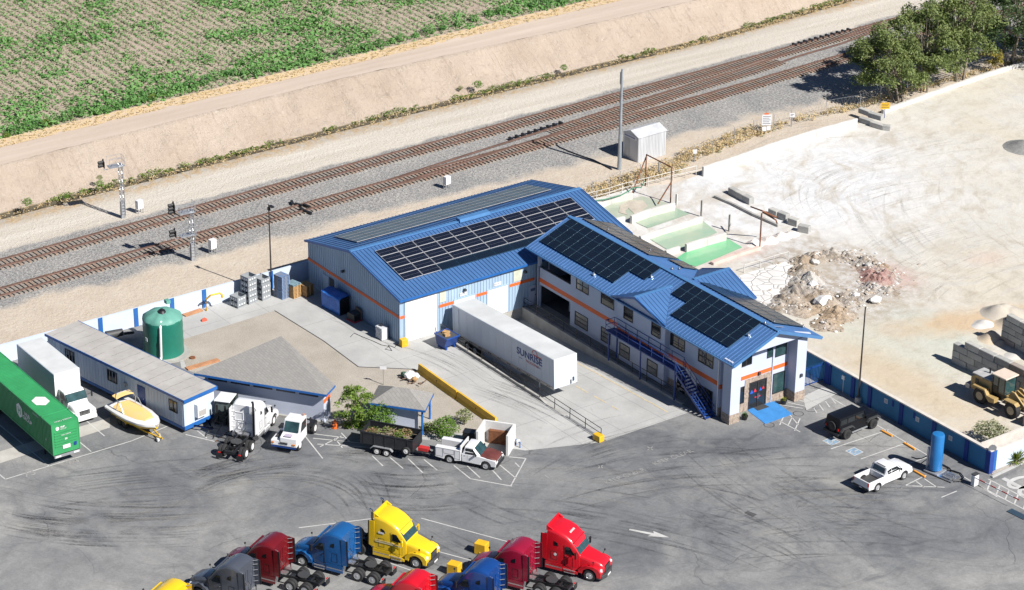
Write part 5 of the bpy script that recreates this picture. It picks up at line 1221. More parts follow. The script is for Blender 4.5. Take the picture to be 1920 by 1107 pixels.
# ---------------- pickup trucks and jeep
def body_prism(parent, name, poly, y0, y1, m_, bev=.06): return MB().prism(poly, y0, y1, 1).build(name, m_, parent, bevel=bev, seg=3)
def arc(cx, cz, r, n=7): return [(cx-r*cos(pi*i/n), cz+r*sin(pi*i/n)) for i in range(n+1)]
def pickup(name, label, cat, loc, rz_, m_, hoodm=None, util=False):
    r = thing(name, label, cat, loc, rz_); L = 5.5; W = .93; xr, xf = 1.15, 4.45; h0 = .42
    # lower body profile with wheel openings
    low_ = [(0.05,h0)] + [(p[0],p[1]) for p in arc(xr,.38,.47)] + [(p[0],p[1]) for p in arc(xf,.38,.47)] + [(5.35,h0),(5.42,.75)]
    if not util:
        body_prism(r, 'body_side', [(2.05,.42)]+arc(xf,.38,.47)+[(5.36,.42),(5.44,.78),(5.36,.98),(5.1,1.10),(4.2,1.17),(2.05,1.17)], -W, W, m_)
        for s in (-1,1): body_prism(r, 'bed_side', [(.05,.45)]+arc(xr,.38,.47)+[(2.05,.45),(2.05,1.15),(.05,1.15)], s*(W-.12), s*W, m_, .02)
        MB().box(.02,.12,-W+.02,W-.02,.55,1.15).build('tailgate', m_, r, bevel=.02); MB().box(.12,2.05,-W+.12,W-.12,.6,.66).build('bed_floor', DGR, r)
        MB().box(2.0,2.06,-W+.1,W-.1,.6,1.17).build('bed_front', m_, r)
    else:
        body_prism(r, 'body_side', [(2.25,.42)]+arc(xf,.38,.47)+[(5.36,.42),(5.44,.8),(5.36,1.02),(3.9,1.2),(2.25,1.2)], -W, W, m_)
        for s in (-1,1):
            body_prism(r, 'utility_cabinet', [(-.15,.5)]+arc(xr,.38,.5)+[(2.2,.5),(2.2,1.45),(-.15,1.45)], s*.5, s*1.0, m_, .02)
            b = MB()
            for x0,x1,z0,z1 in ((-.1,.55,.6,1.4),(.6,1.6,.95,1.4),(1.65,2.15,.6,1.4)):
                for a_,c_,e_,f_ in ((x0,x1,z0,z0+.02),(x0,x1,z1-.02,z1),(x0,x0+.02,z0,z1),(x1-.02,x1,z0,z1)): b.box(a_,c_,s*1.0,s*1.008,e_,f_)
            b.build('cabinet_door_gap', DGR, r)
        MB().box(-.15,2.2,-.5,.5,.75,.85).build('bed_floor', DGR, r); MB().box(-.2,-.12,-.95,.95,.5,.8).build('rear_bumper', BLK, r)
        MB().box(2.12,2.2,-.95,.95,1.45,1.9).build('rack', WHT, r); MB().cb((1.9,.1,1.15),(.3,.5,.6)).cb((1.7,-.2,1.05),(.25,.25,.5)).build('tool_load', BLK, r)
    x0c = 2.1 if not util else 2.3; xr1 = x0c+.12; xt = 3.45 if not util else 3.3; xb_ = 4.15 if not util else 3.95; zt = 1.78 if not util else 1.88
    b = MB(); b.loft([rrect(x,w_,1.12,z_,.10,.86,3) for x,w_,z_ in ((x0c,W-.03,1.2),(xr1+.1,W-.02,zt-.03),(2.8,W-.02,zt),(xt,W-.02,zt-.03),(xb_,W-.03,1.19))]); b.build('cab_roof', m_, r, smooth=30)
    def gl(name_, pts, m2=GLS): return MB().add(pts, [tuple(range(len(pts)))]).build(name_, m2, r)
    gl('windshield', [(xt+.06,-.68,zt-.06),(xt+.06,.68,zt-.06),(xb_-.0,.76,1.24),(xb_-.0,-.76,1.24)], GLG if util else GLS).location = (.025,0,.03)
    gl('rear_window', [(x0c+.02,-.68,1.26),(x0c+.02,.68,1.26),(xr1+.06,.62,zt-.1),(xr1+.06,-.62,zt-.1)]).location = (-.035,0,.01)
    for s in (-1,1):
        yb, yt_ = W+.005, W*.88+.012
        def sp(x_,z_): f = (z_-1.12)/(zt-1.12); return (x_, s*(yb + (yt_-yb)*max(0,(f-.45)/.55)), z_)
        if not util: gl('side_window', [sp(2.32,1.24),sp(2.32,1.58),sp(2.75,1.68),sp(2.75,1.24)])
        gl('side_window', [sp(2.82 if not util else 2.6,1.24),sp(2.82 if not util else 2.6,zt-.12),sp(xt-.02,zt-.12),sp(xb_-.25,1.27)])
        wheel(r, W_CAR, xr, s*(W-.01), .38, s); wheel(r, W_CAR, xf, s*(W-.01), .38, s)
        MB().cb((5.34,s*.72,.86),(.16,.3,.14)).build('headlight', LMP, r, bevel=.02)
        MB().cb((.02 if not util else -.18,s*.84,.95 if not util else .7),(.05,.14,.32)).build('tail_light', RED, r, bevel=.01)
        MB().bar((xb_-.35,s*(W-.05),1.25),(xb_-.35,s*(W+.18),1.3),.03).cb((xb_-.35,s*(W+.14),1.32),(.1,.16,.18)).build('mirror', BLK if not util else BLK, r)
        b = MB()
        for X in ((2.78,) if util else (2.12,2.8,3.75)): b.box(X,X+.012,s*W,s*(W+.004),.5,1.15)
        b.build('door_gap', DGR, r); MB().box(2.5,2.62,s*W,s*(W+.03),1.05,1.08).build('door_handle', STE, r)
    MB().box(.0 if not util else -.2,.14,-.85,.85,.38,.55).build('rear_bumper', BLK, r) if not util else None
    MB().box(5.4,5.52,-.88,.88,.4,.66).build('front_bumper', m_ if not util else BLK, r, bevel=.04); MB().box(5.4,5.47,-.5,.5,.68,.92).build('grille', DGR, r)
    MB().box(-.02,.0,-.16,.16,.42,.52).build('number_plate', SIGNW, r)
    if hoodm: MB().loft([rrect(x,w_,1.0,z_,.1,.95,3) for x,w_,z_ in ((xb_+.02,.9,1.27),(4.6,.9,1.24),(5.2,.86,1.12),(5.42,.8,.98))]).build('hood', hoodm, r, smooth=35)
    else: MB().loft([rrect(x,w_,1.0,z_,.1,.95,3) for x,w_,z_ in ((xb_+.02,.84,1.235),(4.6,.84,1.21),(5.15,.8,1.12),(5.38,.72,1.0))]).build('hood', m_, r, smooth=35)
    if not util: MB().box(2.35,2.45,-.5,.5,zt-.02,zt+.005).build('roof_lamp', DGR, r); MB().box(.9,1.0,-.12,.12,0,0.02)
    return r
def at_wheel(px, py, rz_, lx, ly):
    g = G(px, py); d = Vector((cos(rz_), sin(rz_), 0)); n = Vector((-d.y, d.x, 0)); p = g - d*lx - n*ly; return (p.x, p.y, 0)
hp = radians(94)
pickup('pickup_truck', 'white crew pickup with an empty bed parked beside the upright blue tank', 'pickup truck', at_wheel(1645,922,hp,1.15,-.9), hp, WTP)
hu = radians(34)
pickup('utility_truck', 'white utility pickup with tool cabinets and a faded dark red bonnet', 'utility truck', at_wheel(843,869,hu,1.15,-.9), hu, WTP, mat('faded oxblood bonnet',(.13,.035,.03),.55,var=.25,vs=1.2), True)
# black off-roader
jb = mat('black car paint', (0.004, 0.005, 0.008), .42, var=.1, spec=.35)
hj = radians(92.5)
jp = thing('off_road_car', 'black boxy four-door off-road car with rear spare wheel', 'off-road car', at_wheel(1588,824,hj,1.0,-1.0), hj); jp.scale = (1.08,1.06,1.08)
body_prism(jp, 'body_side', [(.1,.55)]+arc(.95,.45,.55)+arc(3.95,.45,.55)+[(4.45,.62),(4.5,1.0),(4.45,1.2),(3.2,1.28),(.1,1.28)], -.82, .82, jb, .04)
MB().loft([rrect(x,w_,1.25,z_,.07,.92,2) for x,w_,z_ in ((.08,.8,1.3),(.16,.8,1.94),(2.9,.8,1.94),(3.2,.78,1.3))]).build('hard_top', jb, jp, smooth=25)
MB().loft([rrect(x,w_,1.0,z_,.08,.95,2) for x,w_,z_ in ((3.15,.72,1.36),(3.9,.70,1.33),(4.42,.62,1.24))]).build('hood', jb, jp, smooth=30)
for s in (-1,1):
    for cx in (.95,3.95):
        MB().prism([(cx-.78,.85),(cx-.55,1.08),(cx+.55,1.08),(cx+.78,.85),(cx+.72,.8),(cx+.5,1.0),(cx-.5,1.0),(cx-.72,.8)], s*.8, s*1.02, 1).build('fender_flare', DGR, jp)
        wheel(jp, W_JEEP, cx, s*1.0, .44, s)
    for x0,x1 in ((.25,.95),(1.05,1.85),(1.95,2.8)): MB().box(x0,x1,s*.79,s*.805,1.38,1.82).build('side_window', GLS, jp)
    MB().box(1.45,3.2,s*.9,s*1.0,.42,.5).build('side_step', STE, jp); MB().cyl((4.46,s*.5,1.05),(4.52,s*.5,1.05),.1,n=10).build('headlight', LMP, jp); MB().cb((2.95,s*.98,1.4),(.08,.2,.2)).build('mirror', jb, jp); MB().box(.04,.1,s*.7-.06,s*.7+.06,.9,1.1).build('tail_light', RED, jp)
MB().add([(2.93,-.68,1.88),(2.93,.68,1.88),(3.17,.7,1.4),(3.17,-.7,1.4)],[(0,1,2,3)]).build('windshield', GLS, jp).location = (.035,0,.01)
sp = obj('spare_wheel', W_JEEP[0], jp, (-.02,-.0,1.1)); sp.rotation_euler = (0,0,pi/2); q = obj('rim', W_JEEP[1], sp)
MB().box(-.1,.1,-.85,.85,.5,.68).box(4.45,4.65,-.85,.85,.5,.7).build('bumper', BLK, jp, bevel=.03); b = MB()
for k in range(7): b.box(4.49,4.52,-.36+k*.11,-.3+k*.11,.88,1.2)
b.build('grille', DGR, jp)

# ---------------- dump trailer with brush
ht = radians(34)
BKT = mat('black trailer paint', (0.018,0.02,0.024), .5, var=.3, vs=2)
dt = thing('dump_trailer', 'black tandem-axle tipping trailer loaded with cut branches', 'dump trailer', at_wheel(707,853,ht,1.6,-1.15), ht)
b = MB(); 
for s in (-1,1): b.box(0,4.9,s*1.05-.03,s*1.05+.03,.85,1.95)
b.box(0,.06,-1.05,1.05,.85,1.95).box(4.84,4.9,-1.05,1.05,.85,1.95).box(0,4.9,-1.05,1.05,.8,.87); b.build('hopper', BKT, dt)
b = MB()
for X in (0.3,1.3,2.3,3.3,4.4):
    for s in (-1,1): b.box(X,X+.07,s*1.08,s*1.13,.85,1.92)
b.build('side_rib', BKT, dt)['kind'] = 'stuff'; MB().box(-.02,4.94,-1.12,-1.0,1.92,2.0).box(-.02,4.94,1.0,1.12,1.92,2.0).build('top_rail', BKT, dt)
for X in (1.6,2.5):
    for s in (-1,1): wheel(dt, W_SM, X, s*1.24, .36, s)
for s in (-1,1): MB().prism([(1.0,.6),(1.25,.85),(2.85,.85),(3.1,.6),(3.05,.58),(2.8,.8),(1.3,.8),(1.05,.58)], s*1.02, s*1.3, 1).build('fender', STE, dt)
sw = obj('spare_wheel', W_SM[0], dt, (4.35,-1.3,.95)); sw.rotation_euler = (0,0,pi); obj('rim', W_SM[1], sw)
MB().box(0,5.0,-.5,-.4,.6,.8).box(0,5.0,.4,.5,.6,.8).bar((5.0,-.45,.65),(6.3,0,.55),.12).bar((5.0,.45,.65),(6.3,0,.55),.12).build('drawbar', BKT, dt); MB().cb((5.5,0,.8),(.9,.5,.3)).build('pump_box', mat('red pump cover',(.5,.03,.03),.5), dt); MB().cyl((5.9,.25,.1),(5.9,.25,1.0),.05).build('jack', STE, dt)

# ================================================================== THINGS IN THE YARD AND ALONG THE TRACKS
def pole(label, px, py, h, r0, r1, m_, cat='light pole', lamp=True, base=False, group=None):
    g = G(px, py); r = thing('light_pole' if lamp else 'utility_pole', label, cat, (g.x, g.y, 0), 0, group)
    MB().cyl((0,0,0),(0,0,h),r0,r1,10).build('pole', m_, r, smooth=True)
    if base: MB().cyl((0,0,0),(0,0,.5),.32,.3,14).build('base', CON, r, smooth=30)
    if lamp: MB().cb((.35,.1,h-.1),(.6,.3,.12)).cb((0,0,h-.45),(.3,.2,.3)).build('lamp_head', BLK, r)
    return r
PBR = mat('brown pole paint', (0.045,0.035,0.03), .5)
pole('tall dark light pole behind the stacked grey bins', 509.5, 553, 9.6, .09, .06, PBR)
pole('tall thin brown light pole on a round base in front of the blue wall', 1609, 754, 9.5, .09, .06, PBR, base=True, lamp=False).__setitem__('category', 'light pole')
pl_ = pole('tall tapered grey steel pole beside the metal shed', 1161, 318, 11.7, .24, .12, mat('galvanised pole', (0.36,0.40,0.44), .45, .4, .15), 'utility pole', False)
MB().cb((-.25,0,10.6),(.1,.1,1.4)).cb((-.22,0,8.0),(.08,.1,.5)).build('bracket', STE, pl_)

def cabinet(label, px, py, h=1.3):
    g = G(px, py); r = thing('equipment_cabinet', label, 'equipment cabinet', (g.x,g.y,0), radians(10), 'white cabinets along the tracks')
    MB().box(-.25,.25,-.35,.35,.55,.55+h).build('box', WHT, r, bevel=.02)
    b = MB(); 
    for x in (-.2,.2):
        for y in (-.3,.3): b.box(x-.03,x+.03,y-.03,y+.03,0,.56)
    b.build('stand', STE, r)['kind'] = 'stuff'
cabinet('white cabinet on legs beside the farther signal mast', 262, 400, .95); cabinet('white cabinet on legs right of the nearer signal mast', 399, 475, 1.0); cabinet('white cabinet on legs behind the warehouse roof', 838, 354, .9)

def signal(label, px, py, h, heads, sc=1.0):
    g = G(px, py); r = thing('signal_mast', label, 'signal mast', (g.x,g.y,0), radians(-8), 'railway signal masts')
    b = MB()
    for x in (-.16,.16):
        for y in (-.16,.16): b.bar((x,y,0),(x,y,h-.0),.05)
    z_ = .3; k = 0
    while z_ < h-.3:
        s = 1 if k % 2 else -1
        for x in (-.16,.16): b.bar((x,-.16*s,z_),(x,.16*s,z_+.45),.03)
        for y in (-.16,.16): b.bar((-.16*s,y,z_),(.16*s,y,z_+.45),.03)
        z_ += .45; k += 1
    stuff(b.build('lattice_mast', STE, r))
    b = MB(); b.bar((.3,-.2,.4),(.3,-.2,h),.04).bar((.3,.2,.4),(.3,.2,h),.04); z_ = .6
    while z_ < h: b.bar((.3,-.2,z_),(.3,.2,z_),.035); z_ += .32
    b.build('ladder', STE, r)
    MB().box(-.2,.22,-.22,.22,0,1.9).build('lower_casing', STE, r)
    for hz, big in heads:
        MB().box(-.5,.5,-1.3,.35,hz-.06,hz).build('platform', STE, r)
        b = MB()
        for y in (-1.28,.33):
            for x in (-.48,.48): b.bar((x,y,hz),(x,y,hz+1.0),.035)
        for z2 in (.5,1.0): b.bar((-.48,-1.28,hz+z2),(-.48,.33,hz+z2),.03).bar((.48,-1.28,hz+z2),(.48,.33,hz+z2),.03).bar((.48,.33,hz+z2),(-.48,.33,hz+z2),.03)
        b.bar((.48,-1.28,hz),(.48,-.2,hz+1),.025); b.build('guard_rail', STE, r)
        H = 1.35 if big else .95
        MB().bar((0,-1.3,hz-.25),(0,-1.75,hz-.25),.06).bar((0,-1.75,hz-.3),(0,-1.75,hz+.3),.06).build('arm', STE, r)
        hd = MB().prism([(-.32,hz),(-.32,hz+H-.2),(-.15,hz+H),(.15,hz+H),(.32,hz+H-.2),(.32,hz)], -1.8, -1.74, 1).build('signal_head', BLK, r)
        b = MB()
        for q in range(3 if big else 2): b.cyl((0,-1.8,hz+.25+q*.38),(0,-2.35,hz+.22+q*.38),.17,.17,12,cap=False).cyl((0,-1.81,hz+.25+q*.38),(0,-1.83,hz+.25+q*.38),.13,n=12)
        b.build('hood', BLK, hd)
    return r
signal('tall lattice signal mast with one dark head, beyond the farther track', 231, 409, 6.1, ((6.0,False),))
signal('lattice signal mast with two dark heads and platforms, beside the nearer track', 362, 488, 5.6, ((5.4,True),(2.9,False)))

# metal shed
GALV = mat('corrugated galvanised shed', (0.60,0.62,0.65), .4, .15, .15, vs=1.2, streak=True)
ms = thing('metal_shed', 'small silver corrugated metal shed beside the tall grey pole', 'shed', (-22.95,46.6,0), radians(2))
ms.scale = (1,.84,1.08); MB().prism([(0,0),(0,2.7),(-1.3,3.15),(-2.6,2.7),(-2.6,0)], 0, 4.8, 1).build('wall', GALV, ms)
b = MB(); k = .1
while k < 4.75: b.box(0,.035,k,k+.1,.05,2.68); k += .26
stuff(b.build('wall_ribs', GALV, ms))
for s, e in ((1,.1),(-1,-2.7)): MB().prism([(e,2.68),(e,2.74),(-1.3,3.22),(-1.3,3.16)], -.1, 4.9, 1).build('roof', GALV, ms)
MB().box(-2.3,-1.5,-.03,0,.05,2.3).build('door', STE, ms); q = MB().box(-2.45,-.3,-.04,-.0,2.3,2.68).build('name_board', SIGNW, ms)
b = MB(); 
for k in range(9): b.box(-2.3+k*.2,-2.16+k*.2,-.05,-.041,2.42,2.56)
b.build('lettering', NAVY, q)
tag(MB().tube([G(x,y,.05) for x,y in ((1024,259),(1036,267),(1050,277),(1066,284),(1090,293),(1112,300),(1130,309),(1147,318))], .09, 6).build('black_cable', BLK), 'thick black cable lying on the ballast from the switch towards the pole', 'cable')

# fence with dry weeds
FP = [G(*p) for p in ((1082,381),(1110,372),(1162,352),(1200,340),(1262,333-8),(1302,303),(1336,287),(1376,269),(1412,256),(1450,245),(1483,236),(1548,217),(1612,206),(1650,192),(1700,178),(1750,163),(1810,147),(1870,131),(1930,115),(1990,98))]
fn = thing('chain_link_fence', 'thin chain-link fence on grey posts between the railway and the quarry', 'fence', FP[0])
for p in FP:
    q = p - FP[0]; b = MB().cyl((q.x,q.y,0),(q.x,q.y,1.9),.035,n=6).bar((q.x,q.y,1.9),(q.x-.2,q.y-.1,2.15),.03); b.build('post', STE, fn)
b = MB()
for a_, c_ in zip(FP[:-1], FP[1:]):
    a_ = a_-FP[0]; c_ = c_-FP[0]; L = (c_-a_).length; n = int(L/.5)
    for z_ in (.1,1.85): b.bar((a_.x,a_.y,z_),(c_.x,c_.y,z_),.018)
    for i in range(n):
        p0 = a_.lerp(c_, i/n); p1 = a_.lerp(c_, (i+1)/n); b.bar((p0.x,p0.y,.1),(p1.x,p1.y,1.85),.008); b.bar((p1.x,p1.y,.1),(p0.x,p0.y,1.85),.008)
stuff(b.build('wire_mesh', STE, fn))

# signs
def sign(name, label, px, py, h, panels, post=STE, lean=0.0, rz_=radians(60), cat='sign'):
    g = G(px, py); r = thing(name, label, cat, (g.x,g.y,0), rz_); r.rotation_euler = (lean, 0, rz_)
    MB().cyl((0,0,0),(0,0,h),.04,n=6).build('post', post, r)
    for (x0,x1,z0,z1,m_,ln) in panels:
        q = MB().box(x0,x1,-.06,-.04,z0,z1).build('panel', m_, r)
        if ln:
            b = MB()
            for k in range(ln): b.box(x0+.1,x1-.1-.15*(k%2),-.066,-.061,z1-.12-(k+.5)*(z1-z0-.2)/ln,z1-.06-(k+.5)*(z1-z0-.2)/ln)
            b.build('lettering', DGR, q)
    return r
sign('notice_sign', 'tall white notice with an orange tag, leaning by the quarry fence', 1436, 252, 3.3, ((-.55,.55,1.1,2.4,SIGNW,5),(-.5,.0,.4,.95,SIGNW,0),(.05,.5,.5,1.0,SIGNW,0),(-.3,.2,2.4,2.6,ORG,0)))
sign('small_fence_sign', 'small white sign on the fence right of the tall notice', 1484, 238, 1.7, ((-.3,.3,1.2,1.7,SIGNW,2),))
sign('small_fence_sign', 'small white sign in the dry grass right of the metal shed', 1302, 304, 1.5, ((-.22,.22,1.0,1.5,SIGNW,0),))
sign('yellow_sign', 'yellow sign on a dark post behind the stacked concrete blocks', 1658, 222, 1.9, ((-.55,.55,1.15,1.95,YEL,3),), post=NAVY)
sign('yard_sign', 'small white sign on a thin pole in the gravel bed', 719, 722, 1.9, ((-.3,.3,1.6,1.9,SIGNW,0),), rz_=radians(50))
ss = sign('stop_sign', 'grey octagonal sign seen from behind at the corner of the blue wall', 1856, 886, 2.7, ((-.02,.02,2.6,2.7,STE,0),), rz_=radians(60))
MB().prism([(.38*cos(pi/8+i*pi/4), 2.35+.38*sin(pi/8+i*pi/4)) for i in range(8)], -.06, -.04, 1).build('octagon', mat('sign back',(.25,.26,.28),.5,.4), ss)

# concrete blocks
BLKC = [mat('grey cast block', (0.40,0.40,0.385), .9, var=.2, vs=1.2, bump=.01, fine=.12), mat('pale cast block', (0.50,0.49,0.46), .9, var=.2, vs=1.2, fine=.12), mat('brownish cast block', (0.36,0.31,0.28), .9, var=.2, vs=1.2, fine=.12)]
def blockmesh(L, W, H, m_):
    me = MB().box(-L/2,L/2,-W/2,W/2,0,H); me = me.mesh('concrete_block', m_)
    bm = bmesh.new(); bm.from_mesh(me); bmesh.ops.bevel(bm, geom=bm.edges[:], offset=.04, segments=1, affect='EDGES'); bm.to_mesh(me); bm.free(); return me
BM_ = [blockmesh(1.80,.62,.60,m_) for m_ in BLKC]; BM2 = [blockmesh(.88,.62,.60,m_) for m_ in BLKC]
def blockwall(name, label, x0, y0, rz_, n, courses, first=0.45):
    r = thing(name, label, 'block wall', (x0,y0,0), rz_)
    for c_ in range(courses):
        off = (.92 if c_ % 2 else 0) + (first if c_ == courses-1 else 0); 
        if c_ % 2: obj('concrete_block', BM2[random.choice((0,0,1,2))], r, (.46,random.uniform(-.03,.03),c_*.61)) if c_ < courses-1 else None
        for i in range(n):
            X = off + .92 + i*1.84
            obj('concrete_block', BM_[random.choice((0,0,0,1,1,2))], r, (X, random.uniform(-.04,.04), c_*.61), random.uniform(-.012,.012))
    return r
blockwall('block_wall', 'four-course wall of big concrete blocks behind the wheel loader', 32.3, 40.5, radians(2.5), 9, 4).scale = (1,1,1.1)
blockwall('block_wall', 'five-course wall of big concrete blocks at the right edge, behind the other wall', 31.8, 47.5, radians(-2), 7, 5)
CB1 = [blockmesh(1.25,.7,.75,m_) for m_ in BLKC[:2]]
for i,(px,py,lab) in enumerate(((1376,366,'first concrete block of the touching row by the pond, farthest left'),(1389,373,'middle concrete block of the touching row by the pond'),(1402,380,'third concrete block of the touching row, next to the rusty pipe'),(1451.6,405,'concrete block at the right end of the rusty pipe'),(1468.5,411,'concrete block right after the one at the pipe end'),(1488.4,422,'second to last loose concrete block by the pond'),(1507.3,435,'last loose concrete block by the pond, nearest the rubble'))):
    g = G(px,py); tag(obj('concrete_block', CB1[i%2], None, (g.x,g.y,0), radians((-2,-1,0,3,8,12,28)[i])), lab, 'concrete block', 'loose concrete blocks by the pond')
for (px,py,zz,rz_,lab) in ((1624,232,0,10,'lower left block of the small pile by the yellow sign'),(1645,240,0,12,'lower right block of the small pile by the yellow sign'),(1622,224,.62,5,'upper left block of the small pile by the yellow sign'),(1641,232,.62,14,'upper right block of the small pile by the yellow sign'),(1662,244,0,40,'loose block at the right end of the small pile by the yellow sign')):
    g = G(px,py); tag(obj('concrete_block', BM_[random.choice((0,1))] if zz or px<1660 else BM2[0], None, (g.x,g.y,zz), radians(rz_)), lab, 'concrete block', 'pile of blocks by the yellow sign')

def pxwall(name, label, cat, pts, h, th, m_=None, z0=-.1):
    P = [G(x,y,h) for x,y in pts]; o = P[0]; r = thing(name, label, cat, (o.x,o.y,0))
    for a_, c_ in zip(P[:-1],P[1:]): a_ = a_-o; c_ = c_-o; MB().bar((a_.x,a_.y,(h+z0)/2),(c_.x,c_.y,(h+z0)/2),th,h-z0).build('wall', m_ or SALT, r, bevel=.04)
    return r
SALT = mat('whitened concrete', (0.62,0.605,0.575), .95, var=.14, vs=.8, fine=.12, bump=.01)
pxwall('quarry_wall', 'long low whitened concrete wall along the fence, left of the block pile', 'low wall', [(1318,313),(1380,293),(1450,268),(1530,243),(1607,222)], 1.15, .3)
pxwall('quarry_wall', 'low whitened concrete kerb running right from the yellow sign', 'low wall', [(1655,206),(1760,168),(1850,137),(1960,103)], .5, .4)
pxwall('pond_wall', 'back wall of the ponds, below the white railing', 'pond wall', [(1105,379),(1145,369),(1185,361)], .8, .4)
pxwall('pond_wall', 'pond wall between the first and second pool', 'pond wall', [(1183,405),(1222,391),(1265,380)], .9, .35)
pxwall('pond_wall', 'short pond wall stub left of the gap by the first pool', 'pond wall', [(1140,414),(1171,406)], .7, .35)
pxwall('pond_wall', 'pond wall between the second and third pool', 'pond wall', [(1200,443),(1240,429),(1316,406)], .7, .4)
pxwall('pond_wall', 'pond wall between the third pool and the bright green pool', 'pond wall', [(1286,458),(1325,446),(1361,436)], .9, .35)
pxwall('pond_wall', 'short pond wall stub beside the blue roof', 'pond wall', [(1248,470),(1274,462)], .6, .35)
pxwall('pond_wall', 'low stained kerb on the near side of the bright green pool', 'pond wall', [(1335,492),(1380,476),(1424,462)], .3, .5, mat('pink stained concrete',(.66,.50,.44),.95,var=.2,vs=.6))
def water(label, pts, c1_, c2_):
    t = NT('pond water '+str(c1_), .12); n_ = t.rmp(t.noise(.25,4,.6), .35, .65); t.col(t.mix(n_, c1_, c2_)); t.b.inputs['Specular IOR Level'].default_value = .4; t.bump(t.noise(3,3), .01, .3)
    b = MB(); b.poly([tuple(G(x,y,.06)) for x,y in pts]); o = b.build('pond_water', t.m); o['kind'] = 'structure'
water('a', [(1108,402),(1150,381),(1205,368),(1262,384),(1183,408),(1140,418)], (0.40,0.46,0.36), (0.50,0.52,0.42))
water('b', [(1185,414),(1215,400),(1262,388),(1293,401),(1262,412),(1215,428)], (0.31,0.44,0.33), (0.45,0.50,0.38))
water('c', [(1215,446),(1262,428),(1318,414),(1345,436),(1288,462),(1262,475)], (0.32,0.48,0.36), (0.46,0.53,0.40))
water('d', [(1262,488),(1290,470),(1362,446),(1392,464),(1352,481),(1305,500)], (0.16,0.52,0.26), (0.30,0.55,0.34))
MUDD = mat('grey pond mud', (0.50,0.45,0.38), .8, var=.2, vs=.6, bump=.03)
tag(MB().poly([tuple(G(x,y,.09)) for x,y in ((1160,398),(1163,385),(1180,376),(1205,376),(1215,386),(1200,400),(1190,402),(1178,390),(1172,396),(1178,404))]).build('pond_mud', MUDD), 'ring of grey mud in the first pool', 'mud')
pxwall('basin_edge', 'low dark-stained kerb between the white basin and the concrete block row', 'kerb', [(1340,366),(1375,381),(1412,400),(1460,421)], .3, .3, CON)
# posts, pipes
def pipe(name, label, cat, runs, r_, m_):
    o = runs[0][0]; rt = thing(name, label, cat, (o[0],o[1],0))
    for run in runs: MB().tube([(p[0]-o[0],p[1]-o[1],p[2]) for p in run], r_, 8).build('pipe', m_, rt, smooth=True)
    return rt
A_ = G(1210,348); B_ = G(1257,381)
def up(p, h): return (p.x, p.y, h)
pipe('pipe_frame', 'rusty pipe gantry standing beside the first pool', 'pipe frame', [[up(A_,0),up(A_,3.6)], [up(A_,3.6),up(B_,4.1)], [up(B_,4.1),up(B_,0)], [up(B_,2.4),up(G(1233,388),.3)], [up(A_,3.4),up(G(1185,366),.2)]], .07, RUST)
pipe('standpipe', 'grey standpipe behind the rusty pipe gantry', 'pipe', [[up(G(1235,330),0),up(G(1235,330),1.6)]], .12, STE)
A_ = G(1424.5,466); 
pipe('pipe_frame', 'rusty upright pipe holding a long sloping pipe over the white ground', 'pipe frame', [[up(A_,0),up(A_,3.9)], [tuple(G(1408,388,3.2)),tuple(G(1430,396,3.8)),tuple(G(1456,408,3.0))], [tuple(G(1430,398,3.6)),tuple(G(1455,413,2.6)),tuple(G(1457,419,2.2))]], .08, RUST)
for (px,py,lab) in ((1315,407,'grey timber post on the wall beside the second pool'),(1367,434,'grey timber post on the wall beside the third pool'),(1268,385,'short white post at the end of the first pool wall')):
    g = G(px,py); h = 1.5 if px > 1300 else .9; tag(MB().box(-.09,.09,-.09,.09,0,h+.4).build('post', CON if px > 1300 else SALT, None, loc=(g.x,g.y,0), rz=.3), lab, 'post')
wr = thing('white_pipe_railing', 'white pipe railing between the first pool and the dry grass', 'railing', G(1095,370))
o = G(1095,370); ps = [G(x,y) for x,y in ((1095,381),(1118,376),(1142,370),(1166,362),(1190,356),(1215,350),(1240,344),(1262,338),(1285,333),(1305,328))]
for p in ps: MB().box(p.x-o.x-.03,p.x-o.x+.03,p.y-o.y-.03,p.y-o.y+.03,0,1.1).build('post', SALT, wr)
for z_ in (.55,1.05): MB().tube([(p.x-o.x,p.y-o.y,z_) for p in ps], .035, 6).build('rail', SALT, wr)
gr_ = thing('railing_by_mud', 'thin pale railing running towards the rubble heap', 'railing', G(1370,510)); o = G(1370,510); ps = [G(x,y) for x,y in ((1395,512),(1425,503),(1450,495),(1478,487))]
for p in ps: MB().box(p.x-o.x-.03,p.x-o.x+.03,p.y-o.y-.03,p.y-o.y+.03,0,.9).build('post', SALT, gr_)
MB().tube([(p.x-o.x,p.y-o.y,.88) for p in ps], .03, 6).build('rail', SALT, gr_)
tag(MB().tube([G(x,y,.9) for x,y in ((1112,377),(1135,374),(1165,366),(1190,352),(1202,352),(1208,340))], .06, 6).build('green_hose', mat('green hose',(.05,.22,.12),.6)), 'green hose draped along the pond wall', 'hose')

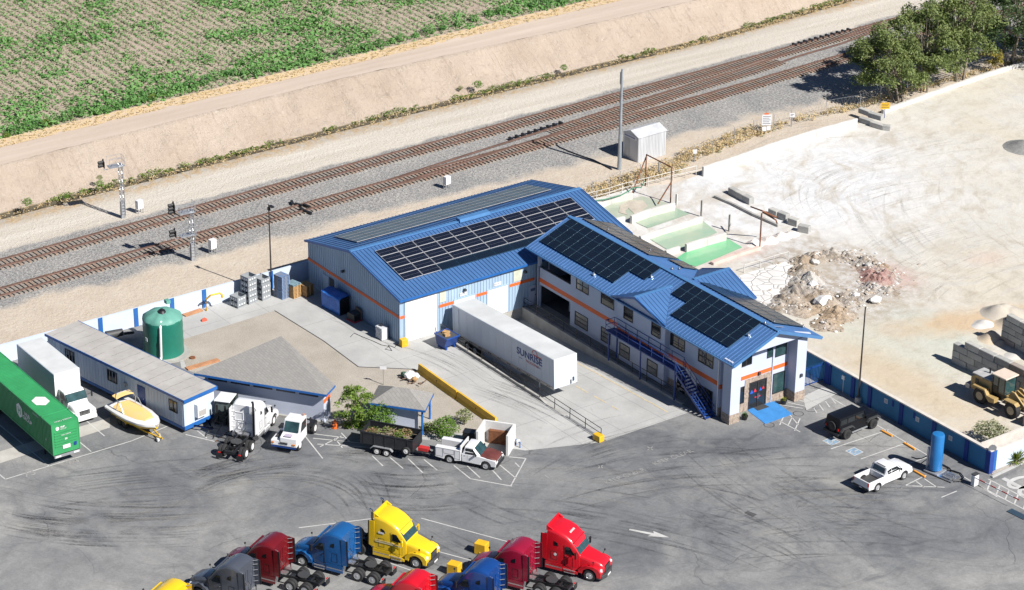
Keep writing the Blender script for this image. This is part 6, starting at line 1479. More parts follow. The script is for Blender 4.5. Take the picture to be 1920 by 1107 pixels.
# rubble heap with boulders
def heap(name, label, cat, pxs, m_, step=.28, rough=.5, z0=-.08):
    gs = [(G(a,b_), h, s) for a,b_,h,s in pxs]; x0 = min(g.x-s*2.2 for g,h,s in gs); x1 = max(g.x+s*2.2 for g,h,s in gs); y0 = min(g.y-s*2.2 for g,h,s in gs); y1 = max(g.y+s*2.2 for g,h,s in gs)
    nx = int((x1-x0)/step)+1; ny = int((y1-y0)/step)+1; vs = []; 
    for j in range(ny):
        for i in range(nx):
            x = x0+i*step; y = y0+j*step; e = 0
            for g,h,s in gs:
                q = ((x-g.x)**2+(y-g.y)**2)/(s*s); e = max(e, h*math.exp(-q*1.3))
            n_ = fbm(x*.9,y*.9,1.7,5); n2 = abs(fbm(x*2.2,y*2.2,4.4,4))
            k = min(1, e*3)
            vs.append((x+.1*n_, y, e*(1+rough*n_) + rough*.55*n2*k + z0))
    fs = [(j*nx+i, j*nx+i+1, (j+1)*nx+i+1, (j+1)*nx+i) for j in range(ny-1) for i in range(nx-1)]
    me = bpy.data.meshes.new(name); me.from_pydata(vs, [], fs); me.materials.append(m_); me.polygons.foreach_set('use_smooth', [rough < .2]*len(fs)); me.update()
    return tag(obj(name, me), label, cat)
t = NT('mixed rubble', .95)
c = t.mix(t.rmp(t.noise(.45,6,.7), .40, .60), (0.29,0.235,0.18), (0.52,0.50,0.475)); c = t.mix(t.rmp(t.noise(1.6,5,.75,v=t.map(loc=(5,5,0))), .55, .68), c, (0.17,0.145,0.125))
c = t.mix(t.rmp(t.noise(2.6,5,.8), .58, .72), c, (0.76,0.75,0.74))
c = t.mix(t.mt('MULTIPLY', blob(t,1638,525,1.0,2.4,1.4,1,.5,.9), .85), c, t.mix(t.rmp(t.noise(2.0,4),.35,.6), (0.24,0.08,0.075), (0.46,0.28,0.24)))
c = t.mix(t.mt('MULTIPLY', blob(t,1555,598,1.0,4.0,1.6,1,.8,.6), .85), c, t.mix(t.rmp(t.noise(2.2,4,.7),.4,.6), (0.33,0.24,0.16), (0.50,0.38,0.26)))
c = t.mix(t.mt('MULTIPLY', blob(t,1510,495,.6,2.6,1.2,1.6,.8,.7), .7), c, (0.40,0.31,0.22))
c = t.mix(t.mt('MULTIPLY', blob(t,1660,505,.4,1.6,1,1,.6,.8), .7), c, (0.38,0.26,0.18))
t.col(c); t.bump(t.noise(4,6,.8), .2, .9); RUB2 = t.m
RUBPX = [(1505,492,.8,1.2),(1530,484,.9,1.2),(1560,481,.8,1.3),(1590,482,.7,1.2),(1620,492,.8,1.3),(1640,505,1.0,1.5),(1650,522,1.1,1.6),(1640,540,.8,1.3),(1660,548,.6,1.2),(1605,560,.6,1.1),(1625,556,.6,1.1),
  (1505,512,.9,1.3),(1515,530,1.2,1.5),(1500,548,1.1,1.5),(1530,552,1.2,1.6),(1480,565,.9,1.4),(1550,572,1.1,1.5),(1500,580,.8,1.6),(1570,590,.8,1.5),(1550,610,.7,1.4),(1580,560,.6,1.0),(1462,578,.6,1.2),(1595,572,.5,1.0)]
RUBPX = [(a_,b_,h_*.72,s_*.95) for a_,b_,h_,s_ in RUBPX]
heap('rubble_heap', 'rough heap of brown, white and reddish rubble between the office and the quarry', 'rubble heap', RUBPX, RUB2, .2, .75)
def rock_mesh(seed, sub=2):
    bm = bmesh.new(); bmesh.ops.create_icosphere(bm, subdivisions=sub, radius=1); 
    for v in bm.verts:
        n_ = noise.noise(v.co*1.3+Vector((seed*7,0,0))); n2 = noise.noise(v.co*3+Vector((0,seed*3,0))); v.co *= 1+.35*n_+.12*n2; v.co.z *= .75
    me = bpy.data.meshes.new('boulder'); bm.to_mesh(me); bm.free(); return me
RKM = [mat('white boulder', (0.80,0.79,0.77), .9, var=.08, vs=1, fine=.1), mat('brown rock', (0.42,0.35,0.28), .9, var=.25, vs=2), mat('grey rock', (0.55,0.53,0.5), .9, var=.2, vs=2)]
for i,(px,py,s,lab,mi) in enumerate(((1546,572,.85,'biggest white boulder in the middle of the rubble heap',0),(1523,540,.5,'pale boulder on the crest of the rubble heap',0),(1641,568,.5,'white boulder at the right foot of the rubble heap',0),(1527,497,.4,'grey boulder near the upper left edge of the rubble heap',2),(1631,504,.4,'grey boulder near the red stained rubble',2),(1605,560,.35,'small white boulder in the lower middle of the rubble',0))):
    me = rock_mesh(i); me.materials.append(RKM[mi]); g = G(px,py); o = tag(obj('boulder', me, None, (g.x,g.y,.35), random.random()*3), lab, 'boulder', 'boulders in the rubble heap'); o.scale = (s*1.3,s,s)
b = MB(); rk = [rock_mesh(10+k,1) for k in range(4)]
ver = [[tuple(v.co) for v in m_.vertices] for m_ in rk]; fac = [[tuple(p.vertices) for p in m_.polygons] for m_ in rk]
for k in range(900):
    px_,py_,h_,s_ = random.choice(RUBPX); g = G(px_,py_); a = random.uniform(0,2*pi); d_ = random.gauss(0,1)*s_; x = g.x+cos(a)*d_; y = g.y+sin(a)*d_; s = random.uniform(.04,.2); q = random.randrange(4)
    zz = max(.02, h_*math.exp(-(d_/s_)**2*1.3)*.9)
    b.add(ver[q], fac[q], random.choice((0,1,1,1,2)), Matrix.Translation((x,y,zz)) @ Matrix.Rotation(random.random()*6,4,'Z') @ Matrix.Diagonal((s*1.3,s,s*.8,1)))
o = b.build('loose_rubble', RKM); tag(o, 'loose stones scattered over the rubble heap', 'rubble', kind='stuff')
SAND = mat('grey sand heap', (0.50,0.455,0.39), .95, var=.10, vs=.8, bump=.02, fine=.1); SAND2 = mat('tan sand heap', (0.60,0.50,0.38), .95, var=.1, vs=.8, bump=.02, fine=.1); SAND3 = mat('dark gravel heap', (0.30,0.30,0.29), .95, var=.2, vs=2, bump=.04, fine=.3)
for (pts, lab, m_) in (([(1872,588,.95,1.35),(1884,585,.9,1.3),(1897,589,.7,1.3)], 'large smooth grey sand pile behind the farther block wall', SAND), ([(1845,608,.45,.9),(1836,612,.3,.8)], 'small whitish sand pile beside the puddle edge', SALT), ([(1900,608,1.0,1.3)], 'tan sand pile against the farther block wall', SAND2), ([(1859,636,.95,1.0)], 'small pointed tan sand pile at the foot of the farther wall', SAND2), ([(1877,645,.45,.6)], 'smallest tan sand pile beside the pointed one', SAND2), ([(1920,277,.9,1.8)], 'dark gravel pile at the right edge of the quarry yard', SAND3), ([(1900,668,.25,1.0)], 'low white powder pile between the two block walls', SALT)):
    heap('sand_pile', lab, 'sand pile', pts, m_, .2, .07)
for (pts, lab) in (([(1415,458,.5,.8),(1440,452,.5,.9),(1465,445,.5,.8),(1485,440,.4,.8)], 'low reddish dirt bank beyond the bright green pool'),):
    heap('dirt_bank', lab, 'dirt bank', pts, mat('reddish white dirt',(.66,.54,.48),.95,var=.25,vs=.9,c2=(.80,.78,.75),bump=.03), .25, .4)

# wheel loader
LY = mat('dusty yellow loader paint', (0.43,0.30,0.12), .6, var=.15, vs=1.5, fine=.15); LDST = mat('dusty grey loader metal', (0.42,0.42,0.42), .7, var=.2, vs=2)
gA, gB = G(1835,757), G(1893,785); hl = atan2(gB.y-gA.y, gB.x-gA.x); n_ = Vector((-sin(hl), cos(hl), 0)); ctr = gA + n_*1.25
ld = thing('wheel_loader', 'dusty yellow wheel loader parked in front of the concrete block wall', 'wheel loader', (ctr.x,ctr.y,0), hl)
wb = (gB-gA).length
for X in (0, wb):
    for s in (-1,1): wheel(ld, W_LD, X, s*1.28, .78, s)
body_prism(ld, 'engine_body', [(-1.5,.9),(-1.5,2.0),(-1.2,2.3),(.9,2.45),(.95,1.2),(.2,.9)], -.85, .85, LY, .06)
MB().box(-1.45,.85,-.8,.8,2.32,2.48).build('engine_hood', LDST, ld, bevel=.05); MB().box(-1.9,-1.4,-1.1,1.1,.9,1.35).build('counterweight', LDST, ld, bevel=.06)
MB().box(-.95,-.55,-.87,-.85,1.3,2.1).build('side_vent', BLK, ld); MB().cyl((-.3,.3,2.4),(-.3,.3,3.0),.08).build('exhaust', BLK, ld)
for s in (-1,1): MB().prism([(-.9,1.45),(-.7,1.75),(.7,1.75),(1.0,1.3),(1.9,1.25),(1.9,.85),(1.3,.75),(.9,1.1),(.6,1.6),(-.7,1.6)], s*.9, s*1.5, 1).build('rear_mudguard', LY, ld, bevel=.02)
MB().box(.9,2.3,-.7,.7,1.1,1.6).build('cab_base', BLK, ld)
b = MB(); b.box(.95,2.35,-.75,.75,1.6,3.15); b.build('cab_glass', GLG, ld)
b = MB()
for X in (.95,1.6,2.35):
    for s in (-1,1): b.box(X-.05,X+.05,s*.7,s*.79,1.5,3.2)
b.box(.9,1.6,-.79,-.74,1.5,2.2).box(.9,1.6,.74,.79,1.5,2.2); stuff(b.build('cab_frame', BLK, ld))
MB().box(.8,2.55,-.88,.88,3.18,3.32).build('cab_roof', mat('pale dusty roof',(.66,.55,.46),.7), ld, bevel=.06)
MB().box(2.3,4.0,-.45,.45,.7,1.5).build('front_frame', LY, ld, bevel=.05)
for s in (-1,1):
    MB().prism([(2.7,1.5),(3.0,2.25),(3.4,2.25),(4.7,1.3),(5.5,.75),(5.5,.35),(5.2,.35),(4.5,1.0),(3.2,1.6)], s*.45, s*.62, 1).build('lift_arm', LY, ld, bevel=.02)
    MB().prism([(wb-1.0,1.5),(wb-.7,1.72),(wb+.5,1.72),(wb+.8,1.5),(wb+.5,1.64),(wb-.7,1.64)], s*.95, s*1.5, 1).build('front_mudguard', LY, ld)
    MB().bar((2.8,s*.3,1.4),(4.4,s*.3,1.2),.12).build('lift_ram', ALU, ld)
MB().bar((3.2,0,2.2),(4.9,0,1.6),.14).build('tilt_ram', LY, ld)
MB().prism([(5.3,.15),(5.3,1.15),(5.6,1.3),(5.65,.5),(6.6,.12),(6.6,.05)], -1.45, 1.45, 1).build('bucket', LDST, ld)

# blue upright tank on skid
g = G(1753,885); tk = thing('pressure_tank', 'tall upright bright blue tank on a skid with hoses', 'tank', (g.x,g.y,0), radians(100))
BTK = mat('bright blue tank paint', (0.02,0.18,0.48), .35, var=.1, vs=.8, fine=.06)
MB().loft([[(r_*cos(2*pi*i/24), r_*sin(2*pi*i/24), z_) for i in range(24)] for z_, r_ in ((.25,.45),(.35,.56),(3.55,.56),(3.7,.5),(3.76,.2))]).build('tank', BTK, tk, smooth=35)
MB().box(-.7,.7,-.7,.7,.08,.2).build('skid', STE, tk)
b = MB()
for k in range(3): b.cyl((-.5+k*.35,-1.2,.35),(-.5+k*.35,-2.0,.35),.1)
b.box(-.7,.6,-2.2,-.7,.08,.16); b.build('pump_set', ALU, tk)
MB().tube([(.6,-.4,.2),(1.1,-.9,.1),(1.2,-1.8,.1),(.8,-2.4,.1),(0,-2.6,.15),(-.6,-2.2,.3)], .06).build('hose', BLK, tk); MB().tube([(.5,.6,.4),(1.0,.9,.15),(1.4,.4,.1),(1.3,-.5,.1),(.9,-1.2,.15)], .06).build('hose', BLK, tk)
MB().box(-.1,.1,.75,.9,.1,2.1).build('control_stand', WHT, tk); MB().tube([(0,.9,1.2),(.2,1.6,.6),(.3,2.2,.3),(.1,2.6,.4)], .05).tube([(0,.9,.9),(-.3,1.4,.3),(-.2,2.0,.2)], .04).build('gun_hose', BLK, tk); MB().cb((0,.57,2.3),(.15,.04,.15)).build('gauge', WHT, tk)
STOP = mat('orange yellow kerb paint', (0.78,0.32,0.03), .7, var=.1)
for (a_,c_,lab) in (((1652.7,808.5),(1673,819.5),'orange wheel stop in front of the black car'),((1695,832),(1716,844.6),'orange wheel stop in the empty bay next to the blue tank'),((1713.7,884),(1734.7,896),'orange wheel stop in front of the white pickup')):
    P, Q = G(*a_), G(*c_); d_ = Q-P; tag(MB().box(-d_.length/2,d_.length/2,-.09,.09,0,.14).build('wheel_stop', STOP, None, bevel=.03, loc=((P.x+Q.x)/2,(P.y+Q.y)/2,0), rz=atan2(d_.y,d_.x)), lab, 'wheel stop', 'orange wheel stops')
# exit barrier
g = G(1827,910); P2 = G(1892,922.5,1.0); hb = atan2(P2.y-g.y, P2.x-g.x)
ba = thing('barrier_gate', 'white exit barrier housing with its red and white arm lowered', 'barrier', (g.x,g.y,0), hb)
MB().box(-.2,.2,-.28,.28,0,1.05).build('housing', WHT, ba, bevel=.04); MB().box(-.22,.22,-.3,.3,1.05,1.12).build('cap', DGR, ba)
for k in range(8): MB().box(.1+k*.62,.72+k*.62,-.34,-.3,.9,.99).build('arm_section', mat('arm red',(.5,.02,.02),.4) if k%2 else WHT, ba)
lines('ladder_lines', [((1831,909),(1960,976)), ((1853,898.5),(1960,954))] + [((1853+17*k-2,915+8.7*k+4),(1858+17*k,901.5+8.8*k)) for k in range(6)], .13, PW1)
tag(MB().box(-.9,.9,-.35,.35,0,.05).build('painted_shadow', mat('cast shadow blue grey',(.03,.06,.09),.5), None, loc=tuple(G(1908,965)), rz=radians(5)), 'dark sheet painted as a cast shadow on the asphalt at the lower right', 'painted shadow')  # flat dark sheet painted as the shadow of something out of frame
# kerb bed at the corner
kb = [G(x,y) for x,y in ((1862,893),(1925,862),(1960,845),(1960,838),(1858,886))]
b = MB(); b.poly([(p.x,p.y,.03) for p in kb]); o = b.build('corner_gravel', GRAV); o['kind'] = 'structure'
b = MB(); b.bar(G(1860,895,.06),G(1960,848,.06),.18,.16); b.build('kerb', CONC)['kind'] = 'structure'

# ---------------- left yard
BIN = mat('grey plastic bin', (0.29,0.315,0.34), .6, var=.12, vs=2, fine=.08)
def binmesh():
    b = MB(); L, W, H = 1.12, 1.12, .56
    b.box(-L/2,L/2,-W/2,W/2,.13,.17); b.box(-L/2,L/2,-W/2,-W/2+.05,.13,H).box(-L/2,L/2,W/2-.05,W/2,.13,H).box(-L/2,-L/2+.05,-W/2+.05,W/2-.05,.13,H).box(L/2-.05,L/2,-W/2+.05,W/2-.05,.13,H)
    for x in (-.48,0,.48): b.box(x-.08,x+.08,-W/2,W/2,0,.13)
    for x in (-.3,0,.3): b.box(x-.07,x+.07,-W/2-.01,-W/2,.25,.4,1); b.box(L/2,L/2+.01,x-.07,x+.07,.25,.4,1)
    return b.mesh('bin', [BIN, WHT])
BN = binmesh()
def stack(px, py, n, me, h, names, cat, labs, group, rz_=radians(12), dx=.56):
    g = G(px, py); d_ = Vector((cos(rz_), sin(rz_), 0)); nn = Vector((-d_.y, d_.x, 0)); p = g - d_*dx + nn*dx
    for k in range(n):
        tag(obj(names, me, None, (p.x+random.uniform(-.02,.02), p.y+random.uniform(-.02,.02), k*h), rz_+random.uniform(-.015,.015)), labs(k, n), cat, group)
ordn = ('bottom','second','third','fourth','fifth','sixth','seventh','eighth','ninth','tenth','eleventh','twelfth','thirteenth','fourteenth','fifteenth','sixteenth')
def labf(what, where): return lambda k, n: ('%s, %s of the %s' % (what, 'topmost' if k == n-1 else ordn[k], where))
stack(445.5, 579.5, 2, BN, .57, 'plastic_bin', 'bin', labf('grey plastic bin','low stack of two, leftmost'), 'stacked grey bins')
stack(467, 572, 5, BN, .57, 'plastic_bin', 'bin', labf('grey plastic bin','tallest bin stack'), 'stacked grey bins')
stack(492, 565.5, 4, BN, .57, 'plastic_bin', 'bin', labf('grey plastic bin','bin stack next to the blue pallets'), 'stacked grey bins')
PLB = mat('blue painted pallet', (0.07,0.19,0.42), .8, var=.35, vs=4, c2=(.34,.30,.24)); PLT = mat('bluish weathered pallet', (0.22,0.34,0.40), .8, var=.25, vs=4)
def palmesh(m_):
    b = MB()
    for k in range(7): b.box(-.6,.6,-.5+k*.145,-.5+k*.145+.11,.12,.14)
    for y in (-.5,-.05,.4): b.box(-.6,.6,y,y+.1,.02,.12)
    for k in range(3): b.box(-.6+k*.55,-.5+k*.55,-.5,.5,0,.02)
    return b.mesh('pallet', m_)
PM = [palmesh(m_) for m_ in (PLB, WOOD, PLT)]
stack(528.5, 563, 16, PM[0], .15, 'pallet', 'pallet', labf('blue and wood pallet','tall pallet stack'), 'pallets stacked by the wall', dx=.55)
stack(549.5, 561.5, 9, PM[1], .145, 'pallet', 'pallet', labf('raw wood pallet','middle pallet stack') , 'pallets stacked by the wall', dx=.55)
g = G(549.5,561.5); tag(obj('pallet', PM[2], None, (g.x-.55*cos(.2)-.11+.0, g.y+.43, 9*.145+.01), .22), 'bluish weathered pallet lying on top of the middle pallet stack', 'pallet', 'pallets stacked by the wall')
stack(574, 558.5, 8, PM[1], .145, 'pallet', 'pallet', labf('raw wood pallet','low pallet stack by the warehouse corner'), 'pallets stacked by the wall', dx=.55)
# tarp covered rack
t = NT('blue tarpaulin', .45); c = t.mix(t.rmp(t.noise(1.2,4),.3,.7), (0.02,0.13,0.52), (0.05,0.22,0.70)); t.col(c); t.bump(t.noise(2.2,4,.6,dist=1.2), .12, .9)
ra = thing('covered_rack', 'pallets under a wrinkled bright blue tarpaulin against the warehouse wall', 'tarpaulin cover', (-11.2,-1.75,0), radians(6))
bm = MB(); nx, ny = 14, 10
def tp(i, j):
    u = i/nx*2.9; w_ = j/ny*3.3
    if w_ < 1.75: y_, z_ = -.0-.02, w_*1.0
    else: y_, z_ = (w_-1.75)*.9, 1.75+.12*sin((w_-1.75)*2)
    n_ = fbm(u*1.5, w_*1.5, 2.0); return (u+.04*n_, y_-.06*n_, max(.02, z_+.06*fbm(u*1.2,w_*1.7,6)))
vs = [tp(i,j) for j in range(ny+1) for i in range(nx+1)]; b = MB(); b.add(vs, [(j*(nx+1)+i,j*(nx+1)+i+1,(j+1)*(nx+1)+i+1,(j+1)*(nx+1)+i) for j in range(ny) for i in range(nx)])
b.build('tarpaulin', t.m, ra, smooth=60).modifiers.new('s','SOLIDIFY').thickness = .02
for k in range(11): MB().box(.1,2.85,.05,1.25,.03+k*.155,.13+k*.155).build('dark_tray', BLK, ra)
b = MB(); b.add([(0,0,0),(0,1.3,0),(0,1.3,1.8),(0,0,1.75)], [(0,1,2,3)]); b.build('tarpaulin_end', t.m, ra)
g = G(663,606); tr_ = thing('tray_stack', 'short stack of black trays on a red pallet by the warehouse wall', 'tray stack', (g.x-.5,g.y+.4,0), radians(8))
MB().box(-.6,.6,-.5,.5,0,.14).build('red_pallet', mat('red pallet',(.45,.03,.05),.7), tr_)
for k in range(5): MB().box(-.55+.02*k,.55-.01*k,-.45,.45,.15+k*.14,.27+k*.14).build('tray', DGR if k == 4 else BLK, tr_)
g = G(716,640); cr = thing('white_crate', 'white caged cooler with lattice front beside the warehouse corner', 'cooler', (g.x-.5,g.y+.35,0), radians(3))
MB().box(-.5,.5,-.35,.35,.05,1.25).build('case', mat('white crate',(.6,.62,.66),.5), cr); b = MB()
for k in range(5): b.box(-.5+k*.23,-.46+k*.23,-.375,-.35,.05,1.25).box(-.5,.5,-.375,-.35,.1+k*.27,.14+k*.27)
b.bar((-.5,-.37,.1),(.5,-.37,1.2),.04).bar((-.5,-.37,1.2),(.5,-.37,.1),.04); b.build('lattice', WHT, cr); MB().cyl((-.1,0,1.25),(-.1,0,1.5),.12).build('motor', BLK, cr)
tag(MB().box(-.04,.04,-.6,.6,.0,1.1).build('board', mat('brown board',(.2,.15,.1),.8), None, loc=(-6.9,-.25,0), rz=radians(85)), 'brown board leaning on the warehouse wall beside the tarpaulin', 'board')
tag(MB().tube([G(x,y,.03) for x,y in ((657,632),(664,625),(680,632),(700,640),(715,647),(730,650),(722,655),(735,658),(728,648),(740,652),(745,645))], .025, 5).build('ground_cable', BLK), 'thin dark cable looped on the concrete near the white cooler', 'cable')
# blue hopper
g = G(836,657); hpx = thing('tipping_hopper', 'small blue steel tipping hopper full of boxes beside the ramp railing', 'hopper', (g.x-.6,g.y+.5,0), radians(5))
b = MB(); P = [(-.55,.3),(.55,.3),(.95,1.3),(-.85,1.3)]
b.prism(P, -.75, .75, 1); ho = b.build('hopper_body', NAVY, hpx)
MB().box(-.75,.85,-.68,.68,1.29,1.31).build('opening_shade_sheet', INT, hpx); MB().box(-.9,1.0,-.8,-.74,1.22,1.34).box(-.9,1.0,.74,.8,1.22,1.34).box(.94,1.0,-.74,.74,1.22,1.34).box(-.9,-.84,-.74,.74,1.22,1.34).build('rim', mat('hopper rim',(.02,.08,.35),.4), hpx)  # dark sheet painted as the shaded inside of the hopper
MB().box(-.6,.6,-.6,-.4,0,.3).box(-.6,.6,.4,.6,0,.3).build('fork_base', NAVY, hpx); MB().cb((-.2,.1,1.35),(.6,.5,.3),rz=.4).cb((.3,-.2,1.4),(.4,.5,.25),rz=-.3).build('rubbish', WOOD, hpx)
# jersey barriers
def jersey(label, p0, p1):
    P, Q = Vector(p0), Vector(p1); L = (Q-P).length; r = thing('jersey_barrier', label, 'traffic barrier', (P.x,P.y,0), atan2(Q.y-P.y,Q.x-P.x), 'yellow barriers beside the apron')
    MB().prism([(-.3,0),(.3,0),(.3,.08),(.14,.32),(.09,.82),(-.09,.82),(-.14,.32),(-.3,.08)], 0, L, 0).build('barrier', YEL, r, bevel=.015)
    MB().box(L*.5-.06,L*.5+.06,-.16,-.12,.4,.5).box(.3,.42,-.32,-.28,.02,.1).build('lifting_slot', BLK, r)
jersey('yellow concrete barrier farther from the white block enclosure', G(786,697)[:2], G(857,748)[:2]); jersey('yellow concrete barrier ending behind the white block enclosure', G(859,749)[:2], G(930,799)[:2])
# block enclosure
c1_ = G(906.7,787,2.0); c2_ = G(966.7,795.5,2.0); d_ = (c2_-c1_).normalized(); nn = Vector((d_.y,-d_.x,0)); W_ = (c2_-c1_).length
en = thing('bin_enclosure', 'open enclosure of white block walls behind the utility pickup', 'enclosure', (c1_.x,c1_.y,0), atan2(d_.y,d_.x))
EW = mat('whitewashed block', (0.66,0.66,0.65), .9, var=.1, vs=1)
MB().box(0,W_,-.15,.05,0,2).build('wall', EW, en); MB().box(-.0,.2,-2.3,-.15,0,2).build('wall', EW, en); MB().box(W_-.2,W_,-2.3,-.15,0,2).build('wall', EW, en)
MB().box(.6,W_-.6,-.5,-.18,.05,1.3).build('rusty_sheet', RUST, en); MB().box(.2,W_-.2,-2.3,-.15,0,.03).build('floor', CON, en)
q = G(880,828); tag(MB().box(-.5,.5,-.4,.4,0,1.0).box(-.53,.53,-.43,.43,1.0,1.06).build('black_bin', BLK, None, bevel=.03, loc=(q.x,q.y,0), rz=.7), 'black bin beside the enclosure behind the utility pickup', 'bin')
q = G(971,837); vb = thing('backflow_valve', 'small blue and white pipe valve right of the block enclosure', 'valve', (q.x,q.y,0)); MB().tube([(-.3,0,0),(-.3,0,.5),(.3,0,.5),(.3,0,0)], .07).build('pipe', BLUE, vb); MB().cyl((0,-.15,.5),(0,.15,.5),.14).build('wheel_handle', WHT, vb)
g = G(628,803); fh = thing('fire_hydrant', 'orange fire hydrant at the corner of the utility building', 'fire hydrant', (g.x,g.y,0)); HO = mat('orange hydrant', (.75,.16,.03), .5)
fh.scale = (1.35,1.35,1.0); MB().cyl((0,0,0),(0,0,.62),.13,.12,12).cyl((0,0,0),(0,0,.06),.2,n=12).build('barrel', HO, fh, smooth=30); MB().sphere((0,0,.64),.14,10,6).cyl((0,0,.72),(0,0,.84),.04).build('bonnet', HO, fh); MB().cyl((-.22,0,.42),(.22,0,.42),.07).cyl((0,-.22,.4),(0,0,.4),.08).build('outlet', HO, fh)
# bagged debris
DB = thing('debris_pile', 'pile of white sacks and scrap at the end of the yellow barriers', 'debris pile', G(768,712)); 
for k,(dx,dy,s,m_) in enumerate(((0,0,.55,SIGNW),(-.6,-.2,.35,mat('dark green sack',(.05,.12,.08),.8)),(.3,.5,.4,SIGNW),(.7,.1,.3,WOOD))):
    me = rock_mesh(30+k,2); me.materials.append(m_); o = obj('sack', me, DB, (dx,dy,.25+s*.3)); o.scale = (s,s*.9,s*.9)
b = MB(); 
for k in range(22): b.cb((random.uniform(-.6,1.8),random.uniform(-.8,.8),random.uniform(.05,.3)),(random.uniform(.2,.7),.1,.05),rz=random.random()*3)
stuff(b.build('scrap', mat('scrap wood',(.2,.13,.09),.9), DB))
# yellow pipe loop on the wall
tag(MB().tube([tuple(G(387,583)), tuple(G(386,562,1.0)), tuple(G(388,560,1.5)), tuple(G(395,554,1.9)), tuple(G(412,550,1.9)), tuple(G(416,553,1.7)), tuple(G(417,558,1.4))], .1, 8).build('yellow_pipe', YEL, smooth=True), 'curved yellow pipe standing at the white wall left of the bins', 'pipe')
# green water tank
GTK = mat('dark green tank plastic', (0.012,0.17,0.12), .4, var=.12, vs=.8); GTT = mat('lighter green tank top', (0.12,0.33,0.27), .6, var=.15, vs=1.2)  # domed top a lighter green than the barrel
g = G(299,664); gt_ = thing('water_tank', 'large dark green cylindrical water tank with a domed top', 'water tank', (g.x-.2,g.y+.6,0)); R = 1.82; N = 40
def ring(r_, z_, k=0.0): return [(r_*(1+k*(cos(8*2*pi*i/N)))*cos(2*pi*i/N), r_*(1+k*(cos(8*2*pi*i/N)))*sin(2*pi*i/N), z_) for i in range(N)]
MB().loft([ring(R,0.02)]+[ring(R-(.03 if k%2 else 0),.2+k*.38) for k in range(8)]+[ring(R,3.15),ring(R*.99,3.2)]).build('barrel', GTK, gt_, smooth=50)
MB().loft([ring(R*1.0,3.15,.0),ring(R*.97,3.3,.03),ring(R*.75,3.55,.07),ring(R*.45,3.8,.06),ring(R*.25,3.88),ring(.05,3.9)]).build('domed_top', GTT, gt_, smooth=60)
MB().cyl((.35,-.2,3.78),(.35,-.2,4.0),.42,.3,16).cyl((.35,-.2,4.0),(.35,-.2,4.12),.14).build('lid', BLK, gt_, smooth=30)
MB().tube([(1.2,-.75,3.4),(1.55,-1.05,3.0),(1.62,-1.12,1.8),(1.6,-1.15,.4),(1.75,-1.3,.1)], .12, 8).build('white_pipe', WHT, gt_); MB().cb((.3,-1.86,1.7),(.3,.03,.3)).build('notice', SIGNW, gt_)
MB().cb((-1.0,1.1,4.0),(.5,.4,.3)).build('inlet_box', GTT, gt_); gt_.scale = (1.03,1.03,1.12)
tag(MB().prism([(2.4*cos(2*pi*i/16)*1.0,2.3*sin(2*pi*i/16)) for i in range(16)], 0, .06, 2).build('tank_pad', CON, None, loc=(gt_.location.x+.3,gt_.location.y,.01)), 'round concrete pad under the green water tank', 'concrete pad')
for (a_,c_,lab) in (((345,593),(378,582),'long reddish timber at the foot of the white wall right of the tank'),((350,693),(410,676),'reddish timber beside the pointed roof, behind the modular office')):
    P, Q = G(*a_), G(*c_); d_ = Q-P; tag(MB().box(-d_.length/2,d_.length/2,-.3,.3,0,.1).build('timber', mat('reddish timber',(.45,.22,.11),.85,var=.2,vs=2), None, loc=((P.x+Q.x)/2,(P.y+Q.y)/2,.02), rz=atan2(d_.y,d_.x)), lab, 'timber')
g = G(215,636); dr = thing('fallen_drum', 'dark grey drum lying behind the modular office', 'drum', (g.x,g.y,.4)); MB().cyl((-.1,-.8,.15),(.1,.8,.15),.42,.36,14).build('drum', DGR, dr, smooth=30); MB().cyl((.2,.9,0),(.5,1.8,0),.14).build('spindle', BLK, dr)
g = G(361,672); rs = MB().cyl((0,0,0),(0,0,.12),.28,n=12); tag(rs.build('rusty_lid', RUST, None, loc=(g.x,g.y,0)), 'small round rusty cover beside the tank', 'cover')
g = G(383,602); tag(MB().cyl((0,0,0),(.1,0,.06),.3,n=9).build('red_cap', mat('red brown cap',(.45,.08,.04),.8), None, loc=(g.x,g.y,.01)), 'small red-brown object on the gravel above the pointed roof', 'cap')

# boat on trailer
BY = mat('yellow boat hull', (0.82,0.52,0.04), .3, var=.05, coat=.5); BW = mat('white boat gelcoat', (0.80,0.80,0.80), .3, var=.04, coat=.5); BCV = mat('faded yellow boat cover', (0.78,0.48,0.13), .8, var=.2, vs=1.5, c2=(.72,.55,.28))
sm = G(222,757,1.1); bo = G(293,803,1.1); hbt = atan2(bo.y-sm.y, bo.x-sm.x); Lb = (bo-sm).length
boat = thing('motor_boat', 'white and yellow speedboat under a yellow cover with a folded tower', 'boat', (sm.x,sm.y,0), hbt)
def bs(x, w_, zk, zc, zs): return [(x,0,zk),(x,w_*.75,zc),(x,w_,zs),(x,w_*.93,zs+.02),(x,0,zs+.04),(x,-w_*.93,zs+.02),(x,-w_,zs),(x,-w_*.75,zc)]
prof = [(-.2,1.28,.5,.65,1.2),(Lb*.3,1.34,.48,.64,1.26),(Lb*.55,1.32,.48,.68,1.32),(Lb*.78,1.08,.55,.82,1.38),(Lb*.92,.7,.75,1.0,1.42),(Lb+.1,.18,1.05,1.2,1.45)]
MB().loft([bs(*p) for p in prof]).build('hull', BY, boat, smooth=35)
MB().loft([[(x,w_*1.02,zs-.2),(x,w_*1.03,zs-.02),(x,w_*.9,zs+.08),(x,0,zs+.14),(x,-w_*.9,zs+.08),(x,-w_*1.03,zs-.02),(x,-w_*1.02,zs-.2)] for x,w_,zk,zc,zs in prof]).build('deck', BW, boat, smooth=35)
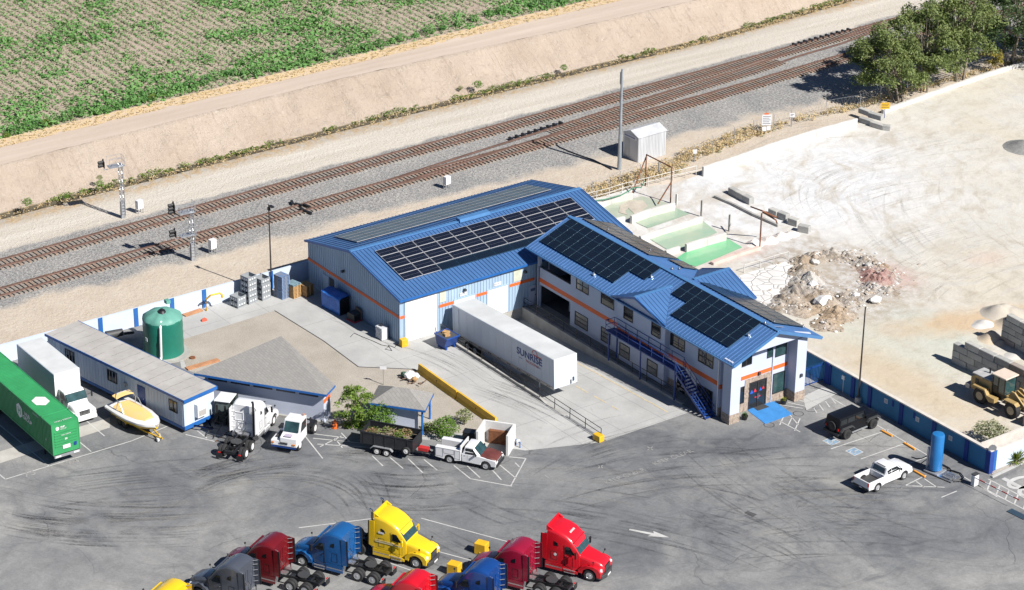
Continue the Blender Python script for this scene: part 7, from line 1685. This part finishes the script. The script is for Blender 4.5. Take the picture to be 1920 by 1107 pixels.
MB().loft([[(x,w_*.78,zs+.1),(x,w_*.5,zs+.28),(x,0,zs+.34),(x,-w_*.5,zs+.28),(x,-w_*.78,zs+.1)] for x,w_,zk,zc,zs in [(Lb*.1,1.28,0,0,1.2),(Lb*.3,1.32,0,0,1.25),(Lb*.5,1.28,0,0,1.3),(Lb*.68,1.08,0,0,1.33),(Lb*.82,.68,0,0,1.34)]]).build('cover', BCV, boat, smooth=50)
for s in (-1,1): MB().tube([(Lb*.42,s*1.0,1.2),(Lb*.3,s*.95,2.1),(Lb*.16,s*.85,2.35)], .045).tube([(Lb*.2,s*1.0,1.2),(Lb*.24,s*.92,2.2)], .035).build('tower_leg', ALU, boat)
MB().tube([(Lb*.16,-.85,2.35),(Lb*.1,-.5,2.5),(Lb*.1,.5,2.5),(Lb*.16,.85,2.35)], .05).build('tower_top', ALU, boat); MB().loft([[(Lb*.08,y_,2.5-.25*abs(y_)**2*.6),(Lb*.2,y_,2.46-.25*abs(y_)**2*.6),(Lb*.2,y_,2.4-.25*abs(y_)**2*.6),(Lb*.08,y_,2.43-.25*abs(y_)**2*.6)] for y_ in (-.9,-.5,0,.5,.9)]).build('folded_canopy', BCV, boat)
bt_ = thing('boat_trailer', 'yellow boat trailer carrying the speedboat', 'boat trailer', (sm.x,sm.y,0), hbt)
MB().bar((0,-.8,.42),(Lb*.8,-.4,.42),.1).bar((0,.8,.42),(Lb*.8,.4,.42),.1).bar((Lb*.8,-.4,.42),(Lb+.9,0,.42),.1).bar((Lb*.8,.4,.42),(Lb+.9,0,.42),.1).box(1.0,1.1,-.9,.9,.38,.48).build('frame', YEL, bt_)
for X in (1.7,2.45):
    for s in (-1,1): wheel(bt_, W_BT, X, s*1.1, .33, s)
for s in (-1,1): MB().prism([(1.3,.55),(1.45,.74),(2.7,.74),(2.85,.55),(2.7,.7),(1.45,.7)], s*.9, s*1.15, 1).build('fender', BY, bt_)
MB().cyl((Lb+.5,.0,.1),(Lb+.5,.0,.75),.05).box(Lb+.4,Lb+.6,-.3,.0,.1,.35).build('jack', WHT, bt_)
# dark forklift cab and ladders
g = G(412,795); fk = thing('forklift', 'dark green forklift cab with a white roof beside the modular office', 'forklift', (g.x-.3,g.y+.8,0), radians(-50)); DG = mat('dark green machine', (0.03,0.045,0.04), .5, var=.3, vs=3)
MB().box(-1.2,1.0,-.75,.75,.35,1.1).build('body', DG, fk, bevel=.06)
b = MB()
for x in (-.9,.75):
    for y in (-.68,.68): b.bar((x,y,1.1),(x*.85,y*.95,2.2),.08)
b.build('cab_pillar', DG, fk)['kind'] = 'stuff'
MB().box(.66,.70,-.6,.6,1.15,2.1).build('windshield', mat('dusty glass',(.12,.15,.15),.2), fk); MB().box(-.95,.85,-.75,.75,2.2,2.3).build('cab_roof', WHT, fk, bevel=.04)
for X in (-.8,.7):
    for s in (-1,1): wheel(fk, W_BT, X, s*.8, .33, s)
MB().box(1.0,1.15,-.45,-.3,.1,2.0).box(1.0,1.15,.3,.45,.1,2.0).build('mast', BLK, fk); MB().box(-1.7,-1.1,-.6,.6,.5,1.9).build('rear_guard', DG, fk)
A0 = G(385,820); A1 = G(422,790)
hr = atan2(A1.y-A0.y, A1.x-A0.x); Lr = (A1-A0).length
la = thing('portable_steps', 'portable steel steps with thin rails lying beside the white tractor', 'portable steps', (A0.x,A0.y,0), hr)
for y in (0,-.8): MB().bar((0,y,.05),(Lr,y,1.5),.05).build('side_rail', DGR, la)
for k in range(5): MB().bar((Lr*(k+.5)/5,0,.05+1.45*(k+.5)/5),(Lr*(k+.5)/5,-.8,.05+1.45*(k+.5)/5),.05).build('rung', DGR, la)
for y in (0,-.8): MB().bar((Lr,y,1.5),(Lr*.8,y,0),.05).build('leg', RUST, la)
for k in range(5): MB().box(-.2+Lr*k/5,-.2+Lr*k/5+.42,-2.1,-1.3,.1,.14).build('tread', ALU, la)
for y in (-2.1,-1.3): MB().bar((-.3,y,.08),(Lr*.95,y,.08),.06).build('tread_rail', RUST, la)

# ================================================================== VEGETATION
rng = np.random.default_rng(11)
def leafmat(name, a, b_, vs=1.2, rough=.65, tr=0.25):
    t = NT(name, rough); c = t.mix(t.rmp(t.noise(vs, 4, .7), .32, .68), a, b_); t.col(c)
    t.b.inputs['Specular IOR Level'].default_value = .25
    if tr:
        k = t.n.new('ShaderNodeBsdfTranslucent'); t.lk(t.mul(c, (1.2,1.3,.7)), k.inputs[0]); mx = t.n.new('ShaderNodeMixShader'); mx.inputs[0].default_value = tr
        t.l.new(t.b.outputs[0], mx.inputs[1]); t.l.new(k.outputs[0], mx.inputs[2]); t.l.new(mx.outputs[0], t.n['Material Output'].inputs[0])
    return t.m
L_TREE = leafmat('tree leaves', (0.07,0.115,0.04), (0.30,0.35,0.13), .9); L_TRD = leafmat('dark tree leaves', (0.035,0.07,0.03), (0.10,0.15,0.055), .7); L_YG = leafmat('yellow green leaves', (0.22,0.20,0.04), (0.38,0.30,0.06), 2)
L_LIME = leafmat('bright young leaves', (0.11,0.20,0.03), (0.27,0.38,0.07), 2); L_BUSH = leafmat('clipped bush leaves', (0.07,0.16,0.02), (0.20,0.33,0.05), 3); L_OLV = leafmat('olive bush leaves', (0.14,0.19,0.06), (0.28,0.30,0.12), 3)
L_CROP = leafmat('crop leaves', (0.10,0.25,0.07), (0.20,0.38,0.12), .5); L_CROP2 = leafmat('dull crop leaves', (0.22,0.29,0.15), (0.33,0.38,0.24), .8); L_WEED = leafmat('weed leaves', (0.09,0.17,0.03), (0.24,0.30,0.06), 1.5)
L_STRAW = leafmat('dry straw', (0.52,0.38,0.20), (0.74,0.60,0.38), 2.5, .8); L_SAGE = leafmat('grey green weeds', (0.22,0.25,0.15), (0.36,0.36,0.23), 2)
BARK = mat('grey brown bark', (0.23,0.19,0.15), .9, var=.3, vs=4, bump=.02)

def quads(P, size, up=0.5, aspect=.5, droop=None):
    """leaf cards: P (n,3) centres -> (verts, faces)"""
    n = len(P); N = rng.normal(size=(n,3)); N[:,2] = np.abs(N[:,2]) + up*2; N /= np.linalg.norm(N,axis=1)[:,None]
    A = rng.normal(size=(n,3)); A -= (A*N).sum(1)[:,None]*N; A /= np.linalg.norm(A,axis=1)[:,None]
    if droop is not None: A = droop/np.maximum(1e-6,np.linalg.norm(droop,axis=1))[:,None]; A = A + rng.normal(scale=.35,size=(n,3)); A -= (A*N).sum(1)[:,None]*N; A /= np.linalg.norm(A,axis=1)[:,None]
    B = np.cross(N, A); s = (size*rng.uniform(.6,1.3,n))[:,None] if np.isscalar(size) else (size*rng.uniform(.7,1.25,n))[:,None]
    a = A*s*.5; b_ = B*s*.5*aspect
    V = np.stack([P-a, P+b_, P+a, P-b_], 1).reshape(-1,3)
    return V
def cards(name, V, mats, mi=None, parent=None, loc=None, extra=None):
    n = len(V)//4; me = bpy.data.meshes.new(name); me.vertices.add(len(V)); me.vertices.foreach_set('co', V.astype(np.float32).ravel())
    me.loops.add(n*4); me.loops.foreach_set('vertex_index', np.arange(n*4, dtype=np.int32)); me.polygons.add(n); me.polygons.foreach_set('loop_start', np.arange(0,n*4,4,dtype=np.int32))
    for k in (mats if isinstance(mats,(list,tuple)) else [mats]): me.materials.append(k)
    if mi is not None: me.polygons.foreach_set('material_index', mi.astype(np.int32))
    me.update(calc_edges=True); return obj(name, me, parent, loc)

# ---- crop rows
ys = np.arange(-75, 112, 1.12); P = []; SZ = []; MI = []
for y in ys:
    fe = FEDGE(y) - 1.2
    far_ = fe - 62
    xs_ = np.arange(fe, far_, -.38); k_ = len(xs_)
    X = xs_ + rng.uniform(-.12,.12,k_); Y = y + rng.normal(0,.05,k_) 
    for x_, y_ in zip(X, Y):
        d_ = fbm(x_*.07, y_*.07, 2.2, 3); d2 = fbm(x_*.35, y_*.35, 5.5, 3)
        v = .66 + .55*d_ + .55*d2 + (.35 if abs(x_-fe) < 6 and fbm(y_*.12, 3.0) > 0 else 0)
        if v < -.05 or (rng.random() < .04): continue
        big = v > .80
        P.append((x_, y_, 3.0)); SZ.append(.30 + .34*min(1.2,max(0,v)) * (1.2 if big else .8)); MI.append(0 if big or rng.random() < .42 else 1)
P = np.array(P); SZ = np.array(SZ); MI = np.array(MI); nl = 8
off = rng.normal(size=(len(P),nl,3)); off[:,:,2] = np.abs(off[:,:,2])*.75; off *= (SZ*.42)[:,None,None]
C_ = (P[:,None,:] + off + np.array([0,0,.05])).reshape(-1,3)
V = quads(C_, np.repeat(SZ*.62, nl), .25, .6)
o = cards('crop_rows', V, [L_CROP, L_CROP2], np.repeat(MI, nl)); tag(o, 'rows of leafy green crop plants covering the field', 'crop', kind='stuff')

def clump(r_, h, n, size, mi=None, flat=.8):
    d_ = rng.normal(size=(n,3)); d_ /= np.linalg.norm(d_,axis=1)[:,None]; R_ = rng.uniform(.55,1.02,n)[:,None]
    lump = 1+.22*np.sin(d_[:,0:1]*5+1)*np.cos(d_[:,1:2]*4) 
    p = d_*R_*lump*np.array([r_,r_,h/2]); p[:,2] += h/2; p[:,2] = np.maximum(p[:,2], .03); return quads(p, size, .3, .6)
def scatter(name, pts, m_, label, cat):
    V = np.concatenate([clump(r_,h,n,s)+np.array([x,y,z]) for x,y,z,r_,h,n,s in pts]); return tag(cards(name, V, m_), label, cat, kind='stuff')
# weeds: ditch, field edge, verge straw, fence grass
pts = []; y = -40
while y < 125:
    d_ = fbm(y*.09, 7.7); q = fbm(y*.5, 1.2)
    if d_ > -.22 and rng.random() < .85: r_ = .25+.35*max(0,q+.4); pts.append((DIT(y)-.75+rng.uniform(-.25,.25), y, -.35, r_, r_*1.5, 46, .20))
    y += .42
scatter('ditch_weeds', pts, L_WEED, 'yellow green weeds growing along the ditch at the foot of the bank', 'weeds')
pts = []; y = -40
while y < 125:
    for k in range(2): pts.append((DIT(y)+rng.uniform(.1,1.3)+(0 if k else -.5), y, -.05, rng.uniform(.15,.35), rng.uniform(.15,.4), 14, .16))
    y += .55 if y < 70 else .3
scatter('ditch_dry_grass', pts, L_STRAW, 'dry grass on the railway side of the ditch', 'dry grass')
pts = []; y = -45
while y < 100:
    for k in range(2): pts.append((FEDGE(y)+rng.uniform(-.6,1.3), y, 3.0, rng.uniform(.15,.3), rng.uniform(.1,.28), 12, .16))
    y += .35
scatter('verge_dry_grass', pts, L_STRAW, 'yellow dry grass along the field edge', 'dry grass')
pts = []
for i in range(len(FP)-1):
    a_, c_ = FP[i], FP[i+1]; n = int((c_-a_).length/.13)
    dens = 1.0 if i < 9 else .35
    for k in range(n):
        if rng.random() > dens: continue
        p = a_.lerp(c_, k/n); s = rng.uniform(.25,.6); pts.append((p.x-rng.uniform(-.6,2.0)*(1 if i<9 else .4), p.y+rng.uniform(-.3,.3), 0, s, s*1.7, 34, .2))
m_ = int(len(pts)*.82); scatter('fence_dry_grass', pts[:], L_STRAW, 'tall dry yellow grass growing along the fence', 'dry grass')
scatter('fence_weeds', [(p[0]+.2,p[1],0,p[3]*.9,p[4]*.9,26,.18) for p in pts[::9]], L_SAGE, 'grey green weeds among the dry grass along the fence', 'weeds')
# individual shrubs
def shrub_mesh(r_, h, n, s, m_):
    V = clump(r_, h, n, s); nn = len(V)//4; me = bpy.data.meshes.new('foliage'); me.from_pydata([tuple(v) for v in V], [], [(4*i,4*i+1,4*i+2,4*i+3) for i in range(nn)]); me.materials.append(m_); return me
EB = [shrub_mesh(.75,1.1,260,.26,L_CROP), shrub_mesh(.6,.9,220,.24,L_WEED), shrub_mesh(.9,1.2,300,.28,L_CROP)]
edge = [(12,258,1),(30,252,0),(52,243,2),(70,240,0),(85,237,1),(100,233,0),(125,225,2),(150,219,1),(182,215,0),(198,212,2),(213,206,0),(235,200,1),(250,196,0),(268,190,2),(285,187,1),(302,180,2),(318,178,1),(338,172,0),(362,165,1),(385,158,2),(402,150,2),(425,144,0),(440,142,2),(458,142,1),(480,138,2),(500,134,0),(516,134,2),(545,126,1),(575,118,0),(600,113,1),(640,104,0),(662,100,1),(690,95,0),(712,88,2),(735,82,1),(752,77,2),(780,70,1),(805,63,2),(830,57,1),(860,50,0),(890,40,2),(918,31,2),(940,26,0),(965,20,1),(1000,14,1),(1030,8,2),(1057,7,0)]
named = {12:'leafy shrub at the far left end of the field edge', 85:'wide leafy shrub on the field edge above the farther signal mast', 198:'rounded leafy shrub on the field edge, upper left of the farther signal mast', 285:'leafy shrub on the field edge right of a bare gap', 516:'bluish green shrub on the field edge where the weeds are widest', 1057:'lone dark shrub at the right end of the field edge', 940:'leafy shrub on the field edge near the top of the picture'}
V = []
for k,(px,py,q) in enumerate(edge):
    g = G(px,py,3.0); s = rng.uniform(.65,1.15)
    if px in named: o = tag(obj('field_edge_shrub', EB[q], None, (g.x,g.y,2.95), rng.uniform(0,6)), named[px], 'shrub', 'shrubs along the field edge'); o.scale = (s,s,s)
    else: V.append(clump((.75,.6,.9)[q]*s, (1.1,.9,1.2)[q]*s, 230, .25)+np.array([g.x,g.y,2.95]))
tag(cards('field_edge_weeds', np.concatenate(V), L_CROP), 'uneven band of leafy green weeds along the field edge', 'weeds', kind='stuff')
for (px,py,z_,s,m_,lab) in ((52,383,1.0,.55,L_BUSH,'small dark green bush low on the bank at the far left'),(188,348,.8,.5,L_BUSH,'dark green bush on the bank left of the farther signal mast'),(187,335,1.2,.35,L_OLV,'small brownish bush above the dark one, left of the farther signal mast'),(125,370,.3,.35,L_BUSH,'tiny green bush at the bank foot left of the signal masts'),(896,163,.9,.6,L_BUSH,'dark green bush on the bank above the warehouse roof'),(863,167,.6,.35,L_OLV,'small grey bush left of the dark bush on the bank'),(1058,130,.6,.5,L_BUSH,'bush at the bank foot below the eroded gully')):
    g = G(px,py,z_); me = shrub_mesh(1,1.5,260,.3,m_); o = tag(obj('bank_bush', me, None, (g.x,g.y,z_-.15)), lab, 'bush'); o.scale = (s,s,s)

# ---- garden plants by the small shelter
def bush(label, px, py, r_, h, n, s, m_, stem=0.0):
    g = G(px,py); r = thing('bush', label, 'bush', (g.x,g.y,0)); V = clump(r_,h,n,s); V[:,2] += stem; cards('foliage', V, m_, None, r)
    b = MB()
    for k in range(3): a = k*2.1; b.tube([(0,0,0),(.1*cos(a),.1*sin(a),(stem+h*.3)),(.3*cos(a)*r_,.3*sin(a)*r_,stem+h*.6)], [.05,.04,.02], 5)
    b.build('stem', BARK, r)
bush('round dense green bush in front of the small shelter', 714, 808, 1.25, 2.7, 2600, .17, L_BUSH)
bush('round green bush between the dump trailer and the enclosure', 835, 820, 1.15, 1.95, 1900, .16, L_BUSH)
bush('small thin olive bush near the end of the yellow barriers', 871, 797, .75, 1.2, 620, .15, L_OLV, .35)
bush('low spiky green bush just behind the dump trailer', 756, 792, .75, .6, 420, .18, L_BUSH)
bush('yellowish low bush beside the dump trailer front', 803, 808, .6, .8, 420, .15, L_OLV)
bush('low green plant at the foot of the light green tree', 655, 800, .7, .5, 420, .16, L_LIME); bush('small low plant at the left end of the dump trailer', 682, 803, .8, .4, 420, .16, L_BUSH)
bush('sprawling grey green shrub in the raised planter', 1855, 835, 1.4, 1.1, 1500, .2, L_SAGE, 1.0)
g = G(1905,868); ag = thing('agave', 'spiky green agave in front of the white wall at the right edge', 'agave', (g.x,g.y,0)); b = MB()
for k in range(150):
    a = rng.uniform(0,2*pi); e = rng.uniform(.05,1.4); L_ = rng.uniform(.9,1.4); d_ = Vector((cos(a)*cos(e),sin(a)*cos(e),sin(e))); t_ = Vector((-sin(a),cos(a),0))*.045
    b.poly([tuple(d_*.1-t_+Vector((0,0,.2))), tuple(d_*L_*.5-t_+Vector((0,0,.25))), tuple(d_*L_+Vector((0,0,.15))), tuple(d_*L_*.5+t_+Vector((0,0,.25)))])
b.build('leaf', leafmat('agave leaf',(.10,.17,.03),(.30,.34,.06),3), ag)['kind'] = 'stuff'; MB().cyl((0,0,0),(0,0,.4),.15,.12,8).build('stem', BARK, ag)

def tree(label, px, py, h, r_, nc, m_, lean=(0,0), leaf=.30, stems=3, cb=.32, seed=0, dens=230, thick=.14, cat='tree', name='tree'):
    g = G(px,py); r = thing(name, label, cat, (g.x,g.y,0)); rs = np.random.default_rng(100+seed); cc = []
    for k in range(nc):
        u = rs.normal(size=3); u /= np.linalg.norm(u); rad = rs.uniform(.45,1.0)
        z_ = h*(cb + (1-cb)*.5) + u[2]*rad*h*(1-cb)*.5
        f = (z_/h); wid = r_*(1.05-.55*max(0,(f-.55)/.45)) 
        cc.append((u[0]*rad*wid+lean[0]*f, u[1]*rad*wid+lean[1]*f, z_))
    cc = np.array(cc); V = []
    for c_ in cc:
        n = int(dens*rs.uniform(.6,1.3)); R_ = r_*rs.uniform(.20,.34)
        d_ = rs.normal(size=(n,3)); d_ /= np.linalg.norm(d_,axis=1)[:,None]; rr = rs.uniform(.3,1.0,n)[:,None]
        p = d_*rr*np.array([R_,R_,R_*.55]); p[:,2] -= .35*(np.linalg.norm(p[:,:2],axis=1)**2)/max(.3,R_)
        dr = p.copy(); dr[:,2] -= .5*R_
        V.append(quads(p+c_, leaf, .35, .45, dr))
    cards('crown', np.concatenate(V), m_, None, r)
    b = MB()
    for s in range(stems):
        a = 2*pi*s/stems+seed; base = Vector((cos(a)*.25*stems*.5, sin(a)*.25*stems*.5, 0))
        tip = Vector((lean[0]*.8+cos(a)*r_*.35, lean[1]*.8+sin(a)*r_*.35, h*.72)); mid_ = base.lerp(tip,.5)+Vector((rs.uniform(-.3,.3),rs.uniform(-.3,.3),.2))
        b.tube([base, mid_, tip], [thick,thick*.7,thick*.25], 7)
    b.build('trunk', BARK, r, smooth=60)
    b = MB()
    for c_ in cc[::2]:
        f = max(.3, c_[2]/h-.28); st_ = Vector((lean[0]*f*.8, lean[1]*f*.8, h*f)); b.tube([st_, st_.lerp(Vector(c_),.5)+Vector((0,0,.15)), Vector(c_)], [thick*.35,thick*.22,.02], 5)
    stuff(b.build('branches', BARK, r))
    return r
tree('light green young tree left of the small shelter', 668, 803, 4.6, 1.7, 44, L_LIME, (-.2,-.1), .2, 3, .10, 5, 110, .06)
tree('leftmost of the big trees by the fence, leaning over the tracks', 1684, 192, 9.4, 4.9, 62, L_TREE, (-2.0,-1.4), .36, 4, .14, 1)
tree('second big tree by the fence, behind the leaning one', 1730, 172, 12.6, 4.5, 66, L_TREE, (-.6,0), .36, 4, .10, 2)
tree('third big tree by the fence, tallest crown with pale leaves', 1800, 152, 14.2, 5.0, 78, L_TREE, (-.6,0), .36, 4, .08, 3)
tree('dark green tree at the upper right corner', 1893, 122, 13.5, 5.6, 84, L_TRD, (.3,0), .36, 3, .06, 4)
tree('tree beyond the dark one, cut by the right edge', 1975, 96, 13.5, 5.6, 90, L_TRD, (0,0), .36, 3, .06, 8)
tree('small yellowish tree at the fence below the dark tree', 1862, 136, 3.6, 1.6, 18, L_YG, (0,0), .26, 3, .2, 6, 70, .05)
b = MB()
# brush load in the dump trailer
V = []; 
for k in range(16): V.append(clump(.5,.55,110,.16)+np.array([rng.uniform(.6,4.2), rng.uniform(-.65,.65), 1.3+rng.uniform(0,.25)]))
br_ = thing('brush_load', 'heap of cut green and brown branches in the dump trailer', 'branches', dt.location, ht)
V = np.concatenate(V); mi = np.repeat((rng.random(16) < .3).astype(int), 110); cards('leaves', V, [L_WEED, mat('dead brown leaves',(.24,.15,.08),.9,var=.3,vs=3)], mi, br_)
b = MB()
for k in range(60): a = rng.uniform(0,6.3); c_ = Vector((rng.uniform(.6,4.2),rng.uniform(-.6,.6),1.5+rng.uniform(0,.35))); d_ = Vector((cos(a),sin(a)*.5,rng.uniform(-.1,.35)))*rng.uniform(.3,.8); b.bar(c_-d_,c_+d_,.025)
stuff(b.build('twigs', mat('pale twigs',(.36,.30,.22),.9,var=.2), br_))
print('objects', len(bpy.data.objects))
